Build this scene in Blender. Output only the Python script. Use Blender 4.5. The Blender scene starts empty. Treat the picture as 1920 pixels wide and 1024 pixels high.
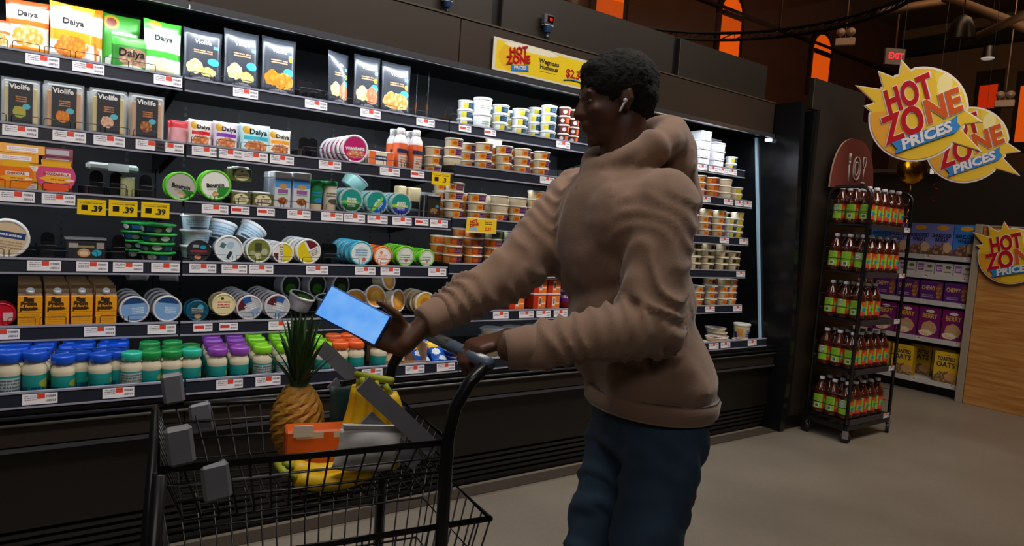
import bpy, bmesh, math, random
import numpy as np
from mathutils import Vector, Matrix, Euler
random.seed(7)
PI = math.pi
SC = bpy.context.scene
COL = SC.collection

# ---------------------------------------------------------------- camera
FPX = 1283.0
def _n(v):
    v = np.array(v, float); return v / np.linalg.norm(v)
AX = _n((2720 - 960, 541 - 512, FPX)); AY = _n((27 - 960, 350 - 512, FPX)); AY = _n(AY - AX * AX.dot(AY))
AZ = np.cross(AX, AY)
if AZ[1] > 0: AZ = -AZ
CAMH = 1.35
# columns: world axes expressed in camera space (right, down, forward)
right = Vector((AX[0], AY[0], AZ[0])); down = Vector((AX[1], AY[1], AZ[1])); fwd = Vector((AX[2], AY[2], AZ[2]))
cam_d = bpy.data.cameras.new('camera'); cam = bpy.data.objects.new('camera', cam_d); COL.objects.link(cam)
m3 = Matrix((right, -down, -fwd)).transposed()
cam.matrix_world = Matrix.Translation((0, 0, CAMH)) @ m3.to_4x4()
cam_d.sensor_fit = 'HORIZONTAL'; cam_d.sensor_width = 36.0; cam_d.lens = FPX / 1920 * 36.0
cam_d.clip_start = 0.05; cam_d.clip_end = 100
SC.camera = cam

# ---------------------------------------------------------------- exposure, world, large lights
SC.view_settings.view_transform = 'Standard'; SC.view_settings.look = 'None'
SC.view_settings.exposure = 0.0; SC.view_settings.gamma = 1.0; SC.view_settings.use_curve_mapping = False
w = bpy.data.worlds.new('world'); SC.world = w; w.use_nodes = True
w.node_tree.nodes['Background'].inputs[0].default_value = (0.75, 0.62, 0.5, 1)
w.node_tree.nodes['Background'].inputs[1].default_value = 0.012

def area(name, loc, target, sx, sy, power, color, spread=180):
    l = bpy.data.lights.new(name, 'AREA'); l.shape = 'RECTANGLE'; l.size = sx; l.size_y = sy
    l.energy = power; l.color = color; l.spread = math.radians(spread)
    o = bpy.data.objects.new(name, l); COL.objects.link(o); o.location = loc
    d = Vector(target) - Vector(loc); o.rotation_euler = d.to_track_quat('-Z', 'X').to_euler()
    # keep the long side along world X
    q = d.normalized(); z = -q; x = Vector((1, 0, 0)); x = (x - z * x.dot(z))
    if x.length > 0.2:
        x.normalize(); y = z.cross(x); o.rotation_euler = Matrix((x, y, z)).transposed().to_euler()
    return o
COOL = (0.86, 0.93, 1.0)
# display case lamps: under the canopy and under the top three shelves
area('canopy_lamp', (1.75, 2.975, 2.10), (1.75, 3.725, 1.10), 4.9, 0.03, 25, COOL)
# aisle track lamps high above the shop floor (warm, weak), shining on the case and the floor
area('aisle_lamp', (1.4, 0.9, 4.2), (1.4, 2.9, 1.2), 4.5, 0.5, 58, (1.0, 0.93, 0.86), 110)
area('rear_fill', (-0.6, -1.4, 3.4), (0.8, 1.8, 0.9), 2.0, 0.6, 9, (1.0, 0.93, 0.86), 150)  # added fill from behind the camera, lifts the cart and pack fronts
area('floor_lamp_row', (5.2, 1.2, 4.4), (5.2, 1.8, 0), 3.5, 1.2, 42, (1.0, 0.86, 0.72), 140)
area('right_aisle_lamp', (4.6, 0.6, 3.6), (6.6, 2.4, 1.2), 2.0, 1.0, 17, (1.0, 0.93, 0.85), 140)

area('hall_fill', (8.0, 3.5, 5.6), (9.0, 9.0, 4.5), 6.0, 1.5, 90, (1.0, 0.62, 0.35), 170)  # added warm fill, no fixture: brightens the far wall and ceiling
area('hall_fill_right', (9.0, 2.0, 5.0), (15.0, 3.0, 4.5), 3.0, 1.5, 60, (1.0, 0.68, 0.42), 170)  # added warm fill for the right wall, no fixture there

# ---------------------------------------------------------------- placing helpers (world coordinates on known planes)
def ray(px, py):
    d = np.array([px - 960.0, py - 512.0, FPX]); return np.array([d @ AX, d @ AY, d @ AZ])
def atY(px, py, Y):
    r = ray(px, py); t = Y / r[1]; return Vector((r[0] * t, Y, CAMH + r[2] * t))
def atX(px, py, X):
    r = ray(px, py); t = X / r[0]; return Vector((X, r[1] * t, CAMH + r[2] * t))
def atZ(px, py, z):
    r = ray(px, py); t = (z - CAMH) / r[2]; return Vector((r[0] * t, r[1] * t, z))
def atD(px, py, d):
    r = ray(px, py) / FPX * d; return Vector((r[0], r[1], r[2] + CAMH))
def Xat(px, Y, z):
    k = (px - 960) / FPX
    b = Y * AY + (z - CAMH) * AZ
    return float((k * b[2] - b[0]) / (AX[0] - k * AX[2]))
def Yat(px, X, z):
    k = (px - 960) / FPX
    b = X * AX + (z - CAMH) * AZ
    return float((k * b[2] - b[0]) / (AY[0] - k * AY[2]))
def Zat(py, X, Y):
    k = (py - 512) / FPX
    b = X * AX + Y * AY
    return float(CAMH + (k * b[2] - b[1]) / (AZ[1] - k * AZ[2]))

# ---------------------------------------------------------------- materials
MATS = {}
def lin(c):
    if isinstance(c, str):
        c = [int(c[i:i + 2], 16) / 255 for i in (0, 2, 4)]
    return tuple((v / 12.92 if v <= 0.04045 else ((v + 0.055) / 1.055) ** 2.4) for v in c[:3]) + (1,)
class NT:
    def __init__(s, name):
        s.m = bpy.data.materials.new(name); s.m.use_nodes = True; s.t = s.m.node_tree
        s.b = s.t.nodes['Principled BSDF']
    def n(s, typ, **kw):
        nd = s.t.nodes.new(typ)
        for k, v in kw.items(): setattr(nd, k, v)
        return nd
    def l(s, a, b): s.t.links.new(a, b)
    def math(s, op, a, b=None, c=None):
        nd = s.n('ShaderNodeMath', operation=op)
        for i, v in enumerate((a, b, c)):
            if v is None: continue
            if isinstance(v, (int, float)): nd.inputs[i].default_value = v
            else: s.l(v, nd.inputs[i])
        return nd.outputs[0]
    def mix(s, f, a, b):
        nd = s.n('ShaderNodeMix', data_type='RGBA')
        if isinstance(f, (int, float)): nd.inputs[0].default_value = f
        else: s.l(f, nd.inputs[0])
        for i, v in ((6, a), (7, b)):
            if isinstance(v, tuple): nd.inputs[i].default_value = v
            else: s.l(v, nd.inputs[i])
        return nd.outputs[2]
def mat(name, col, rough=0.5, metal=0.0, var=0.12, scale=25, bump=0.0, emit=0, coat=0.0, ecol=None, spec=0.5, stretch=None):
    """plain surface with a fine procedural variation of tone"""
    if name in MATS: return MATS[name]
    s = NT(name); c = lin(col)
    tc = s.n('ShaderNodeTexCoord'); nz = s.n('ShaderNodeTexNoise'); nz.inputs['Scale'].default_value = scale; nz.inputs['Detail'].default_value = 3
    src = tc.outputs['Object']
    if stretch:
        mp = s.n('ShaderNodeMapping'); mp.inputs['Scale'].default_value = stretch; s.l(src, mp.inputs[0]); src = mp.outputs[0]
    s.l(src, nz.inputs['Vector'])
    lo = tuple(v * (1 - var) for v in c[:3]) + (1,); hi = tuple(min(1, v * (1 + var)) for v in c[:3]) + (1,)
    s.l(s.mix(nz.outputs['Fac'], lo, hi), s.b.inputs['Base Color'])
    s.b.inputs['Roughness'].default_value = rough; s.b.inputs['Metallic'].default_value = metal
    s.b.inputs['Coat Weight'].default_value = coat; s.b.inputs['Specular IOR Level'].default_value = spec
    if bump:
        bp = s.n('ShaderNodeBump'); bp.inputs['Strength'].default_value = bump; bp.inputs['Distance'].default_value = 0.01
        s.l(nz.outputs['Fac'], bp.inputs['Height']); s.l(bp.outputs[0], s.b.inputs['Normal'])
    if emit:
        s.b.inputs['Emission Color'].default_value = lin(ecol or col); s.b.inputs['Emission Strength'].default_value = emit
    MATS[name] = s.m; return s.m
def clear(name, col, alpha=0.25, rough=0.12):
    """thin clear plastic"""
    if name in MATS: return MATS[name]
    s = NT(name); s.b.inputs['Base Color'].default_value = lin(col); s.b.inputs['Roughness'].default_value = rough
    tr = s.n('ShaderNodeBsdfTransparent'); mx = s.n('ShaderNodeMixShader')
    lw = s.n('ShaderNodeLayerWeight'); lw.inputs[0].default_value = 0.3
    f = s.math('MULTIPLY_ADD', lw.outputs['Facing'], 0.5, alpha)
    s.l(f, mx.inputs[0]); s.l(tr.outputs[0], mx.inputs[1]); s.l(s.b.outputs[0], mx.inputs[2])
    s.l(mx.outputs[0], s.t.nodes['Material Output'].inputs['Surface']); MATS[name] = s.m; return s.m
def art(name, base, shapes, rough=0.4, emit=0, base2=None):
    """flat print on a pack, in the UVs of its printed face: R rectangle, E ellipse, F food picture, T rows of small type, N blotch"""
    if name in MATS: return MATS[name]
    s = NT(name); uv = s.n('ShaderNodeTexCoord').outputs['UV']
    sp = s.n('ShaderNodeSeparateXYZ'); s.l(uv, sp.inputs[0]); u, v = sp.outputs[0], sp.outputs[1]
    cur = lin(base)
    if base2:
        cur = s.mix(v, lin(base), lin(base2))
    for sh in shapes:
        k, x0, x1, y0, y1, c = sh[:6]
        cx, cy, rx, ry = (x0 + x1) / 2, (y0 + y1) / 2, abs(x1 - x0) / 2, abs(y1 - y0) / 2
        if k in 'RT':
            a = s.math('COMPARE', u, cx, rx); b = s.math('COMPARE', v, cy, ry); f = s.math('MULTIPLY', a, b)
        else:
            du = s.math('MULTIPLY', s.math('SUBTRACT', u, cx), 1 / rx); dv = s.math('MULTIPLY', s.math('SUBTRACT', v, cy), 1 / ry)
            r2 = s.math('ADD', s.math('MULTIPLY', du, du), s.math('MULTIPLY', dv, dv))
            if k == 'N' or k == 'F':
                nz = s.n('ShaderNodeTexNoise'); nz.inputs['Scale'].default_value = 9; s.l(uv, nz.inputs['Vector'])
                r2 = s.math('ADD', r2, s.math('MULTIPLY_ADD', nz.outputs['Fac'], 1.2, -0.6))
            f = s.math('LESS_THAN', r2, 1.0)
        col = lin(c)
        if k == 'F':
            vo = s.n('ShaderNodeTexVoronoi'); vo.inputs['Scale'].default_value = sh[7] if len(sh) > 7 else 12; s.l(uv, vo.inputs['Vector'])
            col = s.mix(s.math('MULTIPLY', vo.outputs['Distance'], 1.6), lin(c), lin(sh[6]))
        if k == 'T':
            rows = sh[6] if len(sh) > 6 else 3
            rr = s.math('FRACT', s.math('MULTIPLY', s.math('SUBTRACT', v, y0), rows / (y1 - y0)))
            g = s.math('COMPARE', rr, 0.5, 0.27)
            mp = s.n('ShaderNodeMapping'); mp.inputs['Scale'].default_value = (60, rows / (y1 - y0) * 0.5, 1); s.l(uv, mp.inputs[0])
            nz = s.n('ShaderNodeTexNoise'); nz.inputs['Scale'].default_value = 1; s.l(mp.outputs[0], nz.inputs['Vector'])
            f = s.math('MULTIPLY', f, s.math('MULTIPLY', g, s.math('GREATER_THAN', nz.outputs['Fac'], 0.43)))
        cur = s.mix(f, cur, col)
    if isinstance(cur, tuple): s.b.inputs['Base Color'].default_value = cur
    else: s.l(cur, s.b.inputs['Base Color'])
    s.b.inputs['Roughness'].default_value = rough
    if emit:
        if isinstance(cur, tuple): s.b.inputs['Emission Color'].default_value = cur
        else: s.l(cur, s.b.inputs['Emission Color'])
        s.b.inputs['Emission Strength'].default_value = emit
    MATS[name] = s.m; return s.m

# ---------------------------------------------------------------- mesh building
class MB:
    def __init__(s): s.v = []; s.f = []; s.mi = []; s.uv = []; s.sm = []; s.mats = []
    def _m(s, m):
        if m not in s.mats: s.mats.append(m)
        return s.mats.index(m)
    def add(s, vs, fs, m, smooth=False, uvs=None, mt=None):
        o = len(s.v); s.v += [tuple(mt @ Vector(v)) if mt else tuple(v) for v in vs]
        for i, f in enumerate(fs):
            s.f.append(tuple(o + j for j in f)); s.mi.append(s._m(m[i] if isinstance(m, list) else m)); s.sm.append(smooth)
            s.uv.append(uvs[i] if uvs else [(0.5, 0.5)] * len(f))
        return s
    def box(s, x0, x1, y0, y1, z0, z1, m, front=None, side=None, top=None, ch=0.0, mt=None):
        """box with chamfered vertical+horizontal edges when ch>0; front is the -Y face"""
        side = side or m; top = top or m; front = front or m
        if ch <= 0:
            vs = [(x0, y0, z0), (x1, y0, z0), (x1, y1, z0), (x0, y1, z0), (x0, y0, z1), (x1, y0, z1), (x1, y1, z1), (x0, y1, z1)]
            fs = [(0, 1, 5, 4), (1, 2, 6, 5), (2, 3, 7, 6), (3, 0, 4, 7), (4, 5, 6, 7), (3, 2, 1, 0)]
            q = [(0, 0), (1, 0), (1, 1), (0, 1)]
            return s.add(vs, fs, [front, side, m, side, top, m], False, [q] * 6, mt)
        # chamfered: 24 verts
        xs, ys, zs = (x0, x1), (y0, y1), (z0, z1); vs = []; idx = {}
        for i in (0, 1):
            for j in (0, 1):
                for k in (0, 1):
                    for a in range(3):
                        p = [xs[i], ys[j], zs[k]]
                        for b, sg in ((0, i), (1, j), (2, k)):
                            if b != a: p[b] += ch * (1 if sg == 0 else -1)
                        idx[(i, j, k, a)] = len(vs); vs.append(p)
        fs = []; ms = []; uv = []
        I = lambda i, j, k, a: idx[(i, j, k, a)]
        q = [(0, 0), (1, 0), (1, 1), (0, 1)]
        fs.append((I(0, 0, 0, 1), I(1, 0, 0, 1), I(1, 0, 1, 1), I(0, 0, 1, 1))); ms.append(front)
        fs.append((I(1, 1, 0, 1), I(0, 1, 0, 1), I(0, 1, 1, 1), I(1, 1, 1, 1))); ms.append(m)
        fs.append((I(1, 0, 0, 0), I(1, 1, 0, 0), I(1, 1, 1, 0), I(1, 0, 1, 0))); ms.append(side)
        fs.append((I(0, 1, 0, 0), I(0, 0, 0, 0), I(0, 0, 1, 0), I(0, 1, 1, 0))); ms.append(side)
        fs.append((I(0, 0, 1, 2), I(1, 0, 1, 2), I(1, 1, 1, 2), I(0, 1, 1, 2))); ms.append(top)
        fs.append((I(0, 1, 0, 2), I(1, 1, 0, 2), I(1, 0, 0, 2), I(0, 0, 0, 2))); ms.append(m)
        uv = [q] * 6
        for (a, b) in ((0, 1), (0, 2), (1, 2)):
            c = 3 - a - b
            for sa in (0, 1):
                for sb in (0, 1):
                    def P(sc, ax):
                        t = [0, 0, 0]; t[a] = sa; t[b] = sb; t[c] = sc; return I(t[0], t[1], t[2], ax)
                    fs.append((P(0, a), P(0, b), P(1, b), P(1, a))); ms.append(m); uv.append(q)
        for i in (0, 1):
            for j in (0, 1):
                for k in (0, 1):
                    fs.append((I(i, j, k, 0), I(i, j, k, 1), I(i, j, k, 2))); ms.append(m); uv.append([(0, 0)] * 3)
        return s.add(vs, fs, ms, False, uv, mt)
    def lathe(s, prof, m, seg=18, rep=1, cap=True, top=None, mt=None, smooth=True, rad=None, vr=None):
        """prof: [(r,z)..]; m: material or list per span; top: material of the closing disc, UVs planar 0..1; rad(theta)->factor for non round plans"""
        o = []; fs = []; ms = []; uvs = []; vs = []
        zs = [p[1] for p in prof]; z0, z1 = (min(zs), max(zs)) if vr is None else vr
        for (r, z) in prof:
            for i in range(seg):
                t = 2 * PI * i / seg; k = rad(t) if rad else 1
                vs.append((r * k * math.sin(t), -r * k * math.cos(t), z))
        for j in range(len(prof) - 1):
            for i in range(seg):
                a = j * seg + i; b = j * seg + (i + 1) % seg
                fs.append((a, b, b + seg, a + seg)); ms.append(m[j] if isinstance(m, list) else m)
                per = seg // rep; u0 = ((i + per // 2) % per) / per; u1 = u0 + 1 / per
                va = (prof[j][1] - z0) / (z1 - z0 + 1e-9); vb = (prof[j + 1][1] - z0) / (z1 - z0 + 1e-9)
                uvs.append([(u0, va), (u1, va), (u1, vb), (u0, vb)])
        s.add(vs, fs, ms, smooth, uvs, mt)
        if cap:
            R = prof[-1][0]; n = len(prof) - 1
            tv = [vs[n * seg + i] for i in range(seg)]
            uv = [(0.5 + v[0] / (2 * R + 1e-9), 0.5 + v[1] / (2 * R + 1e-9)) for v in tv]
            s.add(tv, [tuple(range(seg))], top or (m[-1] if isinstance(m, list) else m), False, [uv], mt)
            bv = [vs[i] for i in range(seg)][::-1]
            s.add(bv, [tuple(range(seg))], m[0] if isinstance(m, list) else m, False, None, mt)
        return s
    def tube(s, pts, r, m, seg=8, closed=False):
        pts = [Vector(p) for p in pts]; n = len(pts); vs = []; fs = []
        up = Vector((0, 0, 1)); prev = None
        for i, p in enumerate(pts):
            a = pts[(i - 1) % n] if (i > 0 or closed) else p; b = pts[(i + 1) % n] if (i < n - 1 or closed) else p
            t = (b - a).normalized()
            if prev is None:
                ref = up if abs(t.z) < 0.9 else Vector((1, 0, 0)); x = t.cross(ref).normalized()
            else: x = (prev - t * prev.dot(t)).normalized()
            prev = x; y = t.cross(x); rr = r[i] if isinstance(r, (list, tuple)) else r
            for k in range(seg):
                th = 2 * PI * k / seg; vs.append(p + x * math.cos(th) * rr + y * math.sin(th) * rr)
        for i in range(n if closed else n - 1):
            for k in range(seg):
                a = i * seg + k; b = i * seg + (k + 1) % seg; c = ((i + 1) % n) * seg
                fs.append((a, b, c + (k + 1) % seg, c + k))
        if not closed: fs += [tuple(range(seg))[::-1], tuple((n - 1) * seg + k for k in range(seg))]
        return s.add(vs, fs, m, True)
    def prism(s, poly, y0, y1, m, front=None, mt=None, uvbox=None):
        """polygon in XZ extruded from y0 (front) to y1"""
        n = len(poly); vs = [(x, y0, z) for x, z in poly] + [(x, y1, z) for x, z in poly]
        xs = [p[0] for p in poly]; zs = [p[1] for p in poly]
        b = uvbox or (min(xs), max(xs), min(zs), max(zs))
        uv = [((x - b[0]) / (b[1] - b[0]), (z - b[2]) / (b[3] - b[2])) for x, z in poly]
        ar = sum(poly[i][0] * poly[(i + 1) % n][1] - poly[(i + 1) % n][0] * poly[i][1] for i in range(n))
        f = tuple(range(n)); g = tuple(range(n, 2 * n))[::-1]; uf = list(uv)
        if ar < 0: f = f[::-1]; g = g[::-1]; uf = uf[::-1]
        fs = [f, g]; uvs = [uf, None]
        uvs[1] = [(0.5, 0.5)] * n
        for i in range(n):
            j = (i + 1) % n; q = (j, i, n + i, n + j) if ar > 0 else (i, j, n + j, n + i)
            fs.append(q); uvs.append([(0.5, 0.5)] * 4)
        return s.add(vs, fs, [front or m] + [m] * (n + 1), False, uvs, mt)
    def mesh(s, name):
        me = bpy.data.meshes.new(name); me.from_pydata(s.v, [], s.f)
        for m in s.mats: me.materials.append(m)
        me.polygons.foreach_set('material_index', s.mi); me.polygons.foreach_set('use_smooth', s.sm)
        ul = me.uv_layers.new(name='UVMap'); flat = []
        for u in s.uv:
            for p in u: flat += [p[0], p[1]]
        ul.data.foreach_set('uv', flat); me.validate(); me.update(); return me
def pouch(mb, w, h, d, m, back=None, nx=8, nz=9, gus=0.7, curl=0.0, seed=0):
    """filled stand-up bag: flat sealed top, swelling towards the foot"""
    rnd = random.Random(seed); vs = []; fs = []; uv = []
    ph = rnd.random() * 6
    def th(u, v):
        e = max(0.0, math.sin(PI * min(max(u, 0), 1))) ** 0.6
        vv = (1 - v)
        t = (0.35 + 0.65 * gus) * min(1, vv * 3.2) ** 0.7 * (0.55 + 0.45 * vv)
        return d / 2 * e * t * (1 + 0.12 * math.sin(9 * u + ph) * math.sin(11 * v + ph)) + 0.0008
    for side in (-1, 1):
        for j in range(nz + 1):
            v = j / nz
            for i in range(nx + 1):
                u = i / nx; pin = 1 - 0.05 * math.sin(PI * v)
                vs.append(((u - 0.5) * w * pin, side * th(u, v) + curl * v * v * d, v * h - (0.012 * h * math.sin(PI * u) if j == nz else 0)))
    N = (nx + 1) * (nz + 1)
    for side in (0, 1):
        for j in range(nz):
            for i in range(nx):
                a = side * N + j * (nx + 1) + i; q = (a, a + 1, a + nx + 2, a + nx + 1)
                u0, u1, v0, v1 = i / nx, (i + 1) / nx, j / nz, (j + 1) / nz; uu = [(u0, v0), (u1, v0), (u1, v1), (u0, v1)]
                if side: q = q[::-1]; uu = uu[::-1]
                fs.append(q); uv.append(uu)
    for i in range(nx):
        fs.append((i + 1, i, N + i, N + i + 1)); uv.append([(0.5, 0.02)] * 4)
        a = nz * (nx + 1) + i; fs.append((a, a + 1, N + a + 1, N + a)); uv.append([(0.5, 0.98)] * 4)
    for j in range(nz):
        a = j * (nx + 1); fs.append((a, a + nx + 1, N + a + nx + 1, N + a)); uv.append([(0.02, 0.5)] * 4)
        a += nx; fs.append((a + nx + 1, a, N + a, N + a + nx + 1)); uv.append([(0.98, 0.5)] * 4)
    return mb.add(vs, fs, m, True, uv)
TEXTS = {}
def text_mesh(txt, size, m, ext=0.0004, bold=0.0, shear=0.0, width=None, spacing=1.0):
    key = (txt, size, m.name, ext, bold, shear, width, spacing)
    if key in TEXTS: return TEXTS[key]
    cu = bpy.data.curves.new('lettering', 'FONT'); cu.body = txt; cu.size = size; cu.align_x = 'CENTER'; cu.align_y = 'CENTER'
    cu.extrude = ext; cu.offset = bold; cu.shear = shear; cu.resolution_u = 4 if size > 0.1 else 2; cu.space_line = 0.85; cu.space_character = spacing
    o = bpy.data.objects.new('lettering', cu); COL.objects.link(o)
    bpy.context.view_layer.update()
    me = bpy.data.meshes.new_from_object(o.evaluated_get(bpy.context.evaluated_depsgraph_get()))
    bpy.data.objects.remove(o)
    for v in me.vertices: v.co = (v.co.x, -v.co.z, v.co.y)         # stand it up, facing -Y
    if width:
        xs = [v.co.x for v in me.vertices]; k = width / (max(xs) - min(xs))
        for v in me.vertices: v.co.x *= k
    me.materials.clear(); me.materials.append(m); me.name = 'lettering'; TEXTS[key] = me; return me

# ---------------------------------------------------------------- things
def obj(name, me, parent=None, loc=(0, 0, 0), rot=(0, 0, 0), label=None, scale=None):
    if isinstance(me, MB): me = me.mesh(name)
    o = bpy.data.objects.new(name, me); COL.objects.link(o); o.location = loc; o.rotation_euler = rot
    if scale: o.scale = scale
    if parent: o.parent = parent
    if label: o['label'] = label
    return o
def tag(o, label, cat, group=None, kind=None):
    if label: o['label'] = label
    if cat: o['category'] = cat
    if group: o['group'] = group
    if kind: o['kind'] = kind
    return o
def thing(name, label, cat, loc=(0, 0, 0), rot=(0, 0, 0), group=None):
    o = bpy.data.objects.new(name, None); COL.objects.link(o); o.empty_display_size = 0.05
    o.location = loc; o.rotation_euler = rot; return tag(o, label, cat, group)
def struct(name, mb, parent=None, **kw):
    o = obj(name, mb, parent, **kw)
    if not parent: o['kind'] = 'structure'
    return o
class Proto:
    """one kind of thing: its parts' meshes, stamped out as individual objects"""
    def __init__(s, name, cat): s.name = name; s.cat = cat; s.parts = []
    def part(s, name, mb, loc=(0, 0, 0), rot=(0, 0, 0), sub=None, label=None):
        me = mb.mesh(name) if isinstance(mb, MB) else mb
        s.parts.append((name, me, loc, rot, sub, label)); return len(s.parts) - 1
    def put(s, label, loc, rot=(0, 0, 0), group=None, scale=None, simple=False):
        if len(s.parts) == 1 or simple:
            o = obj(s.name, s.parts[0][1], None, loc, rot); 
            if scale: o.scale = scale
            return tag(o, label, s.cat, group)
        t = thing(s.name, label, s.cat, loc, rot, group)
        if scale: t.scale = scale
        made = []
        for (n, me, l, r, sub, lb) in s.parts:
            made.append(obj(n, me, made[sub] if sub is not None else t, l, r, lb))
        return t

# ================================================================ THE SETTING
def mat_floor():
    s = NT('polished_concrete'); tc = s.n('ShaderNodeTexCoord')
    n1 = s.n('ShaderNodeTexNoise'); n1.inputs['Scale'].default_value = 1.3; n1.inputs['Detail'].default_value = 6
    n2 = s.n('ShaderNodeTexNoise'); n2.inputs['Scale'].default_value = 45; n2.inputs['Detail'].default_value = 4
    for n in (n1, n2): s.l(tc.outputs['Object'], n.inputs['Vector'])
    c = s.mix(n1.outputs['Fac'], lin('6b6258'), lin('8f8577')); c2 = s.mix(s.math('MULTIPLY', n2.outputs['Fac'], 0.5), c, lin('574f46'))
    s.l(c2, s.b.inputs['Base Color']); s.l(s.math('MULTIPLY_ADD', n1.outputs['Fac'], 0.35, 0.2), s.b.inputs['Roughness'])
    bp = s.n('ShaderNodeBump'); bp.inputs['Strength'].default_value = 0.08; s.l(n2.outputs['Fac'], bp.inputs['Height']); s.l(bp.outputs[0], s.b.inputs['Normal'])
    return s.m
FLOORM = mat_floor()
struct('floor', MB().box(-3, 14, -3, 9, -0.1, 0, FLOORM))
struct('trim_1', MB().box(-3, 4.62, 2.70, 2.80, 0, 0.004, mat('floor_edge', '3d352d', 0.6, var=0.2)))
BLK = mat('black_enamel', '0b0b0c', 0.35, var=0.2)
BROWN = mat('brown_laminate', '32261d', 0.42, var=0.12, scale=6)
BROWN2 = mat('dark_brown_laminate', '261e17', 0.45, var=0.12, scale=6)
STEEL = mat('brushed_trim', '8f8f98', 0.28, metal=0.9, var=0.15, scale=60, stretch=(1, 40, 40))
# far walls, ceiling
CORN = atY(1690, 90, 9.0)
WX = CORN.x + 0.0
WALLB = mat('rust_brown_wall', '4a2a1a', 0.8, var=0.25, scale=2, bump=0.1)
WALLR = mat('taupe_wall', '6a523e', 0.85, var=0.15, scale=1.5)
struct('wall_back', MB().box(-3, WX, 9.0, 9.2, 0, 7, WALLB))
struct('wall_right', MB().box(WX, WX + 0.2, -3, 9.2, 0, 7, WALLR))
struct('ceiling', MB().box(-3, WX + 0.2, -3, 9.2, 7.0, 7.1, mat('tan_ceiling', '5a4630', 0.9, var=0.2, scale=1)))
ORG = mat('orange_lit_pane', 'ff6a14', 0.5, emit=0.55, ecol='f05a10', var=0.3, scale=3)
ORG2 = mat('red_lit_pane', 'd8300c', 0.5, emit=0.5, ecol='d03008', var=0.3, scale=3)
DARKW = mat('dark_wood_frame', '1d100a', 0.6)
def arched(x0, x1, z0, z1, n=8):
    cx = (x0 + x1) / 2; r = (x1 - x0) / 2
    return [(x0, z0), (x1, z0), (x1, z1 - r)] + [(cx + r * math.cos(PI * i / n), z1 - r + r * math.sin(PI * i / n)) for i in range(1, n)] + [(x0, z1 - r)]
wn = 0
def back_window(pl, pr, pt, pb, arch=True):
    global wn; wn += 1
    a = atY((pl + pr) / 2, (pt + pb) / 2, 8.98)
    x0 = Xat(pl, 8.98, a.z); x1 = Xat(pr, 8.98, a.z); z1 = Zat(pt, a.x, 8.98); z0 = Zat(pb, a.x, 8.98)
    poly = arched(x0, x1, z0, z1) if arch else [(x0, z0), (x1, z0), (x1, z1), (x0, z1)]
    d = 0.12; fr = arched(x0 - d, x1 + d, z0 - d, z1 + d) if arch else [(x0 - d, z0 - d), (x1 + d, z0 - d), (x1 + d, z1 + d), (x0 - d, z1 + d)]
    wdw = struct('window_%d' % wn, MB().prism(fr, 8.94, 8.995, DARKW))
    zc = z1 - (x1 - x0) * 0.62
    obj('pane', MB().prism([p for p in poly if True], 8.925, 8.938, ORG), wdw)
    obj('glazing_bar', MB().box(x0 - 0.02, x1 + 0.02, 8.89, 8.924, zc - 0.05, zc + 0.05, DARKW), wdw)
    return wdw
back_window(1117, 1166, -75, 60, False)
back_window(1349, 1384, -5, 118)
back_window(1521, 1551, 66, 172)
def right_window(pl, pr, pt, pb, m):
    global wn; wn += 1
    X = WX - 0.02; c = atX((pl + pr) / 2, (pt + pb) / 2, X)
    y0 = Yat(pr, X, c.z); y1 = Yat(pl, X, c.z); z1 = Zat(pt, X, c.y); z0 = Zat(pb, X, c.y)
    wdw = struct('window_%d' % wn, MB().box(X - 0.03, X + 0.02, y0 - 0.1, y1 + 0.1, z0 - 0.25, z1 + 0.35, DARKW))
    obj('pane', MB().box(X - 0.05, X - 0.031, y0, y1, z0, z1, m), wdw)
right_window(1836, 1870, 160, 204, ORG2)
right_window(1909, 1950, 160, 266, ORG)
right_window(1634, 1656, 288, 304, ORG)
# long picture rail across the rust wall and the black beam on the taupe wall
a = atY(1180, -80, 8.95); b = atY(1660, 150, 8.95)
struct('trim_2', MB().box(-3, WX - 0.01, 8.90, 8.99, a.z * 0.5 + b.z * 0.5 - 0.03, a.z * 0.5 + b.z * 0.5 + 0.03, DARKW))
c = atX(1800, 78, WX)
struct('trim_3', MB().box(WX - 0.3, WX, -3, 8.9, c.z - 0.22, c.z + 0.18, mat('black_beam', '0a0908', 0.7)))
# lower storey of the far wall: dark opening behind the cereal shelves
struct('wall_aisle', MB().box(10.4, 10.6, -1.0, 6.2, 0, 2.45, mat('dark_aisle_wall', '15110e', 0.8)))

# ================================================================ REFRIGERATED DISPLAY CASE
case = thing('refrigerated_display_case', 'long black open-front refrigerated display case full of dairy tubs along the aisle', 'display case', (1.7, 2.84, 0))
CX0, CX1 = -0.70, 4.40
YB = 3.62
PX0 = case.location
def cpart(name, mb, parent=None, label=None):
    o = obj(name, mb, parent or case, (0, 0, 0), label=label)
    if not parent: o.location = -Vector(case.location)
    return o
BACKM = mat('grey_back_panel', '34363b', 0.55, var=0.35, scale=8, bump=0.1)
JOINT = [-0.685, 0.535, 1.755, 2.975, 4.195]
for i in range(4):
    bp = MB().box(JOINT[i] + 0.003, (JOINT[i + 1] if i < 3 else CX1) - 0.003, YB, YB + 0.03, 0.5, 2.16, BACKM)
    cpart('back_panel', bp)
slots = MB()
for i in range(4):
    for k in range(5):
        x = JOINT[i] + 0.12 + k * 0.245
        for j in range(46):
            z = 0.72 + j * 0.03
            slots.box(x - 0.006, x + 0.006, YB - 0.002, YB, z, z + 0.016, BLK)
o = cpart('upright_slots', slots); o['kind'] = 'stuff'
cpart('roof', MB().box(CX0, CX1, 3.0, YB + 0.03, 2.16, 2.19, BLK))
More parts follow.
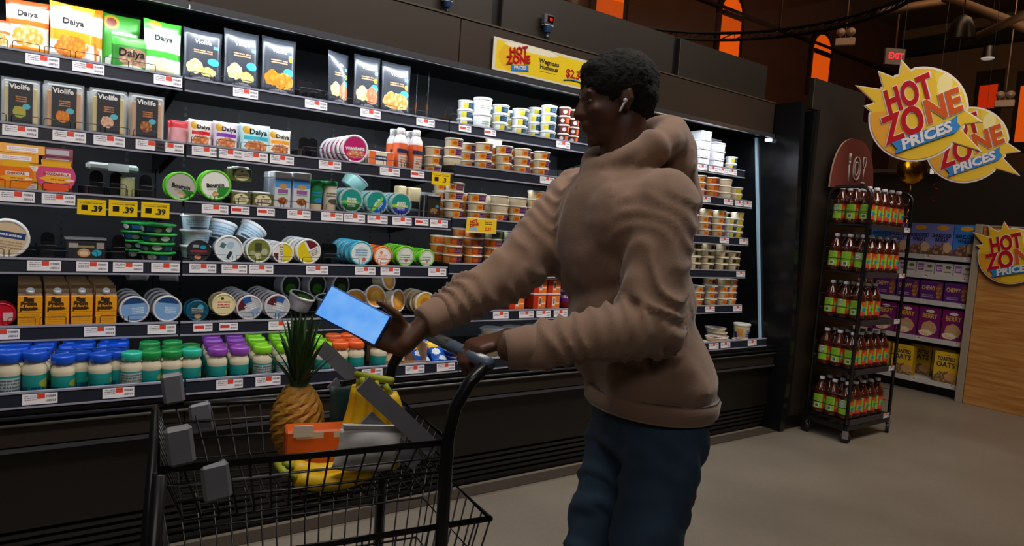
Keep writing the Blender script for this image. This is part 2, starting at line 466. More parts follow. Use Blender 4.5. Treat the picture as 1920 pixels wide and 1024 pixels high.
# canopy: front profile with brushed lower trim
for i in range(4):
    x0 = JOINT[i] + 0.002; x1 = (JOINT[i + 1] if i < 3 else CX1) - 0.002
    cpart('canopy_trim', MB().prism([(x0, 2.080), (x1, 2.080), (x1, 2.107), (x0, 2.107)], 2.945, 2.958, STEEL))
    cpart('fascia_panel', MB().box(x0, x1, 2.965, 2.985, 2.108, 2.325, BROWN, ch=0.002))
cpart('canopy_soffit', MB().box(CX0, CX1, 3.0, 3.04, 2.09, 2.16, BLK))
cpart('fascia_ledge', MB().box(CX0, CX1, 2.96, 3.07, 2.325, 2.333, mat('ledge_edge', '4a3e32', 0.4)))
UP = [-0.7, 2.06, 3.30, 4.42]
UP = [-0.7, Xat(931, 3.06, 2.45), Xat(1264, 3.06, 2.4), 4.42]
for i in range(3):
    cpart('upper_fascia_panel', MB().box(UP[i] + (0.03 if i else 0), UP[i + 1] - 0.03, 3.05, 3.08, 2.335, 2.60, BROWN2, ch=0.003))
cpart('fascia_backing', MB().box(CX0, CX1, 3.08, 3.10, 2.19, 2.595, BLK))
LAMPM = mat('lamp_tube', 'eaf2ff', 0.4, emit=2.5, ecol='e6f0ff')
for i in range(4):
    x0 = JOINT[i] + 0.05; x1 = JOINT[i + 1] - 0.05
    cpart('lamp_tube', MB().tube([(x0, 3.055, 2.135), (x1, 3.055, 2.135)], 0.009, LAMPM))
cpart('end_cap_glint', MB().box(4.36, 4.40, 2.96, 3.0, 2.055, 2.078, mat('glint_glow', 'e8f0ff', 0.3, emit=1.0), ch=0.004))  # small glowing block stands in for the glint on the lamp's end
# end panel
EP = [(2.77, 2.19), (2.965, 2.19), (3.65, 2.19), (3.65, 0), (2.80, 0), (2.66, 0.0), (2.66, 0.53)]
ep = MB(); poly = [(2.77, 2.325), (3.66, 2.325), (3.66, 0.0), (2.68, 0.0), (2.66, 0.55)]
mt = Matrix(((0, 1, 0, 0), (1, 0, 0, 0), (0, 0, 1, 0), (0, 0, 0, 1)))
ep.prism([(y, z) for y, z in poly], 4.405, 4.455, mat('black_gloss_panel', '101114', 0.22, var=0.3, scale=3), mt=mt)
cpart('end_panel', ep)
cpart('vertical_trim', MB().add(*(lambda a, b: ([(4.385, a[0], a[1]), (4.404, a[0], a[1]), (4.404, a[0] + 0.016, a[1]), (4.385, a[0] + 0.016, a[1]), (4.385, b[0], b[1]), (4.404, b[0], b[1]), (4.404, b[0] + 0.016, b[1]), (4.385, b[0] + 0.016, b[1])], [(0, 1, 5, 4), (1, 2, 6, 5), (2, 3, 7, 6), (3, 0, 4, 7), (4, 5, 6, 7), (3, 2, 1, 0)]))((2.885, 0.58), (3.085, 2.09)), mat('pale_blue_led_trim', '9fbdd0', 0.3, emit=0.12, ecol='9cc4e0')))
# base: deck, front panels, bumper rails, kick grille
cpart('base_deck', MB().box(CX0, CX1, 2.78, YB, 0.585, 0.600, BLK))
cpart('base_well', MB().box(CX0, CX1, 2.86, 2.90, 0.20, 0.585, BLK))
for i in range(4):
    x0 = JOINT[i] + 0.002; x1 = (JOINT[i + 1] if i < 3 else CX1) - 0.002
    cpart('base_panel', MB().box(x0, x1, 2.775, 2.80, 0.475, 0.545, BROWN2, ch=0.002))
    cpart('lower_panel', MB().box(x0, x1, 2.80, 2.83, 0.17, 0.455, mat('lower_panel', '120e0b', 0.4), ch=0.002))
RAILM = mat('grey_bumper', '5b5852', 0.35, metal=0.4)
cpart('bumper', MB().tube([(CX0, 2.765, 0.552), (CX1, 2.765, 0.552)], 0.006, RAILM).tube([(CX0, 2.772, 0.575), (CX1, 2.772, 0.575)], 0.007, mat('black_bumper', '25252a', 0.25)))
cpart('lower_rail', MB().box(CX0, CX1, 2.765, 2.80, 0.458, 0.470, mat('steel_edge', '70707a', 0.3, metal=0.8)))
kg = MB()
for j in range(5): kg.box(CX0, CX1, 2.825 - 0.004 * j, 2.84, 0.02 + 0.03 * j, 0.036 + 0.03 * j, mat('kick_louvre', '1b1a1a', 0.35))
cpart('kick_grille', kg); cpart('kick_backing', MB().box(CX0, CX1, 2.841, 2.86, 0, 0.17, BLK))
cpart('kick_trim', MB().box(CX0, CX1, 2.815, 2.84, 0.165, 0.171, mat('kick_edge', '4a4a4e', 0.3, metal=0.8)))

# shelves: (rail top z, front Y), sections 3 and 4 hang a little differently
NAVY = mat('navy_price_channel', '20242f', 0.35, var=0.15); LIP = mat('silver_rail_lip', '9c9cae', 0.3, var=0.1)
DECK = mat('black_shelf_deck', '131416', 0.4)
TAGR = art('price_tag_print', 'e9e6ec', [('R', 0.42, 0.64, 0.5, 0.98, 'd8402a'), ('T', 0.06, 0.40, 0.35, 0.9, '8a8590', 3), ('T', 0.68, 0.95, 0.1, 0.9, '77727e', 2)], 0.5)
TAGB = art('sale_tag_print', 'e9e6ec', [('R', 0.05, 0.55, 0.35, 0.75, 'cf3a2c'), ('T', 0.62, 0.95, 0.2, 0.9, '77727e', 2)], 0.5)
SH = {1: (1.83, 3.02), 2: (1.568, 2.94), 3: (1.343, 2.94), 4: (1.104, 2.94), 5: (0.862, 2.94), 6: (0.661, 2.79)}
DZ = {1: 0, 2: 0.047, 3: 0.01, 4: 0.02, 5: 0.018, 6: 0}
def shelf_z(s, sec): return SH[s][0] + (DZ[s] if sec >= 2 else 0)
TAGS = {1: [80, 166, 317, 460, 592, 694, 797, -871, -918, 1055, 1280, 1297, 1316, 1336, 1354, 1372, 1399],
        2: [38, 130, 205, 282, 333, 385, 430, 478, 528, 618, 730, -782, 1025, 1322, 1365, 1385, 1405],
        3: [32, 110, 403, -450, -498, 560, 622, 664, 707, 753, -790, 822, 1357, 1400],
        4: [83, 173, 240, 310, 380, 439, 489, 594, 684, 731, 819, 1088, 1394],
        5: [4, 187, 303, -380, -428, 525, 938, 986, 1018, 1050, 1330, 1385],
        6: [75, 222, 430, 502, 697, 777, 835, 1337, 1359, 1409]}
tagm = MB().box(-0.05, 0.05, -0.0012, 0, -0.036, 0.0, mat('tag_card', 'dddadf', 0.5), front=TAGR).mesh('price_tag')
tagm2 = MB().box(-0.036, 0.036, -0.0012, 0, -0.032, 0.0, mat('tag_card', 'dddadf', 0.5), front=TAGB).mesh('price_tag')
DIV = clear('smoked_divider', '1c1e22', 0.35)
SHELVES = {}
divm = MB().box(-0.0012, 0.0012, 0.0, 0.5, 0, 0.035, mat('black_divider', '101012', 0.3))
divm.tube([(0.002, 0.0, 0.0), (0.002, -0.002, 0.044), (0.008, -0.002, 0.05), (0.05, -0.002, 0.05), (0.056, -0.002, 0.044), (0.056, 0.0, 0.0)], 0.0014, mat('wire_fence', '3a3a40', 0.25, metal=0.8), 5)
divm.box(0.008, 0.05, 0.06, 0.075, 0.002, 0.075, mat('black_pusher', '1a1a1d', 0.25, coat=0.4))
divm.add([(0.029 + 0.021 * math.sin(t), yy, 0.075 + 0.02 * math.cos(t)) for yy in (0.06, 0.075) for t in [-1.57 + 0.3925 * i for i in range(9)]],
         [tuple(range(9)), tuple(range(17, 8, -1))] + [(i + 1, i, 9 + i, 10 + i) for i in range(8)], mat('black_pusher', '1a1a1d', 0.25, coat=0.4))
divm = divm.mesh('shelf_divider')
fencem = MB().tube([(0, 0, 0), (0, 0, 0.03), (0.004, 0, 0.034), (0.074, 0, 0.034), (0.078, 0, 0.03), (0.078, 0, 0)], 0.0012, mat('wire_fence', '3a3a40', 0.25, metal=0.8), 4).mesh('wire_fence')
GAPS = {1: [562, 577, 592, 846], 2: [568, 584], 3: [166, 205, 262], 4: [72, 210, 608, 622], 5: []}
for s in range(1, 7):
    for sec in range(4):
        z = shelf_z(s, sec); Y = SH[s][1]; x0 = JOINT[sec] + 0.004; x1 = JOINT[sec + 1] - 0.004
        if s == 6: x1 = JOINT[sec + 1] - 0.004 if sec < 3 else 4.30
        d = MB().box(x0, x1, Y + 0.006, YB - 0.01 if s < 6 else 3.3, z - 0.022, z - 0.006, DECK)
        if s == 6: d = MB().box(x0, x1, Y + 0.006, YB - 0.01, 0.601, 0.612, DECK)
        else:
            for xx in (x0 + 0.01, x1 - 0.014):     # cantilever brackets
                d.add([(xx, Y + 0.12, z - 0.023), (xx + 0.004, Y + 0.12, z - 0.023), (xx + 0.004, YB - 0.01, z - 0.023), (xx, YB - 0.01, z - 0.023), (xx, YB - 0.01, z - 0.11), (xx + 0.004, YB - 0.01, z - 0.11)],
                      [(0, 1, 2, 3), (0, 4, 5, 1), (3, 2, 5, 4), (0, 3, 4), (1, 5, 2)], DECK)
        sh = cpart('shelf', d); SHELVES[(s, sec)] = sh
        tilt = 0.006
        rl = MB().add([(x0, Y, z), (x1, Y, z), (x1, Y + 0.006, z), (x0, Y + 0.006, z), (x0, Y - tilt, z - 0.052), (x1, Y - tilt, z - 0.052), (x1, Y + 0.006, z - 0.052), (x0, Y + 0.006, z - 0.052)],
                      [(0, 1, 2, 3), (4, 5, 1, 0), (5, 6, 2, 1), (7, 4, 0, 3), (6, 7, 3, 2), (7, 6, 5, 4)], NAVY)
        rl.box(x0, x1, Y - 0.004, Y + 0.008, z - 0.006, z + 0.001, LIP); rl.box(x0, x1, Y - tilt - 0.004, Y + 0.004, z - 0.056, z - 0.050, LIP)
        cpart('price_rail', rl, sh)
        for p in TAGS[s]:
            X = Xat(abs(p), Y, z - 0.02)
            if x0 - 0.02 < X < x1 + 0.02:
                X = min(max(X, x0 + 0.052), x1 - 0.052)
                obj('price_tag', tagm if p > 0 else tagm2, sh, (X, Y - 0.0035, z - 0.009), (math.atan2(-tilt, 0.052) * 1, 0, 0))
        if s < 6 and sec < 2:
            for k in range(12):
                obj('wire_fence', fencem, sh, (x0 + 0.02 + k * (x1 - x0 - 0.1) / 12, Y + 0.0095, z - 0.0055))
        for p in GAPS.get(s, []):
            X = Xat(p, Y + 0.02, z + 0.02)
            if x0 < X < x1 - 0.06: obj('shelf_divider', divm, sh, (X, Y + 0.03, z - 0.0055))
# under-shelf LED strips (real lamps of the case)
for s in (1, 2, 3, 4, 5):
    z, Y = SH[s]
    a = area('shelf_lamp', (1.75, Y + 0.05, z - 0.03), (1.75, Y + 0.30, z - 0.25), 4.85, 0.02, {1: 7, 2: 5, 3: 3.5, 4: 1.0, 5: 3}[s], COOL)

# ================================================================ PRODUCTS ON THE SHELVES
ORD = ['first', 'second', 'third', 'fourth', 'fifth', 'sixth', 'seventh', 'eighth', 'ninth', 'tenth', 'eleventh', 'twelfth', 'thirteenth', 'fourteenth']
SHN = {1: 'top shelf', 2: 'second shelf', 3: 'third shelf', 4: 'fourth shelf', 5: 'fifth shelf', 6: 'bottom deck'}
WHITE = mat('white_plastic', 'e8e8ea', 0.35, var=0.05); BLKT = mat('black_print', '16161a', 0.5); WHT = mat('white_print', 'f2f2f4', 0.5)
CLEARP = clear('clear_plastic', 'e6eef2', 0.18); CREAM = mat('cream_food', 'dcccae', 0.5, var=0.12)
def zsh(s, X):
    sec = 0
    for i in range(1, 4):
        if X > JOINT[i]: sec = i
    return shelf_z(s, sec) - 0.0045 if s < 6 else 0.6125
def slot(s, pl, pr, pt, dy=0.035):
    """world spot of a pack on shelf s that the photograph shows between these pixels"""
    Y = SH[s][1] + dy; z = zsh(s, Xat((pl + pr) / 2, Y, SH[s][0]))
    x0 = Xat(pl, Y, z + 0.03); x1 = Xat(pr, Y, z + 0.03); xc = (x0 + x1) / 2
    return xc, Y, z, x1 - x0, Zat(pt, xc, Y) - z

# ---- stand-up bags on the top shelf
def bag_kind(name, w, h, d, m, word, wm, wsize, wz, wx=0.0, seed=1, cat='bag'):
    p = Proto(name, cat); b = MB(); pouch(b, w, h, d, m, seed=seed); p.part('bag_body', b)
    hh = MB().box(-0.014, 0.014, -0.0022, 0.0022, h * 0.945, h * 0.96, BLKT); p.part('hang_hole', hh)
    if word:
        me = text_mesh(word, wsize, wm, bold=0.0006).copy()      # the print follows the swell of the bag
        for v in me.vertices:
            u = 0.5 + (v.co.x + wx) / w; vv = 1 - (wz + v.co.z / h); e = max(0.0, math.sin(PI * min(max(u, 0), 1))) ** 0.6
            t_ = (0.35 + 0.65 * 0.7) * min(1, vv * 3.2) ** 0.7 * (0.55 + 0.45 * vv); ph = random.Random(seed).random() * 6
            v.co.y = -(d / 2 * e * t_ * (1 + 0.12 * math.sin(9 * u + ph) * math.sin(11 * (1 - vv) + ph)) + 0.0022)
        p.part('lettering', me, (wx, 0, h * wz))
    return p
A_OR = art('orange_cheese_bag', 'e6dfd2', [('R', 0, 1, 0.86, 1, 'f0901c'), ('E', 0.2, 0.5, 0.78, 0.98, 'f4e8b0'), ('R', 0, 1, 0.33, 0.52, 'f39a1e'), ('F', 0.1, 0.85, 0.02, 0.42, 'f6b040', 'd9772a', 14), ('R', 0.78, 0.98, 0.05, 0.2, 'eeeae6')], 0.3)
A_OR2 = art('red_orange_cheese_bag', 'e9dcca', [('R', 0, 1, 0.88, 1, 'e0481c'), ('R', 0, 1, 0.52, 0.62, 'ee6a1c'), ('F', 0.15, 0.9, 0.12, 0.52, 'f4e0b0', 'e39a40', 10), ('R', 0, 1, 0, 0.12, 'ef8a20')], 0.3)
A_GR = art('green_cheese_bag', '46a838', [('E', 0.05, 0.45, 0.72, 0.98, 'c9a32a'), ('E', 0.12, 0.38, 0.77, 0.93, '8c3a1a'), ('R', 0.25, 0.95, 0.48, 0.70, 'e8eee6'), ('N', 0.1, 0.9, 0.02, 0.3, 'c9d6c4')], 0.3)
A_GW = art('green_white_cheese_bag', 'cfe3cf', [('R', 0, 1, 0.82, 1, '3a9c2c'), ('E', 0.12, 0.45, 0.84, 0.99, 'a8761c'), ('R', 0.0, 1, 0.32, 0.44, '43a83a'), ('E', 0.14, 0.80, -0.1, 0.33, 'd9cfae')], 0.3)
def dark_bag(nm, c1, c2, extra=(), bl='46b8dc'):
    return art(nm, '3c4048', [('T', 0.25, 0.75, 0.54, 0.62, 'd9a27a', 2), ('F', 0.08, 0.5, 0.14, 0.42, c1, c2, 8), ('F', 0.42, 0.85, 0.12, 0.30, 'a9b24a', 'd8c888', 12), ('E', 0.62, 0.95, 0.34, 0.48, bl), ('N', 0.2, 0.8, -0.05, 0.1, '8c9098'), ('R', 0.78, 0.92, 0.66, 0.72, '62b4cc')] + list(extra), 0.25)
A_D1 = dark_bag('grated_white_cheese_bag', 'efe6c4', 'd6c48a'); A_D2 = dark_bag('orange_cheese_dark_bag', 'f0a030', 'd87818', [('F', 0.3, 0.95, 0.1, 0.38, 'f2b050', 'd0802a', 8), ('E', 0.78, 0.92, 0.6, 0.7, 'f0a028')])
A_D3 = dark_bag('pizza_cheese_dark_bag', 'efe6c4', 'c8bd90', [('F', 0.45, 0.9, 0.1, 0.42, 'e8a878', 'd87a5a', 10), ('E', 0.75, 0.9, 0.5, 0.6, 'a8c83c')]); A_D4 = dark_bag('parmesan_dark_bag', 'f0d8a8', 'd8a860', [('F', 0.05, 0.95, 0.08, 0.4, 'f0d9a8', 'cf9448', 10), ('E', 0.78, 0.92, 0.5, 0.6, 'e8a030')])
K = bag_kind
def put_bag(nm, pl, pr, pt, m, word, wm, wz, label, d=0.045, yaw=0.0, dy=0.05, lean=-0.06, wfrac=0.55, s=1, cat='bag', group=None):
    xc, Y, z, W, H = slot(s, pl, pr, pt, dy)
    p = bag_kind(nm, W / max(0.6, math.cos(yaw)), H, d, m, word, wm, W * wfrac / max(1, len(word or 'x')) * 1.9, wz, seed=int(pl), cat=cat)
    return p.put(label, (xc, Y, z), (lean, 0, yaw), group)
g = 'bags of shredded cheese on the top shelf'
put_bag('cheese_bag', -22, 20, 36, A_OR2, None, BLKT, .7, 'red-orange shredded cheese bag cut off by the left picture edge', group=g)
put_bag('cheese_bag', 8, 92, 0, A_OR2, 'Daiya', BLKT, .74, 'red-orange and white shredded cheese bag, leftmost full bag on the top shelf', yaw=-0.15, group=g)
put_bag('cheese_bag', 92, 178, 8, A_OR, 'Daiya', BLKT, .68, 'orange and white shredded cheese bag, second full bag on the top shelf', yaw=0.1, dy=0.035, group=g)
put_bag('cheese_bag', 140, 192, 14, A_OR, None, BLKT, .7, 'orange-topped cheese bag tucked behind the orange and white bag', dy=0.12, group=g)
put_bag('cheese_bag', 188, 262, 28, A_GR, 'Daiya', BLKT, .58, 'green shredded cheese bag standing left of the green and white bag', dy=0.13, group=g)
put_bag('cheese_bag', 268, 340, 40, A_GW, 'Daiya', BLKT, .68, 'green and white shredded cheese bag beside the dark bags', yaw=0.12, group=g)
# a slumped green bag
xc, Y, z, W, H = slot(1, 205, 285, 74, 0.052)
A_GD = art('dark_green_cheese_bag', '2f7a2c', [('R', 0, 1, 0.72, 1, '3fae34'), ('F', 0.15, 0.95, 0.1, 0.66, 'c8a888', '8e6a50', 10), ('N', 0.2, 0.8, 0, 0.15, 'b9c4ae')], 0.3)
bag_kind('cheese_bag', W * 0.95, H * 1.06, 0.05, A_GD, 'Daiya', BLKT, 0.04, 0.5, seed=9).put('slumped dark green cheese bag lying low in front of the green bags', (xc, Y, z + 0.001), (0.0, 0.0, 0), g)
g2 = 'dark grey bags of grated cheese on the top shelf'
for (a_, b_, t_, m_, yw, lb) in [(342, 415, 56, A_D1, 0, 'dark grey grated cheese bag with white cheese picture, first from the left'), (418, 485, 58, A_D1, 0.08, 'dark grey grated cheese bag with white cheese picture, second from the left'),
                             (489, 553, 71, A_D2, 0.0, 'dark grey cheese bag with orange cheese picture and orange dot'), (612, 656, 98, A_D3, 0.35, 'dark grey cheese bag with pizza picture turned sideways after the empty gap'),
                             (662, 711, 104, A_D3, 0.0, 'dark grey cheese bag with pizza slice picture and green line'), (714, 768, 118, A_D4, 0.0, 'dark grey cheese bag with parmesan heap picture, rightmost facing bag')]:
    put_bag('dark_cheese_bag', a_, b_, t_, m_, 'Violife', WHT, .76, lb, yaw=yw, wfrac=0.62, group=g2)
for (a_, b_, t_, lb) in [(772, 783, 140, 'thin dark cheese bag seen edge-on, left of the narrow pair'), (792, 806, 138, 'thin dark cheese bag seen edge-on, right of the narrow pair')]:
    xc, Y, z, W, H = slot(1, a_, b_, t_, 0.17)
    bag_kind('dark_cheese_bag', 0.10, H, 0.012, A_D2, None, WHT, .02, .7, seed=3).put(lb, (xc, Y, z), (0, 0.05, 1.15), g2)

# ---- clear packs of slices on the second shelf
def slice_pack(nm, side, food1, food2):
    p = Proto('slice_pack', 'cheese pack'); w_, h_, d_ = 0.125, 0.175, 0.04
    card = art(nm, '3a3b3f', [('T', 0.28, 0.75, 0.52, 0.68, 'cf8a5c', 3), ('F', 0.15, 0.75, 0.14, 0.42, food1, food2, 9), ('E', 0.58, 0.92, 0.36, 0.5, '5fb8c8'), ('R', 0.1, 0.8, 0.86, 0.98, '2a2b30')], 0.35)
    p.part('card_sleeve', MB().box(-w_ * 0.33, w_ * 0.33, -d_ / 2 - 0.001, d_ / 2 + 0.001, 0.004, h_ * 0.96, mat('dark_card', '35363a', 0.4), front=card, ch=0.002))
    p.part('cheese_slices', MB().box(-w_ * 0.45, w_ * 0.45, -d_ * 0.36, d_ * 0.36, 0.008, h_ * 0.86, side, ch=0.004))
    sh = MB().box(-w_ / 2, w_ / 2, -d_ / 2, d_ / 2, 0.0, h_, CLEARP, ch=0.008); sh.box(-w_ / 2 - 0.004, w_ / 2 + 0.004, -0.001, 0.001, 0.002, h_ + 0.01, CLEARP)
    p.part('clear_shell', sh)
    p.part('lettering', text_mesh('Violife', 0.027, WHT, bold=0.0008), (-0.004, -d_ / 2 - 0.0022, h_ * 0.85))
    return p
YEL = mat('yellow_cheese', 'e2c978', 0.45, var=0.08); ORC = mat('orange_cheese', 'dd9a55', 0.45, var=0.08)
sp = [slice_pack('burger_slice_card', YEL, 'd88a4a', '9ab04a'), slice_pack('cheddar_slice_card', ORC, 'ea9a3a', 'd87a28'), slice_pack('bacon_slice_card', YEL, 'c87858', 'e0b8a0'), slice_pack('sandwich_slice_card', ORC, 'd8a060', '8a4a2a')]
for k, (a_, b_, t_) in enumerate([(0, 76, 152), (80, 158, 160), (166, 238, 172), (240, 308, 182)]):
    xc, Y, z, W, H = slot(2, a_, b_, t_, 0.04)
    food = ['burger', 'orange cheddar', 'bacon roll', 'sandwich'][k]
    for r in range(3):
        sp[k].put('clear cheese slice pack with %s picture, %s' % (food, ['front', 'second back', 'third back'][r]), (xc, Y + 0.005 + r * 0.062, z), (-0.05, 0, random.uniform(-.03, .03)), 'clear packs of cheese slices on the second shelf', (W / 0.137, 1, H / 0.175))
# ---- small pillow bags
def small_bag(nm, top, band, lab, a_, b_, t_, word='Daiya', n=3, yaw=0.0):
    m = art(nm, top, [('E', 0.08, 0.38, 0.62, 0.92, 'c69a20'), ('R', 0.12, 0.95, 0.42, 0.56, band), ('F', 0.15, 0.9, 0.02, 0.4, 'e0a878', 'b8683a', 8)], 0.3)
    xc, Y, z, W, H = slot(2, a_, b_, t_, 0.04)
    p = bag_kind('small_cheese_bag', W, H, 0.04, m, word, BLKT, W * 0.26, .72, 0.012, seed=int(a_))
    for r in range(n):
        p.put(lab + [', front', ', second back', ', third back'][r], (xc + r * 0.004, Y + 0.01 + r * 0.05, z), (-0.08, 0, yaw), 'small bright cheese bags on the second shelf')
small_bag('red_small_bag', 'eadfd8', 'd0202c', 'small white and red cheese bag', 354, 397, 224)
small_bag('purple_small_bag', 'dccfe4', '7a3aa8', 'small lilac and purple cheese bag', 400, 447, 228)
small_bag('aqua_small_bag', 'bfe6ee', '38b4cc', 'small aqua blue cheese bag', 450, 507, 233)
small_bag('orange_small_bag', 'ece4d8', 'ee9a22', 'small white and orange cheese bag', 503, 546, 243)
m = art('pink_small_bag', 'e8a8b0', [('R', 0, 1, 0.7, 1, 'd83848')], 0.3)
xc, Y, z, W, H = slot(2, 318, 352, 222, 0.10)
for r in range(2):
    bag_kind('small_cheese_bag', W, H * .92, 0.035, m, None, BLKT, .02, .7, seed=5).put('small pink cheese bag behind the white and red one' + ['', ', rear of two'][r], (xc, Y + r * .05, z), (0, 0, 0), 'small bright cheese bags on the second shelf')

# ---- round tubs
TUBC = {}
def tub_kind(nm, r, h, body, lid, lidart, side=None, cat='tub', seg=20, flange=True, taper=0.86, letter=None, lm=None, ls=0.02):
    p = Proto(nm, cat); b = MB()
    sd = side or body; k = taper
    b.lathe([(r * k * 0.96, 0), (r * k, 0.004), (r * 0.97, h * 0.86)], [body, sd], seg=24, rep=3)
    p.part('tub_body', b)
    l_ = MB(); l_.lathe([(r * 0.99, h * 0.855), (r * 1.035, h * 0.87), (r * 1.035, h * 0.96), (r * 1.0, h), (r * 0.90, h), (r * 0.885, h * 0.975), (r * 0.88, h * 0.975)], lid, seg=24, top=lidart or lid)
    p.part('lid', l_)
    if letter:
        me = text_mesh(letter, ls, lm or BLKT, bold=0.0006)
        p.part('lettering', me, (0, 0, h * 0.975 + 0.0012), (-PI / 2, 0, 0), 1)
    return p
def facing_row(p, s, pl, pr, pt, r, h, label, n=1, gap=None, spin=0.0, group=None, dy=0.02, dx=0.0, tilt=0.0, raise_=0.0):
    """tubs lying on their sides with the lid towards the aisle"""
    xc, Y, z, W, H = slot(s, pl, pr, pt, dy)
    gap = gap or h * 1.02
    for k in range(n):
        lb = label if n == 1 else label + (', front' if k == 0 else ', %s back' % ORD[k])
        # lid looks towards -Y; the tub's own axis runs back from the shelf edge
        e = (Matrix.Rotation(PI / 2 + tilt, 4, 'X') @ Matrix.Rotation(spin, 4, 'Z')).to_euler()
        p.put(lb, (xc + dx * k, Y + h + k * gap, z + r * 1.04 + raise_), e, group)
def ringart(nm, base, shapes): return art(nm, base, shapes, 0.35)
# second shelf magenta tubs
L_MG = ringart('magenta_lid_print', 'c22470', [('F', 0.12, 0.9, 0.14, 0.46, 'f0d9b0', 'd86a50', 8), ('T', 0.2, 0.8, 0.46, 0.56, 'f2dfe8', 1)])
p = tub_kind('spread_tub', 0.062, 0.05, WHITE, WHITE, L_MG, letter='WAYFARE', lm=WHT, ls=0.02)
facing_row(p, 2, 640, 690, 256, 0.062, 0.05, 'white tub with magenta lid lying on its side', 6, 0.054, 0.05, 'tubs with magenta lids on the second shelf')
# orange carton and two squeeze bottles
OCB = art('orange_cream_carton', 'e9dcc8', [('R', 0, 0.28, 0, 1, 'ef7038'), ('R', 0.72, 1, 0, 1, 'ef7038'), ('R', 0.25, 0.72, 0.38, 0.72, '2c3a5c'), ('T', 0.28, 0.7, 0.45, 0.65, 'd8dce6', 1)])
xc, Y, z, W, H = slot(2, 691, 738, 284, 0.03)
pp = Proto('butter_carton', 'carton'); pp.part('carton', MB().box(-W / 2, W / 2, 0, 0.07, 0, H, mat('cream_card', 'e6dccb', 0.5), front=OCB, ch=0.002))
pp.part('end_flap', MB().box(W / 2 - 0.0002, W / 2 + 0.001, 0.004, 0.066, 0.004, H - 0.004, mat('orange_card', 'ea7540', 0.5)))
for r in range(3): pp.put('orange and cream carton beside the white bottles, %s' % ['front', 'second back', 'third back'][r], (xc, Y + r * 0.073, z), (0, 0, 0), 'orange and cream cartons')
def bottle_kind():
    p = Proto('coffee_creamer_bottle', 'bottle'); b = MB()
    OL = art('orange_bottle_sleeve', 'ee7040', [('R', 0.3, 1, 0.62, 0.78, '26365c'), ('R', 0.35, 1.0, 0.0, 0.55, 'e8ddd0'), ('T', 0.4, 0.95, 0.1, 0.5, 'c8805c', 4)])
    f = lambda t: 1.0 / max(abs(math.cos(t)), abs(math.sin(t))) ** 0.55
    b.lathe([(0.026, 0), (0.030, 0.006), (0.030, 0.13)], [WHITE, OL], seg=16, rep=1, cap=False, rad=f, vr=(0, 0.13)); b.lathe([(0.030, 0.13), (0.029, 0.145), (0.020, 0.168), (0.0165, 0.175), (0.0165, 0.182)], WHITE, seg=16, rad=lambda t: f(t), cap=False)
    p.part('bottle_body', b)
    c = MB().lathe([(0.019, 0.176), (0.021, 0.180), (0.021, 0.203), (0.018, 0.207)], WHITE, seg=16); p.part('cap', c); return p
p = bottle_kind()
for k, (a_, b_) in enumerate([(738, 766), (766, 796)]):
    xc, Y, z, W, H = slot(2, a_, b_, 240 + 4 * k, 0.045)
    for r in range(2):
        p.put('white bottle with orange sleeve, %s of the pair%s' % (['left', 'right'][k], ['', ', behind the front one'][r]), (xc, Y + 0.02 + r * 0.075, z), (0, 0, 0.3), 'white creamer bottles', (H / 0.207,) * 3)
# third shelf: round sleeved packs on the left
def sleeve_kind(nm, top, mid, low, word):
    p = Proto('chilled_snack_pack', 'snack pack'); r = 0.076
    a = art(nm, mid, [('R', 0, 1, 0.78, 1, top), ('N', 0.1, 0.9, 0.3, 0.52, 'f2b02c'), ('R', 0, 1, 0, 0.26, low), ('R', 0.22, 0.86, 0.50, 0.62, 'f2e8e6'), ('T', 0.35, 0.7, 0.36, 0.44, 'c8401c', 1), ('R', 0.75, 0.95, 0.36, 0.42, 'e8dcd0')])
    n = 20; poly = [(r * math.sin(t), r + 0.0 - r * math.cos(t)) for t in [-2.35 + 4.7 * i / n for i in range(n + 1)]]
    poly = poly + [(r * 0.78, r * 2.0), (-r * 0.74, r * 2.0)]
    p.part('card_sleeve', MB().prism(poly, 0, 0.012, mat('yellow_card', 'eeb022', 0.4), front=a))
    p.part('plastic_tray', MB().lathe([(r * 0.95, 0), (r * 0.97, 0.03)], CLEARP, seg=24, mt=Matrix.Translation((0, 0.0425, r)) @ Matrix.Rotation(PI / 2, 4, 'X')))
    p.part('lettering', text_mesh(word, 0.016, mat('rust_print', 'b8481c', 0.5), bold=0.0006), (0, -0.001, r * 1.12)); return p
for k, (a_, b_, nm, top, mid, low, word, lb) in enumerate([(-4, 62, 'orange_snack_print', 'f0b424', 'ee7418', 'e88414', 'CHEDDAR', 'round orange cheese pack with yellow top, at the left picture edge'), (66, 144, 'pink_snack_print', 'f2b028', 'd84a80', 'e8532c', 'MOZZARELLA', 'round pink and orange cheese pack with yellow top')]):
    xc, Y, z, W, H = slot(3, a_, b_, 300, 0.03); p = sleeve_kind(nm, top, mid, low, word)
    for r in range(3):
        p.put(lb + ['', ', second back', ', third back'][r], (xc, Y + 0.05 * r, z), (-0.03, 0, 0), 'round sleeved cheese packs', (H / 0.152,) * 3)
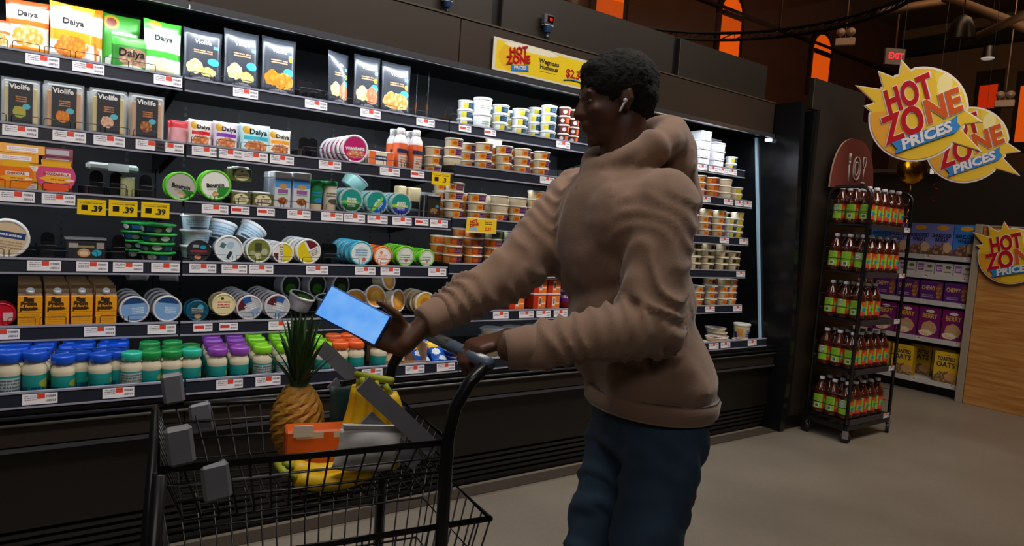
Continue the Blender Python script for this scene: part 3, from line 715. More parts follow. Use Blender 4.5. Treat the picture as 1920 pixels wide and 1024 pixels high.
# cartons stacked flat behind them
FL = art('orange_flat_carton', 'f0a020', [('R', 0.15, 0.85, 0.2, 0.75, 'f4e4dc'), ('T', 0.2, 0.8, 0.3, 0.65, 'd8a0a0', 2)]); FL2 = art('maroon_flat_carton', '8a2a30', [('R', 0.12, 0.88, 0.2, 0.8, 'c8b0b4')])
fc = Proto('flat_carton', 'carton'); fc.part('carton', MB().box(-0.07, 0.07, 0, 0.12, 0, 0.034, mat('orange_flat_card', 'ec9c22', 0.4), front=FL, ch=0.001))
fc2 = Proto('flat_carton', 'carton'); fc2.part('carton', MB().box(-0.05, 0.05, 0, 0.12, 0, 0.034, mat('maroon_card', '7c2a2c', 0.4), front=FL2, ch=0.001))
zz = shelf_z(3, 0) - 0.0045
for k in range(5):
    fc.put('flat orange carton stacked behind the round packs, %s from the bottom' % ORD[k], (Xat(42 - (k % 2) * 12, 3.24, zz + 0.15), 3.20, zz + 0.0345 * k), (0, 0, 0.05 * (-1) ** k), 'flat orange cartons stacked on the third shelf')
for k in range(5):
    fc2.put('flat maroon carton in the stack right of the orange cartons, %s from the bottom' % ORD[k], (Xat(108, 3.24, zz + 0.15), 3.22, zz + 0.0345 * k), (0, 0, 0.02), 'flat maroon cartons stacked on the third shelf')
# lone white and green pack sagging over the dividers
p = Proto('soft_cheese_pack', 'cheese pack'); p.part('pack', MB().box(-0.085, 0.085, -0.03, 0.03, 0, 0.028, mat('milky_plastic', 'c6cfcc', 0.25, coat=0.5), front=art('mint_pack', 'cfd6cf', [('R', 0.6, 1, 0, 1, '9fd0b8')]), ch=0.008))
p.part('label_band', MB().box(-0.02, 0.05, -0.0312, 0.0312, -0.0005, 0.0288, mat('white_band', 'e2ebe6', 0.4)))
xc, Y, z, W, H = slot(3, 168, 250, 320, 0.0975); p.put('lone white and mint green cheese pack lying across the empty pushers', (xc, Y, z + 0.0965), (0, 0.0, 0.1))
pz = bag_kind('small_cheese_bag', 0.05, 0.08, 0.02, mat('olive_film', '8a8a60', 0.3), None, BLKT, .02, .6); pz.put('small olive sachet leaning beneath the white and mint pack', (Xat(238, 3.02, zz), 3.01, zz), (-0.1, 0, 0))
# bright green tubs
LG = mat('lime_green_plastic', '6ed23c', 0.3, var=0.06)
L_G1 = ringart('green_grey_lid', 'b9b6b0', [('R', 0.55, 1, 0, 0.4, '2c7a2c'), ('F', 0.42, 0.72, 0.05, 0.32, 'e0d0b8', 'b09a70', 6), ('T', 0.25, 0.6, 0.3, 0.5, '7c7a78', 3)])
L_G2 = ringart('green_white_lid', 'eef0ea', [('R', 0.55, 1, 0, 0.42, '2f8a34'), ('F', 0.35, 0.6, 0.04, 0.26, 'ead9b0', 'b88a50', 6), ('T', 0.2, 0.6, 0.3, 0.5, '8a9a8a', 3)])
p1 = tub_kind('cream_cheese_tub', 0.056, 0.055, LG, LG, L_G1, letter='Boursin', ls=0.022); p2 = tub_kind('cream_cheese_tub', 0.060, 0.055, LG, LG, L_G2, letter='Boursin', ls=0.022)
facing_row(p1, 3, 312, 366, 330, 0.056, 0.055, 'bright green tub with grey lid print lying on its side', 2, 0.058, -0.15, 'bright green cheese tubs')
facing_row(p2, 3, 378, 428, 318, 0.060, 0.055, 'bright green tub with white lid print perched on its side', 2, 0.058, 0.1, 'bright green cheese tubs', raise_=0.012)
# olive sleeved jars
ol = lambda nm, c: art(nm, '5a5c30', [('E', 0.08, 0.92, 0.02, 0.98, 'd6cfa0'), ('E', 0.14, 0.86, 0.08, 0.92, 'e0dab0'), ('R', 0.15, 0.85, 0.24, 0.34, c), ('T', 0.2, 0.8, 0.4, 0.62, '5a5638', 2), ('E', 0.42, 0.58, 0.74, 0.86, '3e3c28')])
for k, (a_, b_, t_, c) in enumerate([(433, 471, 347, '6a8a30'), (473, 514, 349, '6a3a78')]):
    xc, Y, z, W, H = slot(3, a_, b_, t_, 0.035); p = Proto('olive_sleeve_pack', 'carton')
    p.part('sleeve', MB().box(-W / 2 * .97, W / 2 * .97, 0, 0.07, 0, H, mat('olive_card', '565a30', 0.5), front=ol('olive_print_%d' % k, c), ch=0.003))
    p.part('jar_rim', MB().lathe([(W * 0.40, H + 0.0002), (W * 0.42, H + 0.002), (W * 0.42, H + 0.012), (W * 0.38, H + 0.014)], WHITE, seg=16, mt=Matrix.Translation((0, 0.035, 0))))
    for r in range(2):
        for q in range(2 if k == 0 else 1):
            p.put('olive green sleeve pack with cream oval and %s stripe%s' % (['green', 'purple'][k], ['', ', second back'][r] if q == 0 else ', stacked on the %s one' % ['front', 'rear'][r]), (xc, Y + 0.075 * r, z + q * (H + 0.0145)), (0, 0, 0), 'olive sleeve packs', (1, 1, 0.62))
# tall blue packs with white caps
TB = art('blue_tall_pack', 'c8c8cc', [('R', 0, 1, 0.70, 1.0, '4a90d8'), ('E', 0.25, 0.8, 0.66, 0.84, 'b89058'), ('R', 0.2, 0.85, 0.5, 0.64, '8c5a98'), ('T', 0.22, 0.85, 0.42, 0.5, '4a9a4a', 1), ('F', 0.2, 0.85, 0.1, 0.36, 'c8854a', '7a3a1c', 8)])
for k, (a_, b_, t_) in enumerate([(512, 546, 322), (547, 582, 324)]):
    xc, Y, z, W, H = slot(3, a_, b_, t_, 0.035); p = Proto('tall_spread_jar', 'jar'); f = lambda t: 1.0 / max(abs(math.cos(t)), abs(math.sin(t))) ** 0.85
    p.part('jar_body', MB().box(-W / 2 * .95, W / 2 * .95, 0, W * .95, 0, H * 0.82, mat('pale_blue_card', 'a8b4c4', 0.4), front=TB, ch=0.004))
    p.part('cap', MB().box(-W / 2 * .97, W / 2 * .97, -0.001, W * .96, H * 0.822, H, WHITE, ch=0.004))
    for r in range(2): p.put('tall blue and grey pack with white cap, %s of the pair%s' % (['left', 'right'][k], ['', ', behind the front one'][r]), (xc, Y + r * (W + 0.006), z), (0, 0, 0), 'tall packs with white caps')
GC = mat('green_cap', '1f8a44', 0.3, var=0.08)
for k, (a_, b_, t_, cc) in enumerate([(583, 608, 338, ('1d7a4a', '2888c8', 'white and green')), (609, 635, 340, ('d8cdb8', '5a5048', 'cream'))]):
    xc, Y, z, W, H = slot(3, a_, b_, t_, 0.035); p = Proto('grated_cheese_cup', 'cup'); lab = art('cup_print_%d' % k, cc[0], [('T', 0.1, 0.9, 0.55, 0.75, cc[1], 2), ('R', 0, 1, 0, 0.25, 'd9c4a8'), ('E', 0.2, 0.8, 0.3, 0.5, cc[1])])
    p.part('cup_body', MB().lathe([(W * 0.42, 0), (W * 0.44, 0.004), (W * 0.48, H * 0.84)], [WHITE, lab], seg=18, rep=2, cap=True)); p.part('cap', MB().lathe([(W * 0.5, H * 0.84), (W * 0.52, H * 0.85), (W * 0.52, H * 0.985), (W * 0.49, H)], GC, seg=18))
    for r in range(3): p.put('%s cup with green cap, %s' % (['teal and green', 'cream printed'][k], ['front', 'second back', 'third back'][r]), (xc, Y + W / 2 + r * (W * 1.08), z), (0, 0, 0.2), 'cups with green caps')
# teal tubs
TEALC = clear('clear_teal_tub', 'a8dcd8', 0.55, 0.2)
def teal(nm, low, mid): return ringart(nm, '1f8f84', [('N', 0.0, 1.0, -0.2, 0.42, low), ('N', 0.0, 0.9, 0.32, 0.52, mid), ('T', 0.3, 0.7, 0.2, 0.32, 'cfe0dc', 2)])
for (a_, b_, t_, nm, low, mid, sp_, n, lb) in [(637, 680, 352, 'teal_green_lid', '1c5a2a', '7ab83c', 0, 3, 'round teal tub with dark green lid print lying on its side'), (684, 728, 357, 'teal_blue_lid', '1a60b8', '8ac83c', 0.9, 4, 'round teal and blue tub turned askew on its side'), (731, 772, 361, 'teal_violet_lid', '3030a0', 'a8c83c', 0, 4, 'round teal tub with violet lid print lying on its side')]:
    xc, Y, z, W, H = slot(3, a_, b_, t_, 0.02); r = H / 2 / 1.04
    facing_row(tub_kind('hummus_tub', r, 0.052, TEALC, CLEARP, teal(nm, low, mid), letter='GOOD\nFOODS' if sp_ == 0 else 'GOOD', lm=WHT, ls=0.014), 3, a_, b_, t_, r, 0.052, lb, n, 0.055, sp_, 'teal dip tubs on the third shelf')
tt = tub_kind('hummus_tub', 0.06, 0.062, TEALC, CLEARP, teal('teal_tilted_lid', '1c6a5a', '58b8a0'))
tt.put('teal tub tipped on top of the teal tubs', (Xat(660, 3.08, zsh(3, 1.2) + 0.15), 3.1, zsh(3, 1.2) + 0.118), (0.25, 0.55, 0.3), 'teal dip tubs on the third shelf')
# small dark cartons with tan tops and a dark clamshell
TAN = mat('tan_card', 'd0bb92', 0.6)
for k, (a_, b_, t_) in enumerate([(746, 762, 349), (764, 790, 352)]):
    xc, Y, z, W, H = slot(3, a_, b_, t_, 0.10); p = Proto('paper_wrapped_pack', 'cheese pack'); p.part('wrapped_pack', MB().box(-W / 2 * .9, W / 2 * .9, 0, 0.05, 0, H * .5, mat('black_card', '222326', 0.4), front=art('grey_note', '2a2c30', [('T', 0.2, 0.8, 0.4, 0.6, '8aa0a8', 2)])))
    p.part('paper_top', MB().box(-W / 2 * .95, W / 2 * .95, -0.002, 0.052, H * .5, H, TAN, ch=0.006))
    p.put('dark pack with folded tan paper top, %s of two' % ['left', 'right'][k], (xc, Y, z), (0, 0, 0.15), 'tan topped packs')
xc, Y, z, W, H = slot(3, 799, 827, 366, 0.035); p = Proto('dark_tray_pack', 'cheese pack'); p.part('tray', MB().box(-W / 2, W / 2, 0, 0.04, 0, H, mat('black_tray', '1a1a1c', 0.3), front=art('dark_tray_print', '2a2724', [('F', 0.2, 0.8, 0.15, 0.45, 'b8905c', '6a4a2c', 8), ('E', 0.6, 0.9, 0.45, 0.6, '3c8898')]), ch=0.006)); p.part('clear_rim', MB().box(-W / 2 - .004, W / 2 + .004, 0.018, 0.022, 0, H + .012, CLEARP))
for r in range(2): p.put('black cheese tray with clear rim at the right end of third shelf, %s' % ['front', 'rear'][r], (xc, Y + 0.05 * r, z), (0, 0, 0.1), 'black trays')

# ---- fourth shelf
L_BIG = ringart('tan_lid_print', 'dcc3a0', [('R', 0.1, 0.95, 0.52, 0.72, '26407c'), ('T', 0.15, 0.9, 0.2, 0.45, 'a89078', 3), ('T', 0.2, 0.85, 0.56, 0.68, 'dfe4f0', 1)])
facing_row(tub_kind('dip_tub', 0.066, 0.06, WHITE, WHITE, L_BIG), 4, -24, 47, 418, 0.066, 0.06, 'large white tub with tan and navy lid at the left picture edge', 2, 0.062, -0.15, 'large white tubs')
xc, Y, z, W, H = slot(4, 121, 200, 450, 0.045); p = Proto('cheese_box', 'carton')
p.part('carton', MB().box(-W / 2 * .95, W / 2 * .95, 0, 0.09, 0, H, mat('charcoal_card', '26272a', 0.35), front=art('charcoal_print', '2e2f32', [('E', 0.28, 0.62, 0.08, 0.55, 'cf9a6c'), ('E', 0.34, 0.56, 0.16, 0.46, 'e8c8a0'), ('E', 0.66, 0.92, 0.14, 0.5, '2fa6c0'), ('R', 0.05, 0.3, 0.6, 0.85, 'a8a098'), ('R', 0.78, 0.98, 0.55, 0.9, '9c948c'), ('R', 0.28, 0.72, 0.6, 0.72, '9c8a60')]), ch=0.003))
p.part('silver_lid', MB().box(-W / 2 * .98, W / 2 * .98, -0.003, 0.092, H, H + .006, mat('silver_film', 'b8c0c4', 0.25, metal=0.5)))
p.put('low charcoal cheese box with round picture on the fourth shelf', (xc, Y, z), (0, 0, 0))
GR = mat('emerald_lid', '2cb84c', 0.3, var=0.06); DGT = clear('dark_clear_tub', '26403a', 0.6, 0.15)
gt = Proto('guacamole_tub', 'tub'); gt.part('tub_body', MB().lathe([(0.052, 0), (0.054, 0.003), (0.060, 0.028)], [DGT, art('avocado_band', '1c2c2c', [('E', 0.1, 0.4, 0.2, 0.9, 'd8dcd0'), ('R', 0.5, 0.8, 0.2, 0.8, '2a5a8c'), ('E', 0.75, 0.98, 0.1, 0.7, '8a8a78')])], seg=24, rep=3))
gt.part('lid', MB().lathe([(0.062, 0.026), (0.066, 0.028), (0.066, 0.034), (0.060, 0.036), (0.058, 0.034)], GR, seg=24, top=ringart('avocado_lid', '2a7a3c', [('E', 0.2, 0.8, 0.2, 0.8, '1c4a34')])))
xa = slot(4, 262, 328, 400, 0.075)
for k in range(4): gt.put('dark tub with emerald lid in the front stack of four, %s from the bottom' % ORD[k], (xa[0] + [0, -.004, .003, -.002][k], xa[1], xa[2] + k * 0.0365), (0, 0, 0.4 * k), 'emerald-lidded tubs on the fourth shelf')
for k in range(4): gt.put('dark tub with emerald lid in the rear stack, %s from the bottom' % ORD[k], (xa[0] - 0.05, xa[1] + 0.135, xa[2] + k * 0.0365), (0, 0, 0.5 * k), 'emerald-lidded tubs on the fourth shelf')
YG = mat('pale_blue_yoghurt_body', 'c9dde8', 0.35, var=0.1)
YGL = art('siggi_band', 'cfe0ea', [('T', 0.1, 0.9, 0.3, 0.8, '8ab0c8', 3), ('R', 0.2, 0.7, 0.05, 0.2, '3a5870')])
L_YG = ringart('yoghurt_lid_print', 'd5e4ee', [('R', 0.12, 0.32, 0.4, 0.62, '5a7080'), ('E', 0.34, 0.62, 0.5, 0.85, 'a8c8dc'), ('R', 0.58, 0.72, 0.12, 0.45, '303438')])
yt = tub_kind('yoghurt_tub', 0.055, 0.085, YG, WHITE, L_YG, side=YGL)
yl = Proto('yoghurt_tub', 'tub'); yl.part('tub_body', MB().lathe([(0.046, 0), (0.048, 0.003), (0.055, 0.052)], [WHITE, YGL], seg=24, rep=2)); yl.part('lid', MB().lathe([(0.056, 0.05), (0.0605, 0.052), (0.0605, 0.060), (0.056, 0.062)], WHITE, seg=24, top=L_YG))
xb = slot(4, 338, 392, 415, 0.10)
yl.put('low white and pale blue yoghurt tub on top of the dark oval tub stack', (xb[0], xb[1], xb[2] + 0.129), (0, 0, 0.3), 'pale blue yoghurt tubs'); yl.put('low pale blue yoghurt tub, middle', (xb[0], xb[1], xb[2] + 0.066), (0, 0, 0.9), 'pale blue yoghurt tubs'); yl.put('low pale blue yoghurt tub, bottom', (xb[0], xb[1], xb[2] + 0.003), (0, 0, 1.9), 'pale blue yoghurt tubs')
L_DK = ringart('charcoal_lid_print', '2e2e34', [('F', 0.3, 0.62, 0.06, 0.32, 'e0b09a', 'a8503c', 6), ('E', 0.55, 0.85, 0.6, 0.8, '2a98b8'), ('T', 0.1, 0.9, 0.42, 0.55, 'b83a48', 2), ('R', 0.2, 0.5, 0.68, 0.82, '9ca0a4')])
dk = tub_kind('cheese_wheel_box', 0.044, 0.03, mat('charcoal_plastic', '2c2c32', 0.35), mat('charcoal_plastic', '2c2c32', 0.35), L_DK)
facing_row(dk, 4, 347, 398, 455, 0.044, 0.03, 'dark charcoal round box lying on its side in front of the yoghurts', 1, dy=0.012)
for (p_, l_, r_) in [((Xat(408, 3.14, 1.2), 3.12, xb[2] + 0.118), 'pale blue yoghurt tub tipped backwards above the facing lids', (-0.2, 0.25, 0)), ((Xat(458, 3.14, 1.2), 3.13, xb[2] + 0.118), 'pale blue yoghurt tub tipped sideways above the facing lids', (-0.2, 0.6, 0))]:
    yl.put(l_, (p_[0], p_[1], p_[2] - 0.035), r_, 'pale blue yoghurt tubs', (1, 1, 1.3))
facing_row(yt, 4, 401, 456, 441, 0.055, 0.085, 'yoghurt tub with pale blue and white lid lying on its side', 1, 0.075, -0.5, 'pale blue yoghurt tubs')
def lid_row(s, a_, b_, t_, lidmat, bodymat, artm, lb, n, grp, h=0.055, spin=0.0, gap=None, dx=0.0, letter=None, lm=None, ls=0.018, nm='spread_tub', dy=0.02, raise_=0):
    xc, Y, z, W, H = slot(s, a_, b_, t_, dy); r = min((H - raise_) / 2 / 1.04, W / 2 / 1.05)
    facing_row(tub_kind(nm, r, h, bodymat, lidmat, artm, letter=letter, lm=lm, ls=ls), s, a_, b_, t_, r, h, lb, n, gap or h * 1.03, spin, grp, dx=dx, dy=dy, raise_=raise_)
L_OL = ringart('olive_lid_print', '76823a', [('R', 0.32, 0.62, 0.45, 0.85, '4a4c34'), ('E', 0.3, 0.62, 0.1, 0.4, 'c8c8a8'), ('N', 0.1, 0.35, 0.25, 0.5, 'a8b088'), ('N', 0.6, 0.9, 0.3, 0.6, 'b0b898')])
lid_row(4, 460, 510, 443, WHITE, WHITE, L_OL, 'white tub with olive green lid print lying on its side', 2, 'white rimmed tubs on the fourth shelf', spin=0.0)
L_YE = ringart('yellow_lid_print', 'ece8e0', [('R', 0.5, 1, 0, 1, 'e6d024'), ('R', 0, 0.25, 0, 0.5, '6a2230'), ('T', 0.3, 0.5, 0.1, 0.9, '7a6a60', 6)])
L_YR = ringart('yellow_wine_lid_print', 'e6e4de', [('R', 0, 0.5, 0, 1, 'e2cc22'), ('R', 0.6, 1, 0.55, 1, '6a2232'), ('T', 0.5, 0.9, 0.2, 0.5, '7a6a60', 4)])
lid_row(4, 510, 551, 443, WHITE, WHITE, L_YE, 'white tub with yellow and white lid print', 5, 'white rimmed tubs on the fourth shelf', spin=0.0)
lid_row(4, 554, 602, 444, WHITE, WHITE, L_YR, 'white tub with yellow and wine red lid print', 5, 'white rimmed tubs on the fourth shelf', spin=0.5)
L_AQ = ringart('aqua_lid_print', 'e2ecec', [('N', 0.2, 0.8, 0.2, 0.8, 'c8d8e0'), ('T', 0.2, 0.8, 0.35, 0.7, '6a98b8', 3), ('E', 0.55, 0.75, 0.1, 0.3, 'd86a5a')])
lid_row(4, 655, 699, 448, mat('aqua_plastic', '46bcd8', 0.3), mat('aqua_plastic', '46bcd8', 0.3), L_AQ, 'round aqua blue tub lying on its side', 5, 'bright round tubs on the fourth shelf')
L_OT = ringart('orange_tub_lid_print', 'f0dcd4', [('N', 0.15, 0.85, 0.1, 0.9, 'f6eeea'), ('T', 0.2, 0.8, 0.3, 0.6, 'd8644a', 3), ('E', 0.3, 0.5, 0.6, 0.8, 'e88850')])
lid_row(4, 700, 735, 450, mat('orange_plastic', 'f27a26', 0.3), mat('orange_plastic', 'f27a26', 0.3), L_OT, 'round bright orange tub lying on its side', 5, 'bright round tubs on the fourth shelf')
L_GT = ringart('lime_tub_lid_print', 'c9d2c4', [('N', 0.2, 0.9, 0.1, 0.9, 'dfe6dc'), ('T', 0.2, 0.8, 0.35, 0.6, '6a8a6a', 2), ('E', 0.45, 0.65, 0.15, 0.35, 'c87a4a')])
for (a_, b_, w_) in [(742, 778, 'left'), (785, 815, 'right')]:
    lid_row(4, a_, b_, 454, mat('vivid_lime_plastic', '74d41e', 0.3), mat('vivid_lime_plastic', '74d41e', 0.3), L_GT, 'vivid lime green tub in the %s of two lime rows' % w_, 4, 'bright round tubs on the fourth shelf')

# ---- fifth shelf
RD = mat('crimson_plastic', 'c01028', 0.3)
lid_row(5, -26, 31, 551, RD, RD, ringart('crimson_lid', 'c81430', [('R', 0.55, 0.95, 0.2, 0.6, 'd8b8b4')]), 'crimson tub lying on its side at the left picture edge', 2, 'crimson tubs')
EG = art('egg_carton_print', 'f0a31c', [('T', 0.08, 0.9, 0.52, 0.58, '3a2810', 1), ('T', 0.08, 0.9, 0.08, 0.40, 'c88418', 5), ('R', 0.0, 1, 0.44, 0.46, 'a86c14')])
eg = Proto('liquid_egg_carton', 'carton')
YC = mat('amber_card', 'eca01e', 0.45, var=0.06)
eg.part('carton_body', MB().box(-0.035, 0.035, 0, 0.07, 0, 0.115, YC, front=EG, ch=0.0015))
eg.part('gable_top', MB().add([(-0.034, 0.002, 0.115), (0.034, 0.002, 0.115), (0.034, 0.068, 0.115), (-0.034, 0.068, 0.115), (-0.034, 0.033, 0.14), (0.034, 0.033, 0.14), (-0.034, 0.037, 0.14), (0.034, 0.037, 0.14), (-0.034, 0.033, 0.155), (0.034, 0.033, 0.155), (0.034, 0.037, 0.155), (-0.034, 0.037, 0.155)],
        [(0, 1, 5, 4), (2, 3, 6, 7), (4, 5, 9, 8), (7, 6, 11, 10), (8, 9, 10, 11), (1, 2, 7, 5), (3, 0, 4, 6), (5, 7, 10, 9), (6, 4, 8, 11)], mat('brown_gable', '8a6a44', 0.5)))
eg.part('pour_cap', MB().lathe([(0.013, 0), (0.013, 0.012), (0.011, 0.014)], WHITE, seg=14, mt=Matrix.Translation((0, 0.016, 0.128)) @ Matrix.Rotation(0.7, 4, 'X')))
eg.part('lettering', text_mesh('Egg\nFrom\nplants', 0.021, mat('dark_brown_print', '3a260c', 0.5), bold=0.0012), (-0.004, -0.0012, 0.085))
for k, (a_, b_) in enumerate([(32, 80), (84, 130), (132, 174), (178, 219)]):
    xc, Y, z, W, H = slot(5, a_, b_, 540, 0.03)
    for r in range(5):
        eg.put('amber gable-top carton in the %s column of four, %s' % (ORD[k], 'front' if r == 0 else ORD[r] + ' back'), (xc, Y + r * 0.076, z), (0, 0, 0), 'amber cartons on the fifth shelf', (W / 0.072, 1, 0.93))
BLR = ringart('sky_blue_lid_print', '7fa8dc', [('R', 0, 1, 0.75, 1, '24487c'), ('T', 0.4, 0.85, 0.3, 0.6, 'd8e4f4', 4)])
GRT = mat('white_grey_plastic', 'cfccd2', 0.4)
for k, (a_, b_) in enumerate([(222, 281), (285, 342)]):
    lid_row(5, a_, b_, 552, GRT, mat('grey_paper_tub', 'a8a2a0', 0.5), BLR, 'big white tub with sky blue lid, %s of two rows' % ['left', 'right'][k], 4, 'sky blue lidded tubs on the fifth shelf', h=0.08, spin=0.1 - 0.2 * k)
bigt = tub_kind('dip_tub', 0.05, 0.09, mat('grey_paper_tub', 'a8a2a0', 0.5), GRT, None)
for k, (px, rr) in enumerate([(262, (0.0, 1.5, 0.2)), (322, (0.0, 1.5, -0.2))]):
    bigt.put('grey paper tub lying across the sky blue lidded rows, %s of two' % ['left', 'right'][k], (Xat(px, 3.2, 1.0) - 0.04, 3.25, zsh(5, .4) + 0.168), rr, 'grey tubs lying on the sky blue rows', (0.8, 0.8, 0.8))
DT = mat('deep_teal_plastic', '14607c', 0.3)
lid_row(5, 348, 392, 555, DT, DT, ringart('deep_teal_lid', '17506a', [('N', 0.2, 0.8, 0.15, 0.9, '2a3a44'), ('E', 0.5, 0.8, 0.6, 0.85, '3ab0c0'), ('F', 0.35, 0.7, 0.05, 0.35, 'e8d8b0', 'b08858', 6), ('T', 0.2, 0.8, 0.4, 0.7, 'c8d4d8', 3)]), 'small deep teal tub lying on its side', 2, 'small round tubs on the fifth shelf')
lid_row(5, 396, 442, 545, mat('cream_plastic', 'ded0a0', 0.4), mat('cream_plastic', 'ded0a0', 0.4), ringart('cream_lid', 'e6d8a6', [('N', 0.1, 0.9, 0.3, 0.6, 'f0e6c0'), ('T', 0.2, 0.8, 0.3, 0.7, 'c85a4a', 3), ('E', 0.35, 0.5, 0.75, 0.9, '4a4a30')]), 'cream and yellow tub lying raised on its side', 2, 'small round tubs on the fifth shelf', raise_=0.02)
L_GB = ringart('wine_blue_lid_print', 'b8bcc4', [('R', 0, 0.4, 0.5, 1, '5a2430'), ('R', 0.35, 0.7, 0.72, 1, '2c5ca0'), ('R', 0.5, 1, 0, 0.35, '8ca4c4'), ('T', 0.3, 0.8, 0.35, 0.65, 'e8e8ec', 3)])
for k, (a_, b_, sp_) in enumerate([(442, 492, 0.35), (495, 544, -0.3)]):
    lid_row(5, a_, b_, 546, GRT, GRT, L_GB, 'white tub with wine red and blue lid, %s of two rows' % ['left', 'right'][k], 7, 'white tubs with wine red and blue lids', h=0.05, spin=sp_)
wt = tub_kind('dip_tub', 0.058, 0.07, GRT, WHITE, ringart('dark_green_lid_print', '1c2a1c', [('N', 0.2, 0.8, 0.1, 0.6, '4a8a2a')]))
for k, (px, rr, zo) in enumerate([(560, (0.30, 0.2, 0.2), 0.032), (618, (0.15, -0.1, 0.2), 0.018)]):
    wt.put('open-looking white rimmed tub standing tilted behind the phone, %s of two' % ['left', 'right'][k], (Xat(px, 3.05, 0.95), 3.06, zsh(5, 1.0) + zo), rr, 'tilted white rimmed tubs')
for k, (px, zo) in enumerate([(585, .05), (630, .05), (535, .06)]):
    wt.put('grey white tub lying far back on the fifth shelf, %s of three' % ['left of centre', 'right', 'leftmost'][k], (Xat(px, 3.3, 1.05), 3.35, zsh(5, 1.0) + 0.11), (PI / 2, 0, 0.4), 'tubs lying far back')
OT = mat('amber_orange_plastic', 'd88a2a', 0.35)
ot = tub_kind('dip_tub', 0.055, 0.07, CREAM, WHITE, ringart('amber_lid_print', 'd8902a', [('N', 0.2, 0.8, 0.2, 0.8, 'e8b050')]))
for k, (px, y_, zo, rr) in enumerate([(700, 3.04, 0.07, (1.2, 0.3, 0)), (735, 3.02, 0.065, (1.45, 0, 0.5)), (672, 3.05, 0.06, (1.4, 0, -0.3)), (715, 3.12, 0.15, (1.3, 0.5, 0.4))]):
    ot.put('cream tub with amber lid tumbled near the hand, %s' % ['with its lid up', 'rightmost', 'leftmost', 'lying on top'][k], (Xat(px, y_, 0.95), y_ + 0.05, zsh(5, 1.4) + zo - 0.004), rr, 'amber lidded tubs by the hand')
lid_row(5, 777, 817, 545, mat('cream_rim', 'd9ceb8', 0.4), CREAM, ringart('amber_yellow_lid', 'd6a030', [('N', 0.2, 0.8, 0.2, 0.8, 'b87a24'), ('E', 0.45, 0.65, 0.4, 0.6, 'e8d8a0')]), 'cream tub with yellow lid at the right of the fifth shelf', 4, 'yellow lidded tubs', h=0.05)
# red and orange packs between the arms
RO = art('red_orange_pack', 'ee7c30', [('R', 0, 0.35, 0, 1, 'c8341c'), ('R', 0.40, 0.62, 0.2, 0.9, 'e8e4e0'), ('R', 0.45, 0.57, 0.35, 0.8, '4a4a4a'), ('T', 0.65, 0.98, 0.3, 0.5, 'f4e0c8', 1)])
ro = Proto('soup_carton', 'carton'); ro.part('carton', MB().box(-0.055, 0.055, 0, 0.10, 0, 0.078, mat('red_card', 'c23a1c', 0.35), front=RO, side=mat('dark_red_card', 'a02c14', 0.4), ch=0.004)); ro.part('lid', MB().box(-0.057, 0.057, -0.002, 0.102, 0.078, 0.088, mat('pale_lid', 'd8c8c8', 0.3), ch=0.003))
for k, (a_, b_, tr, lb) in enumerate([(955, 984, 0, 'red and orange pack standing alone left of the stacks'), (1000, 1024, 0, 'red and orange pack, bottom of the left stack'), (1000, 1024, 1, 'red and orange pack, top of the left stack'), (1026, 1050, 0, 'red and orange pack, bottom of the right stack'), (1026, 1050, 1, 'red and orange pack, top of the right stack')]):
    xc, Y, z, W, H = slot(5, a_, b_, 560, 0.03); ro.put(lb, (xc, Y, z + tr * 0.0885), (0, 0, 0), 'red and orange packs between the arms', (W / 0.112, 1, 1))
pr = Proto('sauce_jar', 'jar'); pr.part('jar_body', MB().lathe([(0.05, 0), (0.055, 0.01), (0.055, 0.14), (0.045, 0.16)], [mat('red_sauce', '8a1f10', 0.3)] * 1 + [art('purple_jar_label', '8a1f10', [('R', 0, 1, 0.2, 0.8, '7a2a8c'), ('T', 0.1, 0.9, 0.3, 0.7, 'e8d8f0', 2)])] + [mat('red_sauce', '8a1f10', 0.3)], seg=20)); pr.part('lid', MB().lathe([(0.048, 0.16), (0.05, 0.162), (0.05, 0.175), (0.046, 0.178)], RD, seg=20))
pr.put('tall red jar with purple label beside the red and orange packs', (Xat(1066, 3.03, 0.95), 3.04, zsh(5, 2.6)), (0, 0, 0.3))

# ---- stacked deli tubs
def deli(nm, body, band, r=0.054, h=0.047, lidm=None, lidart=None, seg=24, rep=2, sq=False):
    p = Proto(nm, 'tub'); f = (lambda t: 1.0 / max(abs(math.cos(t)), abs(math.sin(t))) ** 0.5) if sq else None
    p.part('tub_body', MB().lathe([(r * 0.84, 0.0), (r * 0.87, 0.003), (r * 0.95, h * 0.80)], [body, band], seg=seg, rep=rep, rad=f))
    p.part('lid', MB().lathe([(r * 0.96, h * 0.78), (r * 1.0, h * 0.80), (r * 1.0, h * 0.92), (r * 0.93, h * 0.95), (r * 0.88, h * 0.90)], lidm or CLEARP2, seg=seg, top=lidart or CREAM, rad=f)); return p
CLEARP2 = mat('frosted_lid', 'd9d0c2', 0.25, coat=0.4)
def band(nm, base, a, b, extra=()): return art(nm, base, [('R', 0.22, 0.48, 0.15, 0.88, a), ('E', 0.28, 0.44, 0.3, 0.75, 'd86018'), ('R', 0.48, 0.80, 0.15, 0.88, b), ('T', 0.5, 0.78, 0.3, 0.75, 'b06a70', 2)] + list(extra), 0.35)
HB = deli('hummus_tub', CREAM, band('hummus_band', 'dccbab', 'e89a30', '4a2468'))
HBL = deli('hummus_tub', CREAM, CREAM)
HO = deli('pepper_dip_tub', mat('orange_dip', 'd98c40', 0.5), band('pepper_band', 'd98c40', 'b8501c', '40205c'))
HY = deli('hummus_tub', CREAM, art('yellow_band', 'dccbab', [('R', 0.2, 0.5, 0.15, 0.88, 'c9b92c'), ('R', 0.5, 0.72, 0.2, 0.8, '2a2c34')]))
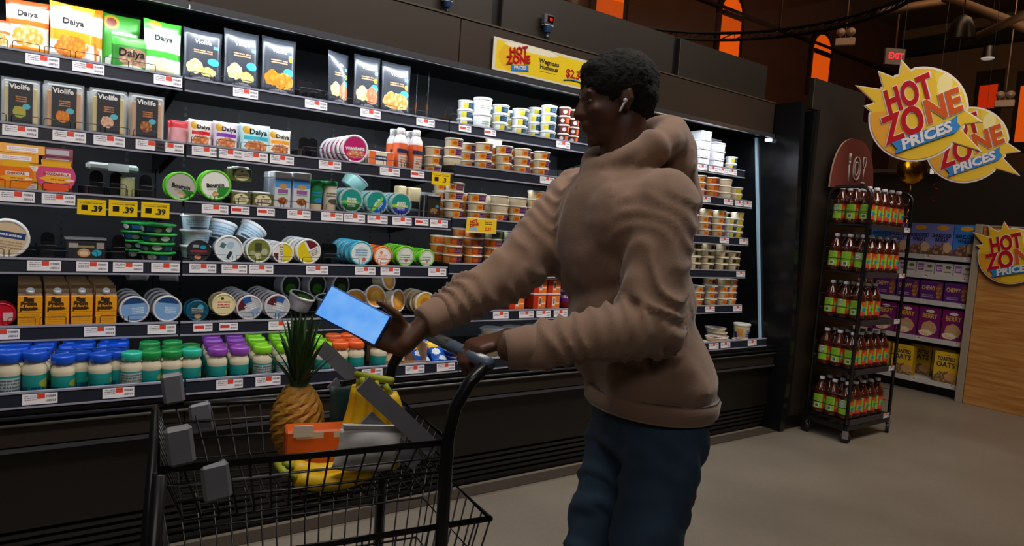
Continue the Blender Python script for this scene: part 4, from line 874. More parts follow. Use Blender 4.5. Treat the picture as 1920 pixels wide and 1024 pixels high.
HBK = deli('hummus_tub', CREAM, art('black_band', 'd9c8a4', [('R', 0.25, 0.7, 0.15, 0.88, '6a5a30'), ('R', 0.3, 0.42, 0.2, 0.85, '1c1a18')]))
HW = deli('feta_tub', WHITE, art('feta_band', 'dfe2e0', [('R', 0.2, 0.42, 0.15, 0.85, 'd0c040'), ('R', 0.42, 0.8, 0.15, 0.85, '1f3c60'), ('T', 0.5, 0.78, 0.3, 0.7, '5a8a8a', 2)]), r=0.050, h=0.050, lidm=WHITE, lidart=WHITE)
HWB = deli('ricotta_tub', WHITE, art('ricotta_band', 'e2e4e2', [('T', 0.35, 0.7, 0.3, 0.6, '8aa890', 2)]), r=0.056, h=0.085, lidm=WHITE, lidart=WHITE)
HR = deli('salsa_tub', mat('maroon_salsa', '5c2a1c', 0.35), art('salsa_band', '5c2a1c', [('E', 0.15, 0.4, 0.25, 0.75, 'c8c0c8'), ('R', 0.5, 0.72, 0.15, 0.85, 'd8602c'), ('R', 0.74, 0.95, 0.2, 0.8, '40305c')]), r=0.046, h=0.052)
HG = deli('herb_dip_tub', mat('green_dip', 'a8b078', 0.5), art('herb_band', 'c8d0b0', [('R', 0.2, 0.5, 0.15, 0.88, '2a5a70'), ('R', 0.5, 0.85, 0.2, 0.8, '9cc83c')]))
POS = {1: ['alone'], 2: ['bottom', 'top'], 3: ['bottom', 'middle', 'top'], 4: ['bottom', 'second from bottom', 'third from bottom', 'top'], 5: ['bottom', 'second from bottom', 'middle', 'second from top', 'top']}
def stack(p, s, px, n, h, lb, grp, dy=0.06, dz=0.0, kinds=None, jit=0.0015, sc=1.0, rows=1, pitch=0.125):
    for r in range(rows):
        Y = SH[s][1] + dy
        X = min(Xat(px, Y, SH[s][0] + 0.05), 4.135); z = zsh(s, X)
        for k in range(n):
            q = (kinds[k] if kinds else p)
            q.put('%s, %s%s' % (lb, POS[n][k] if n < 6 else ORD[k], ', rear' if r else ''), (X + random.uniform(-jit, jit), Y + r * pitch + random.uniform(-jit, jit), z + dz + k * (h * 0.952 + 0.0005)), (0, 0, random.uniform(-0.35, 0.35)), grp, (sc * 0.955, sc * 0.955, 1))
# second shelf stacks, left of the person
g = 'beige dip tubs on the second shelf'; h = 0.047
for i, (px, n, dy) in enumerate([(812, 3, 0.14), (848, 3, 0.07), (876, 3, 0.18), (905, 3, 0.065), (943, 3, 0.065), (977, 3, 0.065), (1013, 3, 0.065)]):
    ks = [HB] * n
    if i == 1: ks = [HBL, HB, HB]
    stack(HB, 2, px, n, h, 'beige dip tub on second shelf, %s stack from left' % ORD[i], g, dy=dy, kinds=ks, sc=0.93, rows=2 if i in (4, 5, 6) else 1)
stack(HBL, 2, 922, 4, h, 'plain beige dip tub in taller stack behind, second shelf', g, dy=0.20, sc=0.93)
g = 'beige dip tubs on the third shelf left of the person'
for i, (px, n, ks) in enumerate([(850, 4, [HB, HB, HB, HB]), (893, 3, [HB, HB, HB]), (935, 3, [HB, HBL, HBL]), (970, 3, [HB, HB, HBL]), (1003, 4, [HB, HB, HB, HB]), (1036, 4, [HB, HB, HB, HB])]):
    stack(HB, 3, px, n, h, 'beige dip tub on third shelf, %s stack from left' % ORD[i], g, dy=0.065, kinds=ks, rows=2 if i != 4 else 1)
g = 'orange dip tubs on the fourth shelf'
stack(HO, 4, 819, 3, h, 'small orange dip tub behind the lime tubs, leftmost stack', g, dy=0.19, sc=0.85)
for i, (px, n, ks) in enumerate([(848, 3, None), (886, 4, [HO, HO, HO, HO]), (922, 4, [HO, HO, HO, HG]), (958, 4, [HO, HO, HG, HG]), (992, 3, None)]):
    stack(HO, 4, px, n, h, 'orange dip tub on fourth shelf, %s stack from left' % ORD[i], g, dy=0.065, kinds=ks, rows=1 if i > 1 else 2)
# top shelf tubs
g = 'white tubs stacked on the top shelf'
stack(HW, 1, 872, 3, 0.05, 'small white tub with blue label, stack left of the big white tubs', g, dy=0.13, sc=0.95)
stack(HWB, 1, 903, 2, 0.085, 'big white tub with green writing', g, dy=0.07, sc=0.95)
for i, (px, n) in enumerate([(937, 3), (974, 3), (1001, 3), (1027, 4)]):
    stack(HW, 1, px, n, 0.05, 'white tub with yellow and blue label, %s stack' % ORD[i], g, dy=0.07 if i != 2 else 0.15, rows=1 if i == 2 else 2, sc=0.98 if i != 2 else 0.9)
for i, px in enumerate([1056, 1074]):
    stack(HR, 1, px, 4, 0.052, 'maroon salsa tub by the face, %s stack' % ['left', 'right'][i], 'maroon salsa tubs on the top shelf', dy=0.06 + 0.02 * i, sc=0.8)
# ---- right of the person
g = 'cartons and white tubs on the top shelf right of the person'
GWA = art('green_cracker_print', '8cc030', [('R', 0, 1, 0.86, 1, 'd8402c'), ('R', 0, 1, 0, 0.1, 'd8402c'), ('E', 0.15, 0.85, 0.3, 0.8, '6aa028'), ('T', 0.2, 0.8, 0.15, 0.75, '2c5a20', 5)])
GSD = art('green_cracker_side', 'dfe8c8', [('R', 0, 1, 0.88, 1, 'd8402c'), ('R', 0.1, 0.9, 0.1, 0.3, '8cc030'), ('N', 0.2, 0.8, 0.4, 0.8, 'c8dca0')])
gc = Proto('cracker_carton', 'carton'); gc.part('carton', MB().box(-0.055, 0.055, 0, 0.10, 0, 0.122, mat('lime_card', '86ba30', 0.4), front=GWA, side=GSD, top=mat('red_top_card', 'cc3c28', 0.4), ch=0.001))
for i, px in enumerate([1246, 1268]):
    for k in range(2):
        Y = 3.06; X = Xat(px, Y, 1.88); gc.put('lime green and red carton, %s of the %s stack by the hood' % (['bottom', 'top'][k], ['left', 'right'][i]), (X, Y, zsh(1, X) + k * 0.1225), (0, 0, 0), 'lime green cartons', (0.92, 1, 1))
WB = art('white_box_print', 'e4e4ea', [('T', 0.1, 0.6, 0.5, 0.8, 'b8b8c4', 2), ('R', 0, 1, 0.0, 0.05, 'b0b0bc')])
WBS = art('white_box_side', 'dcdce6', [('R', 0.1, 0.4, 0.2, 0.6, 'c83a4c')])
wb = Proto('white_dip_box', 'tub'); wb.part('tub_body', MB().box(-0.07, 0.07, 0, 0.13, 0, 0.05, mat('white_card', 'dedee6', 0.4), front=WB, side=WBS, ch=0.006)); wb.part('lid', MB().box(-0.073, 0.073, -0.003, 0.133, 0.05, 0.058, WHITE, ch=0.003))
for i, (px, y_, n) in enumerate([(1293, 3.07, 2), (1294, 3.26, 4), (1322, 3.07, 4), (1340, 3.26, 4), (1349, 3.07, 3)]):
    X = Xat(px, y_, 1.88); z = zsh(1, X)
    for k in range(n): wb.put('white square tub right of the lime cartons, %s stack, %s' % (ORD[i], POS[n][k]), (X, y_, z + k * 0.0585), (0, 0, 0.02 * (-1) ** k), 'white square tubs on the top shelf', (0.72, 1, 1))
stack(HW, 1, 1377, 2, 0.05, 'small white tub at the right end of the top shelf', 'white tubs at the right end', dy=0.08, sc=0.9)
stack(HY, 1, 1357, 4, 0.05, 'yellow-labelled tub in the rear stack near the right end', 'white tubs at the right end', dy=0.19, sc=0.85)
def right_rows(s, cols, g, nm):
    for i, (px, n, p) in enumerate(cols):
        stack(p, s, px, n, h, '%s, %s stack from left' % (nm, ORD[i]), g, dy=0.065, sc=0.95, rows=2 if i == len(cols) - 1 or n > 3 else 1)
right_rows(2, [(1280, 3, HB), (1308, 3, HB), (1334, 3, HO), (1357, 3, HBL), (1378, 2, HY)], 'dip tubs on second shelf right of person', 'dip tub on second shelf right of person')
right_rows(3, [(1296, 4, HB), (1320, 4, HB), (1346, 4, HB), (1369, 3, HW), (1391, 4, HY)], 'dip tubs on third shelf right of person', 'dip tub on third shelf right of person')
right_rows(4, [(1300, 4, HBK), (1325, 4, HBK), (1352, 4, HBK), (1376, 3, HBK)], 'dip tubs on fourth shelf right of person', 'dark-banded tub on fourth shelf right of person')
right_rows(5, [(1306, 3, HB), (1331, 3, HB), (1354, 4, HB), (1378, 4, HB)], 'dip tubs on fifth shelf right of person', 'dip tub on fifth shelf right of person')
# ---- bottom deck: capped jars
TL = art('teal_jar_label', '1f9c96', [('N', 0.2, 0.9, 0.0, 0.35, '155e60'), ('T', 0.3, 0.8, 0.25, 0.6, '154a70', 1), ('E', 0.6, 0.9, 0.45, 0.85, 'a8b84a'), ('E', 0.08, 0.25, 0.2, 0.55, 'd8dcc8')], 0.35)
TLB = art('grey_jar_label', '1f9c96', [('R', 0.2, 0.8, 0.08, 0.92, 'b9c4c4'), ('T', 0.24, 0.76, 0.12, 0.88, '5a6a70', 6)], 0.35)
GLASSJ = mat('cream_dressing', 'd9cfb4', 0.22, var=0.06, coat=0.6)
def jar_kind(nm, capm, label_m):
    p = Proto(nm, 'jar')
    f = lambda t: 1.0 / max(abs(math.cos(t)), abs(math.sin(t))) ** 0.22
    p.part('jar_body', MB().lathe([(0.036, 0), (0.040, 0.006), (0.0395, 0.085), (0.041, 0.092), (0.040, 0.105), (0.030, 0.122), (0.029, 0.126)], [GLASSJ, label_m, GLASSJ, GLASSJ, GLASSJ, GLASSJ], seg=20, rep=1, rad=f, vr=(0.006, 0.085)))
    ribs = lambda t: 1.0 + 0.018 * (int(t / (2 * PI) * 40 + .5) % 2)
    p.part('cap', MB().lathe([(0.0365, 0.124), (0.0395, 0.127), (0.0395, 0.150), (0.037, 0.154), (0.031, 0.1545), (0.030, 0.153)], capm, seg=40, rad=ribs)); return p
CAPS = {'blue': '1450c8', 'mint': '2cb498', 'green': '157a50', 'purple': '8c46ac', 'lime': '86d428', 'orange': 'e8622c', 'dark green': '4c9a34', 'rust': 'a84a2c'}
JK = {}
for c_, hx in CAPS.items():
    m = mat(c_.replace(' ', '_') + '_cap', hx, 0.28, var=0.08, coat=0.3)
    JK[c_] = (jar_kind('dressing_jar', m, TL), jar_kind('dressing_jar', m, TLB))
cols = [(-24, 'blue', 5, 0), (15, 'blue', 5, 0), (66, 'blue', 5, 0), (118, 'blue', 5, 0.0), (153, 'blue', 4, 0.05), (188, 'blue', 5, 0), (222, 'blue', 5, 0.045), (246, 'mint', 1, 0), (282, 'green', 3, 0), (322, 'green', 3, 0), (358, 'mint', 2, 0), (408, 'purple', 4, 0), (448, 'purple', 4, 0), (492, 'lime', 4, 0), (535, 'lime', 4, 0), (570, 'dark green', 4, 0), (606, 'lime', 3, 0), (638, 'orange', 3, 0), (668, 'orange', 3, 0), (710, 'orange', 1, 0)]
cnt = {}
for (px, c_, n, dy) in cols:
    cnt[c_] = cnt.get(c_, 0) + 1; i = cnt[c_] - 1
    X = Xat(px, 2.86, 0.72)
    for r in range(n):
        c2 = 'green' if (c_ == 'mint' and r >= 1) else c_
        if c_ == 'green' and r == 2 and i == 0: c2 = 'green'
        k = JK[c2][1 if (px in (246, 492, 535, 15, 155) and r == 0) else 0]
        zt = 1.12 if px in (15, 66) and r == 0 else 1.0
        lb = 'dressing jar with %s cap in %s %s-capped column from left, %s' % (c2, ORD[i], c_.replace(' ', '-'), ['front', 'second back', 'third back', 'fourth back', 'rearmost'][r])
        k.put(lb, (X + r * (0.012 + 0.004 * ((px * 7) % 3)) + random.uniform(-.002, .002), 2.862 + dy + r * 0.0925, 0.6125), (0, 0, random.uniform(-0.3, 0.3)), '%s-capped dressing jars on the bottom deck' % c2, (0.93, 0.93, zt))
# cardboard tray, bags and boxes
CB = mat('brown_cardboard', 'a88462', 0.8, var=0.1, scale=30, bump=0.1)
X0 = Xat(700, 2.95, 0.66); X1 = Xat(775, 2.95, 0.66)
cb = MB(); w_, d_ = X1 - X0, 0.26
cb.box(0, 0.004, 0, d_, 0, 0.13, CB); cb.box(w_ - 0.004, w_, 0, d_, 0, 0.13, CB); cb.box(0.0045, w_ - 0.0045, d_ - 0.004, d_, 0, 0.15, CB); cb.box(0.0045, w_ - 0.0045, 0.0, 0.004, 0, 0.05, CB); cb.box(0.0045, w_ - 0.0045, 0.0045, d_ - 0.0045, 0, 0.004, CB)
t = thing('cardboard_tray', 'open brown cardboard tray on the bottom deck after the orange-capped jars', 'box', (X0 + 0.01, 2.86, 0.6125), (0, 0, -0.12))
obj('tray', cb, t); obj('sticker', MB().lathe([(0.012, 0), (0.012, 0.0006)], WHITE, seg=16, mt=Matrix.Translation((w_ * 0.35, d_ - 0.0045, 0.09)) @ Matrix.Rotation(PI / 2, 4, 'X')), t)
obj('torn_flap', MB().prism([(0.0, 0), (w_ * 0.45, 0), (w_ * 0.5, 0.06), (0.01, 0.03)], 0, 0.003, CB), t, (0.005, -0.003, 0.052), (-0.6, 0, 0))
BY = art('blue_yellow_bag', '1a56b8', [('R', 0, 1, 0.66, 1, 'e8b826'), ('N', 0.1, 0.6, 0.3, 0.6, 'dfe8f4'), ('N', 0.4, 0.95, 0.02, 0.25, 'c8d8ec')], 0.25)
for k, (px, y_, rr, lb) in enumerate([(797, 2.885, (-0.9, 0, 0.1), 'blue and yellow crinkled bag, leftmost beside the cardboard tray'), (826, 2.89, (-0.8, 0, -0.1), 'blue and yellow crinkled bag, rightmost beside the cardboard tray'), (812, 3.06, (-0.6, 0, 0.4), 'blue and yellow crinkled bag behind the front pair')]):
    bag_kind('crinkled_bag', 0.085, 0.13, 0.045, BY, None, WHT, .02, .5, seed=k).put(lb, (Xat(px, y_, 0.65), y_, 0.632), rr, 'blue and yellow bags on the bottom deck')
BR = art('blue_red_box', '1c4cae', [('R', 0, 1, 0.62, 0.80, 'd83848'), ('T', 0.1, 0.5, 0.15, 0.5, 'dfe6f6', 2), ('N', 0.5, 0.95, 0.1, 0.5, '4a7ad8')], 0.3)
BRT = art('blue_red_top', '1c4cae', [('R', 0, 1, 0.4, 0.62, 'd83848'), ('T', 0.1, 0.6, 0.1, 0.35, 'e8ecf8', 2), ('N', 0.3, 0.9, 0.7, 0.95, '3a66cc')], 0.3)
br = Proto('blue_cheese_pack', 'cheese pack'); br.part('pack_body', MB().box(-0.07, 0.07, 0, 0.14, 0, 0.03, mat('blue_film', '1c4cae', 0.3), front=BR, top=BRT, ch=0.004)); br.part('film_edge', MB().box(-0.075, 0.075, -0.006, 0.146, 0.013, 0.015, CLEARP))
for k, (px, y_, zo, yw) in enumerate([(866, 2.87, 0, 0.05), (868, 2.875, 0.031, -0.06), (866, 2.87, 0.062, 0.08)]):
    br.put('flat blue and red pack beside the lower hand, %s of three' % ['bottom', 'middle', 'top'][k], (Xat(px, y_, 0.65), y_, 0.6125 + zo), (0, 0, yw), 'flat blue and red packs')
# pile of clear snack trays
TR = art('snack_tray_top', 'cdb896', [('F', 0.1, 0.9, 0.1, 0.9, 'd8c8a8', 'a87a50', 6), ('N', 0.1, 0.5, 0.4, 0.9, 'e6e4e8'), ('R', 0.5, 0.85, 0.55, 0.8, '3a3a9c'), ('R', 0.2, 0.45, 0.6, 0.7, 'd8502c')], 0.2)
tr_ = Proto('snack_tray', 'cheese pack'); tr_.part('tray', MB().lathe([(0.058, 0), (0.062, 0.003), (0.070, 0.030)], mat('tan_snack', 'cdb48c', 0.4), seg=20, top=TR)); tr_.part('clear_lid', MB().lathe([(0.0705, 0.030), (0.075, 0.032), (0.075, 0.036), (0.06, 0.043)], CLEARP, seg=20))
i = 0
for r in range(3):
    for px in (912, 953, 994, 1035, 1076):
        for k in range(2 if r < 2 else 3):
            y_ = 2.885 + r * 0.155; X = Xat(px + r * 4, y_, 0.66)
            tr_.put('round clear tray of crackers in the pile, %s row, %s from left, %s' % (['front', 'middle', 'rear'][r], ORD[(px - 912) // 41], ['lower', 'upper', 'topmost'][k]), (X + random.uniform(-.004, .004), y_ + random.uniform(-.004, .004), 0.6125 + k * 0.0435), (0, 0, random.uniform(0, 6)), 'round clear snack trays')
tb_ = tub_kind('cheese_bag_tub', 0.06, 0.12, CREAM, WHITE, CREAM, side=art('navy_yellow_band', 'd8c49a', [('R', 0.1, 0.4, 0.2, 0.8, 'c8d0d8'), ('E', 0.35, 0.65, 0.15, 0.6, '2a2a8c'), ('R', 0.55, 0.95, 0.3, 0.85, 'd89a3c'), ('T', 0.12, 0.38, 0.25, 0.75, '2a2c40', 4)]))
tb_.put('tall round tub with blue and gold label near the case end', (Xat(1391, 3.0, 0.7), 3.0, 0.6125), (0, 0, 0.4))
tr3 = tub_kind('flat_cheese_tub', 0.075, 0.028, CREAM, mat('frosted_lid', 'd9d0c2', 0.25), TR)
for k, (px, y_, zo) in enumerate([(1337, 2.88, 0), (1365, 2.88, 0), (1393, 2.885, 0), (1342, 2.9, 0.029), (1346, 3.06, 0), (1343, 3.06, 0.029), (1340, 3.07, 0.058)]):
    tr3.put('flat round tub near the case end, %s' % ['front left', 'front middle', 'front right', 'stacked on the front left', 'rear bottom', 'rear middle', 'rear top'][k], (Xat(px, y_, 0.63), y_, 0.6125 + zo), (0, 0, k), 'flat round tubs near the case end')

# ---- yellow shelf signs
YS = mat('yellow_sign_card', 'f2cc14', 0.45, var=0.05)
def shelf_sign(s, pl, pr, pt, pb, lb, price):
    Y = SH[s][1] - 0.014; c = atY((pl + pr) / 2, (pt + pb) / 2, Y); x0 = Xat(pl, Y, c.z); x1 = Xat(pr, Y, c.z); zt = Zat(pt, c.x, Y); zb = Zat(pb, c.x, Y)
    t = thing('shelf_sign', lb, 'sign', (c.x, Y, zb), group='small yellow price signs clipped to the shelves'); w_ = x1 - x0; h_ = zt - zb
    obj('card', MB().box(-w_ / 2, w_ / 2, -0.001, 0.001, 0, h_, YS, front=art('yellow_sign_print', 'f2cc14', [('R', 0, 1, 0.84, 0.87, 'b88c10'), ('R', 0.14, 0.36, 0.28, 0.62, '1a1a1a'), ('T', 0.1, 0.9, 0.68, 0.82, '7a6410', 1)])), t)
    obj('lettering', text_mesh(price, h_ * 0.5, BLKT, bold=0.001), t, (w_ * 0.18, -0.0018, h_ * 0.4))
shelf_sign(3, 145, 199, 374, 403, 'small yellow price sign, leftmost of the three under the third shelf', '.39')
shelf_sign(3, 204, 258, 376, 406, 'small yellow price sign, middle of the three under the third shelf', '.39')
shelf_sign(3, 265, 318, 380, 409, 'small yellow price sign, rightmost of the three under the third shelf', '.39')
shelf_sign(2, 810, 844, 324, 347, 'small yellow price sign under the second shelf beside the beige tubs', '.3')
# small hot zone card
Y = 2.915; c = atY(903, 422, Y); x0 = Xat(875, Y, c.z); x1 = Xat(931, Y, c.z); zt = Zat(409, c.x, Y); zb = Zat(437, c.x, Y)
t = thing('shelf_sign', 'small yellow card sign with red burst logo under the third shelf', 'sign', (c.x, Y, zb))
w_ = x1 - x0; h_ = zt - zb
obj('card', MB().box(-w_ / 2, w_ / 2, -0.001, 0.001, 0, h_, mat('cream_border', 'efe0b0', 0.5), front=art('hot_zone_small', 'f0c82c', [('R', 0.0, 1, 0.94, 1, 'efe4c0'), ('R', 0.0, 1, 0, 0.06, 'efe4c0'), ('R', 0.1, 0.36, 0.15, 0.4, '8ab8d8'), ('T', 0.6, 0.85, 0.55, 0.8, '5a4a20', 2)])), t)
obj('lettering', text_mesh('HOT\nZONE', h_ * 0.27, mat('sign_red', 'b0101a', 0.6, var=0.05, spec=0.15), bold=0.0008), t, (-w_ * 0.26, -0.0016, h_ * 0.62), (0, -0.2, 0))
obj('lettering', text_mesh('2.39', h_ * 0.3, mat('sign_orange', 'e8641c', 0.45), bold=0.0008), t, (w_ * 0.22, -0.0016, h_ * 0.28))

# ================================================================ BEYOND THE CASE: pillar, rack, cereal shelves, hanging signs
pil = thing('brown_end_cabinet', 'tall dark brown end cabinet standing past the black end of the display case', 'cabinet', (4.88, 2.9, 0))
def ppart(n, mb, par=None): 
    o = obj(n, mb, par or pil); 
    if not par: o.location = -Vector(pil.location)
    return o
ppart('carcass', MB().box(4.50, 5.28, 2.72, 3.6, 0, 2.27, BLK))
ppart('front_panel', MB().prism([(4.53, 0.10), (5.295, 0.10), (5.295, 2.22), (5.27, 2.265), (5.24, 2.28), (4.53, 2.28)], 2.695, 2.719, BROWN2))
ppart('upper_panel', MB().box(4.50, 5.20, 2.74, 2.78, 2.285, 2.50, BROWN2, ch=0.003)); ppart('side_panel', MB().box(5.282, 5.30, 2.72, 3.6, 0.0, 2.26, BROWN2))
ppart('plinth', MB().box(4.50, 5.28, 2.705, 2.719, 0, 0.098, BLK))

# ---- rolling drink rack
rack = thing('rolling_drink_rack', 'black wheeled wire rack holding five tiers of apple juice bottles', 'rack', (4.93, 2.47, 0))
RB = mat('black_powder_coat', '0e0e10', 0.35, var=0.15)
def rpart(n, mb, par=None, label=None):
    o = obj(n, mb, par or rack, label=label)
    if not par: o.location = -Vector(rack.location)
    return o
RX0, RX1, RY0, RY1 = 4.63, 5.23, 2.33, 2.62
def ubar(x):
    c = 0.07; zt = 1.755; pts = [(x, RY0, 0.13), (x, RY0, zt - c)] + [(x, RY0 + c - c * math.cos(a), zt - c + c * math.sin(a)) for a in (0.4, 0.8, 1.2)] + [(x, RY0 + c, zt), (x, RY1 - c, zt)] + [(x, RY1 - c + c * math.sin(a), zt - c + c * math.cos(a)) for a in (0.4, 0.8, 1.2)] + [(x, RY1, zt - c), (x, RY1, 0.13)]
    return MB().tube(pts, 0.0125, RB, 8)
rpart('end_frame', ubar(RX0)); rpart('end_frame', ubar(RX1))
TIERS = [0.150, 0.50, 0.843, 1.174, 1.502]
RAILN = mat('rack_price_rail', '2c2f36', 0.35)
for z in TIERS:
    sh = rpart('rack_shelf', MB().box(RX0 + 0.014, RX1 - 0.014, RY0 + 0.002, RY1 - 0.014, z - 0.012, z, RB))
    b = MB()
    b.box(RX0 + 0.016, RX1 - 0.016, RY0 - 0.016, RY0 - 0.006, z - 0.03, z + 0.006, RAILN); o = rpart('price_rail', b, sh)
    obj('price_tag', tagm, sh, (RX1 - 0.075, RY0 - 0.0165, z + 0.004), (0, 0, 0), scale=(0.8, 1, 0.9))
    sb = MB()
    for zz in (z + 0.085, z + 0.17): sb.tube([(RX0, RY0 + 0.01, zz), (RX0, RY1 - 0.01, zz)], 0.003, RB, 6)
    rpart('side_wire', sb, sh); sb = MB()
    for zz in (z + 0.085, z + 0.17): sb.tube([(RX1, RY0 + 0.01, zz), (RX1, RY1 - 0.01, zz)], 0.003, RB, 6)
    rpart('side_wire', sb, sh)
    sb = MB()
    for zz in (z + 0.06, z + 0.16): sb.tube([(RX0, RY1, zz), (RX1, RY1, zz)], 0.003, RB, 6)
    rpart('back_wire', sb, sh)
for y in (RY0, RY1): rpart('bottom_bar', MB().box(RX0, RX1, y - 0.012, y + 0.012, 0.085, 0.115, RB))
for x in (RX0, RX1): rpart('bottom_bar', MB().box(x - 0.012, x + 0.012, RY0 + 0.0125, RY1 - 0.0125, 0.085, 0.115, RB))
CHR = mat('chrome_fork', 'b0b0b4', 0.2, metal=1); RUB = mat('black_rubber', '141414', 0.6)
for (x, y, a) in [(RX0, RY0, 0.5), (RX1, RY0, 2.0), (RX0, RY1, -0.4), (RX1, RY1, 0.9)]:
    w_ = obj('caster_fork', MB().box(-0.018, -0.014, -0.02, 0.02, 0.03, 0.082, CHR).box(0.014, 0.018, -0.02, 0.02, 0.03, 0.082, CHR).box(-0.018, 0.018, -0.02, 0.02, 0.0825, 0.086, CHR), rack, (x - rack.location.x, y - rack.location.y, 0), (0, 0, a))
    obj('wheel', MB().lathe([(0.012, -0.012), (0.034, -0.012), (0.037, -0.009), (0.037, 0.009), (0.034, 0.012), (0.012, 0.012)], RUB, seg=24, mt=Matrix.Translation((0, 0, 0.037)) @ Matrix.Rotation(PI / 2, 4, 'Y')), w_)
# topper
tz = [(-0.30, 0)] + [(-0.30 + 0.0 + 0.30 * (1 - math.cos(a)) , 0) for a in ()]
poly = [(-0.30, 1.755), (0.30, 1.755)] + [(0.30 * math.cos(a) ** 0.8 if math.cos(a) > 0 else -0.30 * (-math.cos(a)) ** 0.8, 1.755 + 0.37 * math.sin(a) ** 0.9) for a in [PI * i / 24 for i in range(1, 24)]]
top_ = rpart('topper_sign', MB().prism([(4.95 + x, z) for x, z in poly], 2.636, 2.648, mat('tan_card_edge', 'b0907c', 0.6), front=mat('terracotta_card', '6a2a1e', 0.6)), label='terracotta half-oval sign with white fork, plate and glass drawing')
IC = mat('cream_print', 'cbbcae', 0.6); ic = MB()
cx, cz = 4.98, 1.915; yy = 2.634
ring_ = lambda r, rr, n=22: ic.tube([(cx + r * math.cos(2 * PI * i / n) * 0.8, yy, cz + r * 1.35 * math.sin(2 * PI * i / n)) for i in range(n)], rr, IC, 5, closed=True)
ring_(0.062, 0.006); ring_(0.036, 0.005)
for dx in (-0.010, 0, 0.010): ic.tube([(cx - 0.105 + dx, yy, cz + 0.045), (cx - 0.105 + dx, yy, cz + 0.10)], 0.0035, IC, 5)
ic.tube([(cx - 0.115, yy, cz + 0.045), (cx - 0.105, yy, cz + 0.02), (cx - 0.095, yy, cz + 0.045)], 0.005, IC, 5); ic.tube([(cx - 0.105, yy, cz + 0.02), (cx - 0.10, yy, cz - 0.105)], 0.006, IC, 6)
ic.tube([(cx + 0.085, yy, cz + 0.09), (cx + 0.088, yy, cz + 0.03), (cx + 0.105, yy, cz + 0.01), (cx + 0.122, yy, cz + 0.03), (cx + 0.125, yy, cz + 0.09), (cx + 0.085, yy, cz + 0.09)], 0.0045, IC, 5)
ic.tube([(cx + 0.105, yy, cz + 0.01), (cx + 0.105, yy, cz - 0.09)], 0.0045, IC, 5); ic.tube([(cx + 0.08, yy, cz - 0.095), (cx + 0.13, yy, cz - 0.095)], 0.006, IC, 5)
rpart('fork_plate_glass_drawing', ic, top_)
# bottles
JUICE = mat('amber_juice', '4a1a0a', 0.08, var=0.2, coat=1.0)
JL = art('juice_front_label', '7ac03c', [('R', 0, 1, 0.76, 1, 'b83020'), ('N', 0.1, 0.9, 0.62, 0.95, 'd8602c'), ('R', 0, 1, 0, 0.22, 'c83048'), ('E', 0.2, 0.8, 0.28, 0.55, '2a7ac0'), ('N', 0.0, 0.5, 0.05, 0.3, 'e04a3c')], 0.35)
JBK = art('juice_back_label', '96cc34', [('R', 0.86, 1, 0, 1, 'c8402c'), ('R', 0, 1, 0.40, 0.43, '3c6a1c'), ('R', 0.15, 0.6, 0.06, 0.34, 'e0e4d8'), ('R', 0.22, 0.52, 0.1, 0.3, '5a6a5a'), ('T', 0.1, 0.75, 0.5, 0.92, '6a9a2c', 5)], 0.35)
JBK2 = art('juice_back_label_b', '96cc34', [('R', 0.86, 1, 0, 1, 'c8402c'), ('R', 0, 1, 0.40, 0.43, '3c6a1c'), ('N', 0.1, 0.6, 0.45, 1.0, 'dfe4dc'), ('T', 0.12, 0.6, 0.5, 0.95, '4a5a4a', 5)], 0.35)
def juice(back):
    p = Proto('juice_bottle', 'bottle'); R = 0.0450
    f = lambda t: 1.0 / max(abs(math.cos(t)), abs(math.sin(t))) ** 0.35
    p.part('bottle_body', MB().lathe([(0.036, 0), (R, 0.008), (R, 0.025), (0.0435, 0.03), (0.0435, 0.137), (R, 0.142), (0.0445, 0.160), (0.036, 0.18), (0.022, 0.21), (0.0155, 0.228), (0.0155, 0.24)], JUICE, seg=20, rad=f))
    lb = MB(); n = 20; vs = []; fs = []; uv = []; ms = []
    for j, z in enumerate((0.034, 0.134)):
        for i in range(n): t = 2 * PI * i / n; k = f(t) * 0.0443; vs.append((k * math.sin(t), -k * math.cos(t), z))
    for i in range(n):
        b = (i + 1) % n; fs.append((i, b, n + b, n + i)); seg = (i + 2) % 20 // 5   # 0 front(-Y) 1:+X 2:back 3:-X
        u0 = ((i + 2) % 5) / 5; uv.append([(u0, 0), (u0 + .2, 0), (u0 + .2, 1), (u0, 1)]); ms.append(JL if seg in (0, 1) else back)
    lb.add(vs, fs, ms, True, uv); p.part('label', lb)
    p.part('cap', MB().lathe([(0.0175, 0.238), (0.0185, 0.240), (0.0185, 0.256), (0.0165, 0.258)], WHITE, seg=18)); return p
jb = [juice(JBK), juice(JBK2)]
TN = ['bottom', 'second', 'middle', 'fourth', 'top']
for ti, z in enumerate(TIERS):
    for c_ in range(5):
        for r in range(3):
            if ti == 3 and c_ == 4 and r > 1: continue
            if ti == 2 and c_ in (3, 4): 
                if (c_ == 3 and r < 1) or c_ == 4: continue
            lb = 'apple juice bottle on the rack, %s tier, %s column from left, %s' % (TN[ti], ORD[c_], ['front', 'middle', 'rear'][r])
            jb[(c_ * 2 + r + ti) % 3 == 0].put(lb, (RX0 + 0.066 + c_ * 0.104 + (0.012 if ti == 2 else 0), RY0 + 0.0495 + r * 0.094, z + 0.0005), (0, 0, random.uniform(-.08, .08)), 'apple juice bottles on the rolling rack')

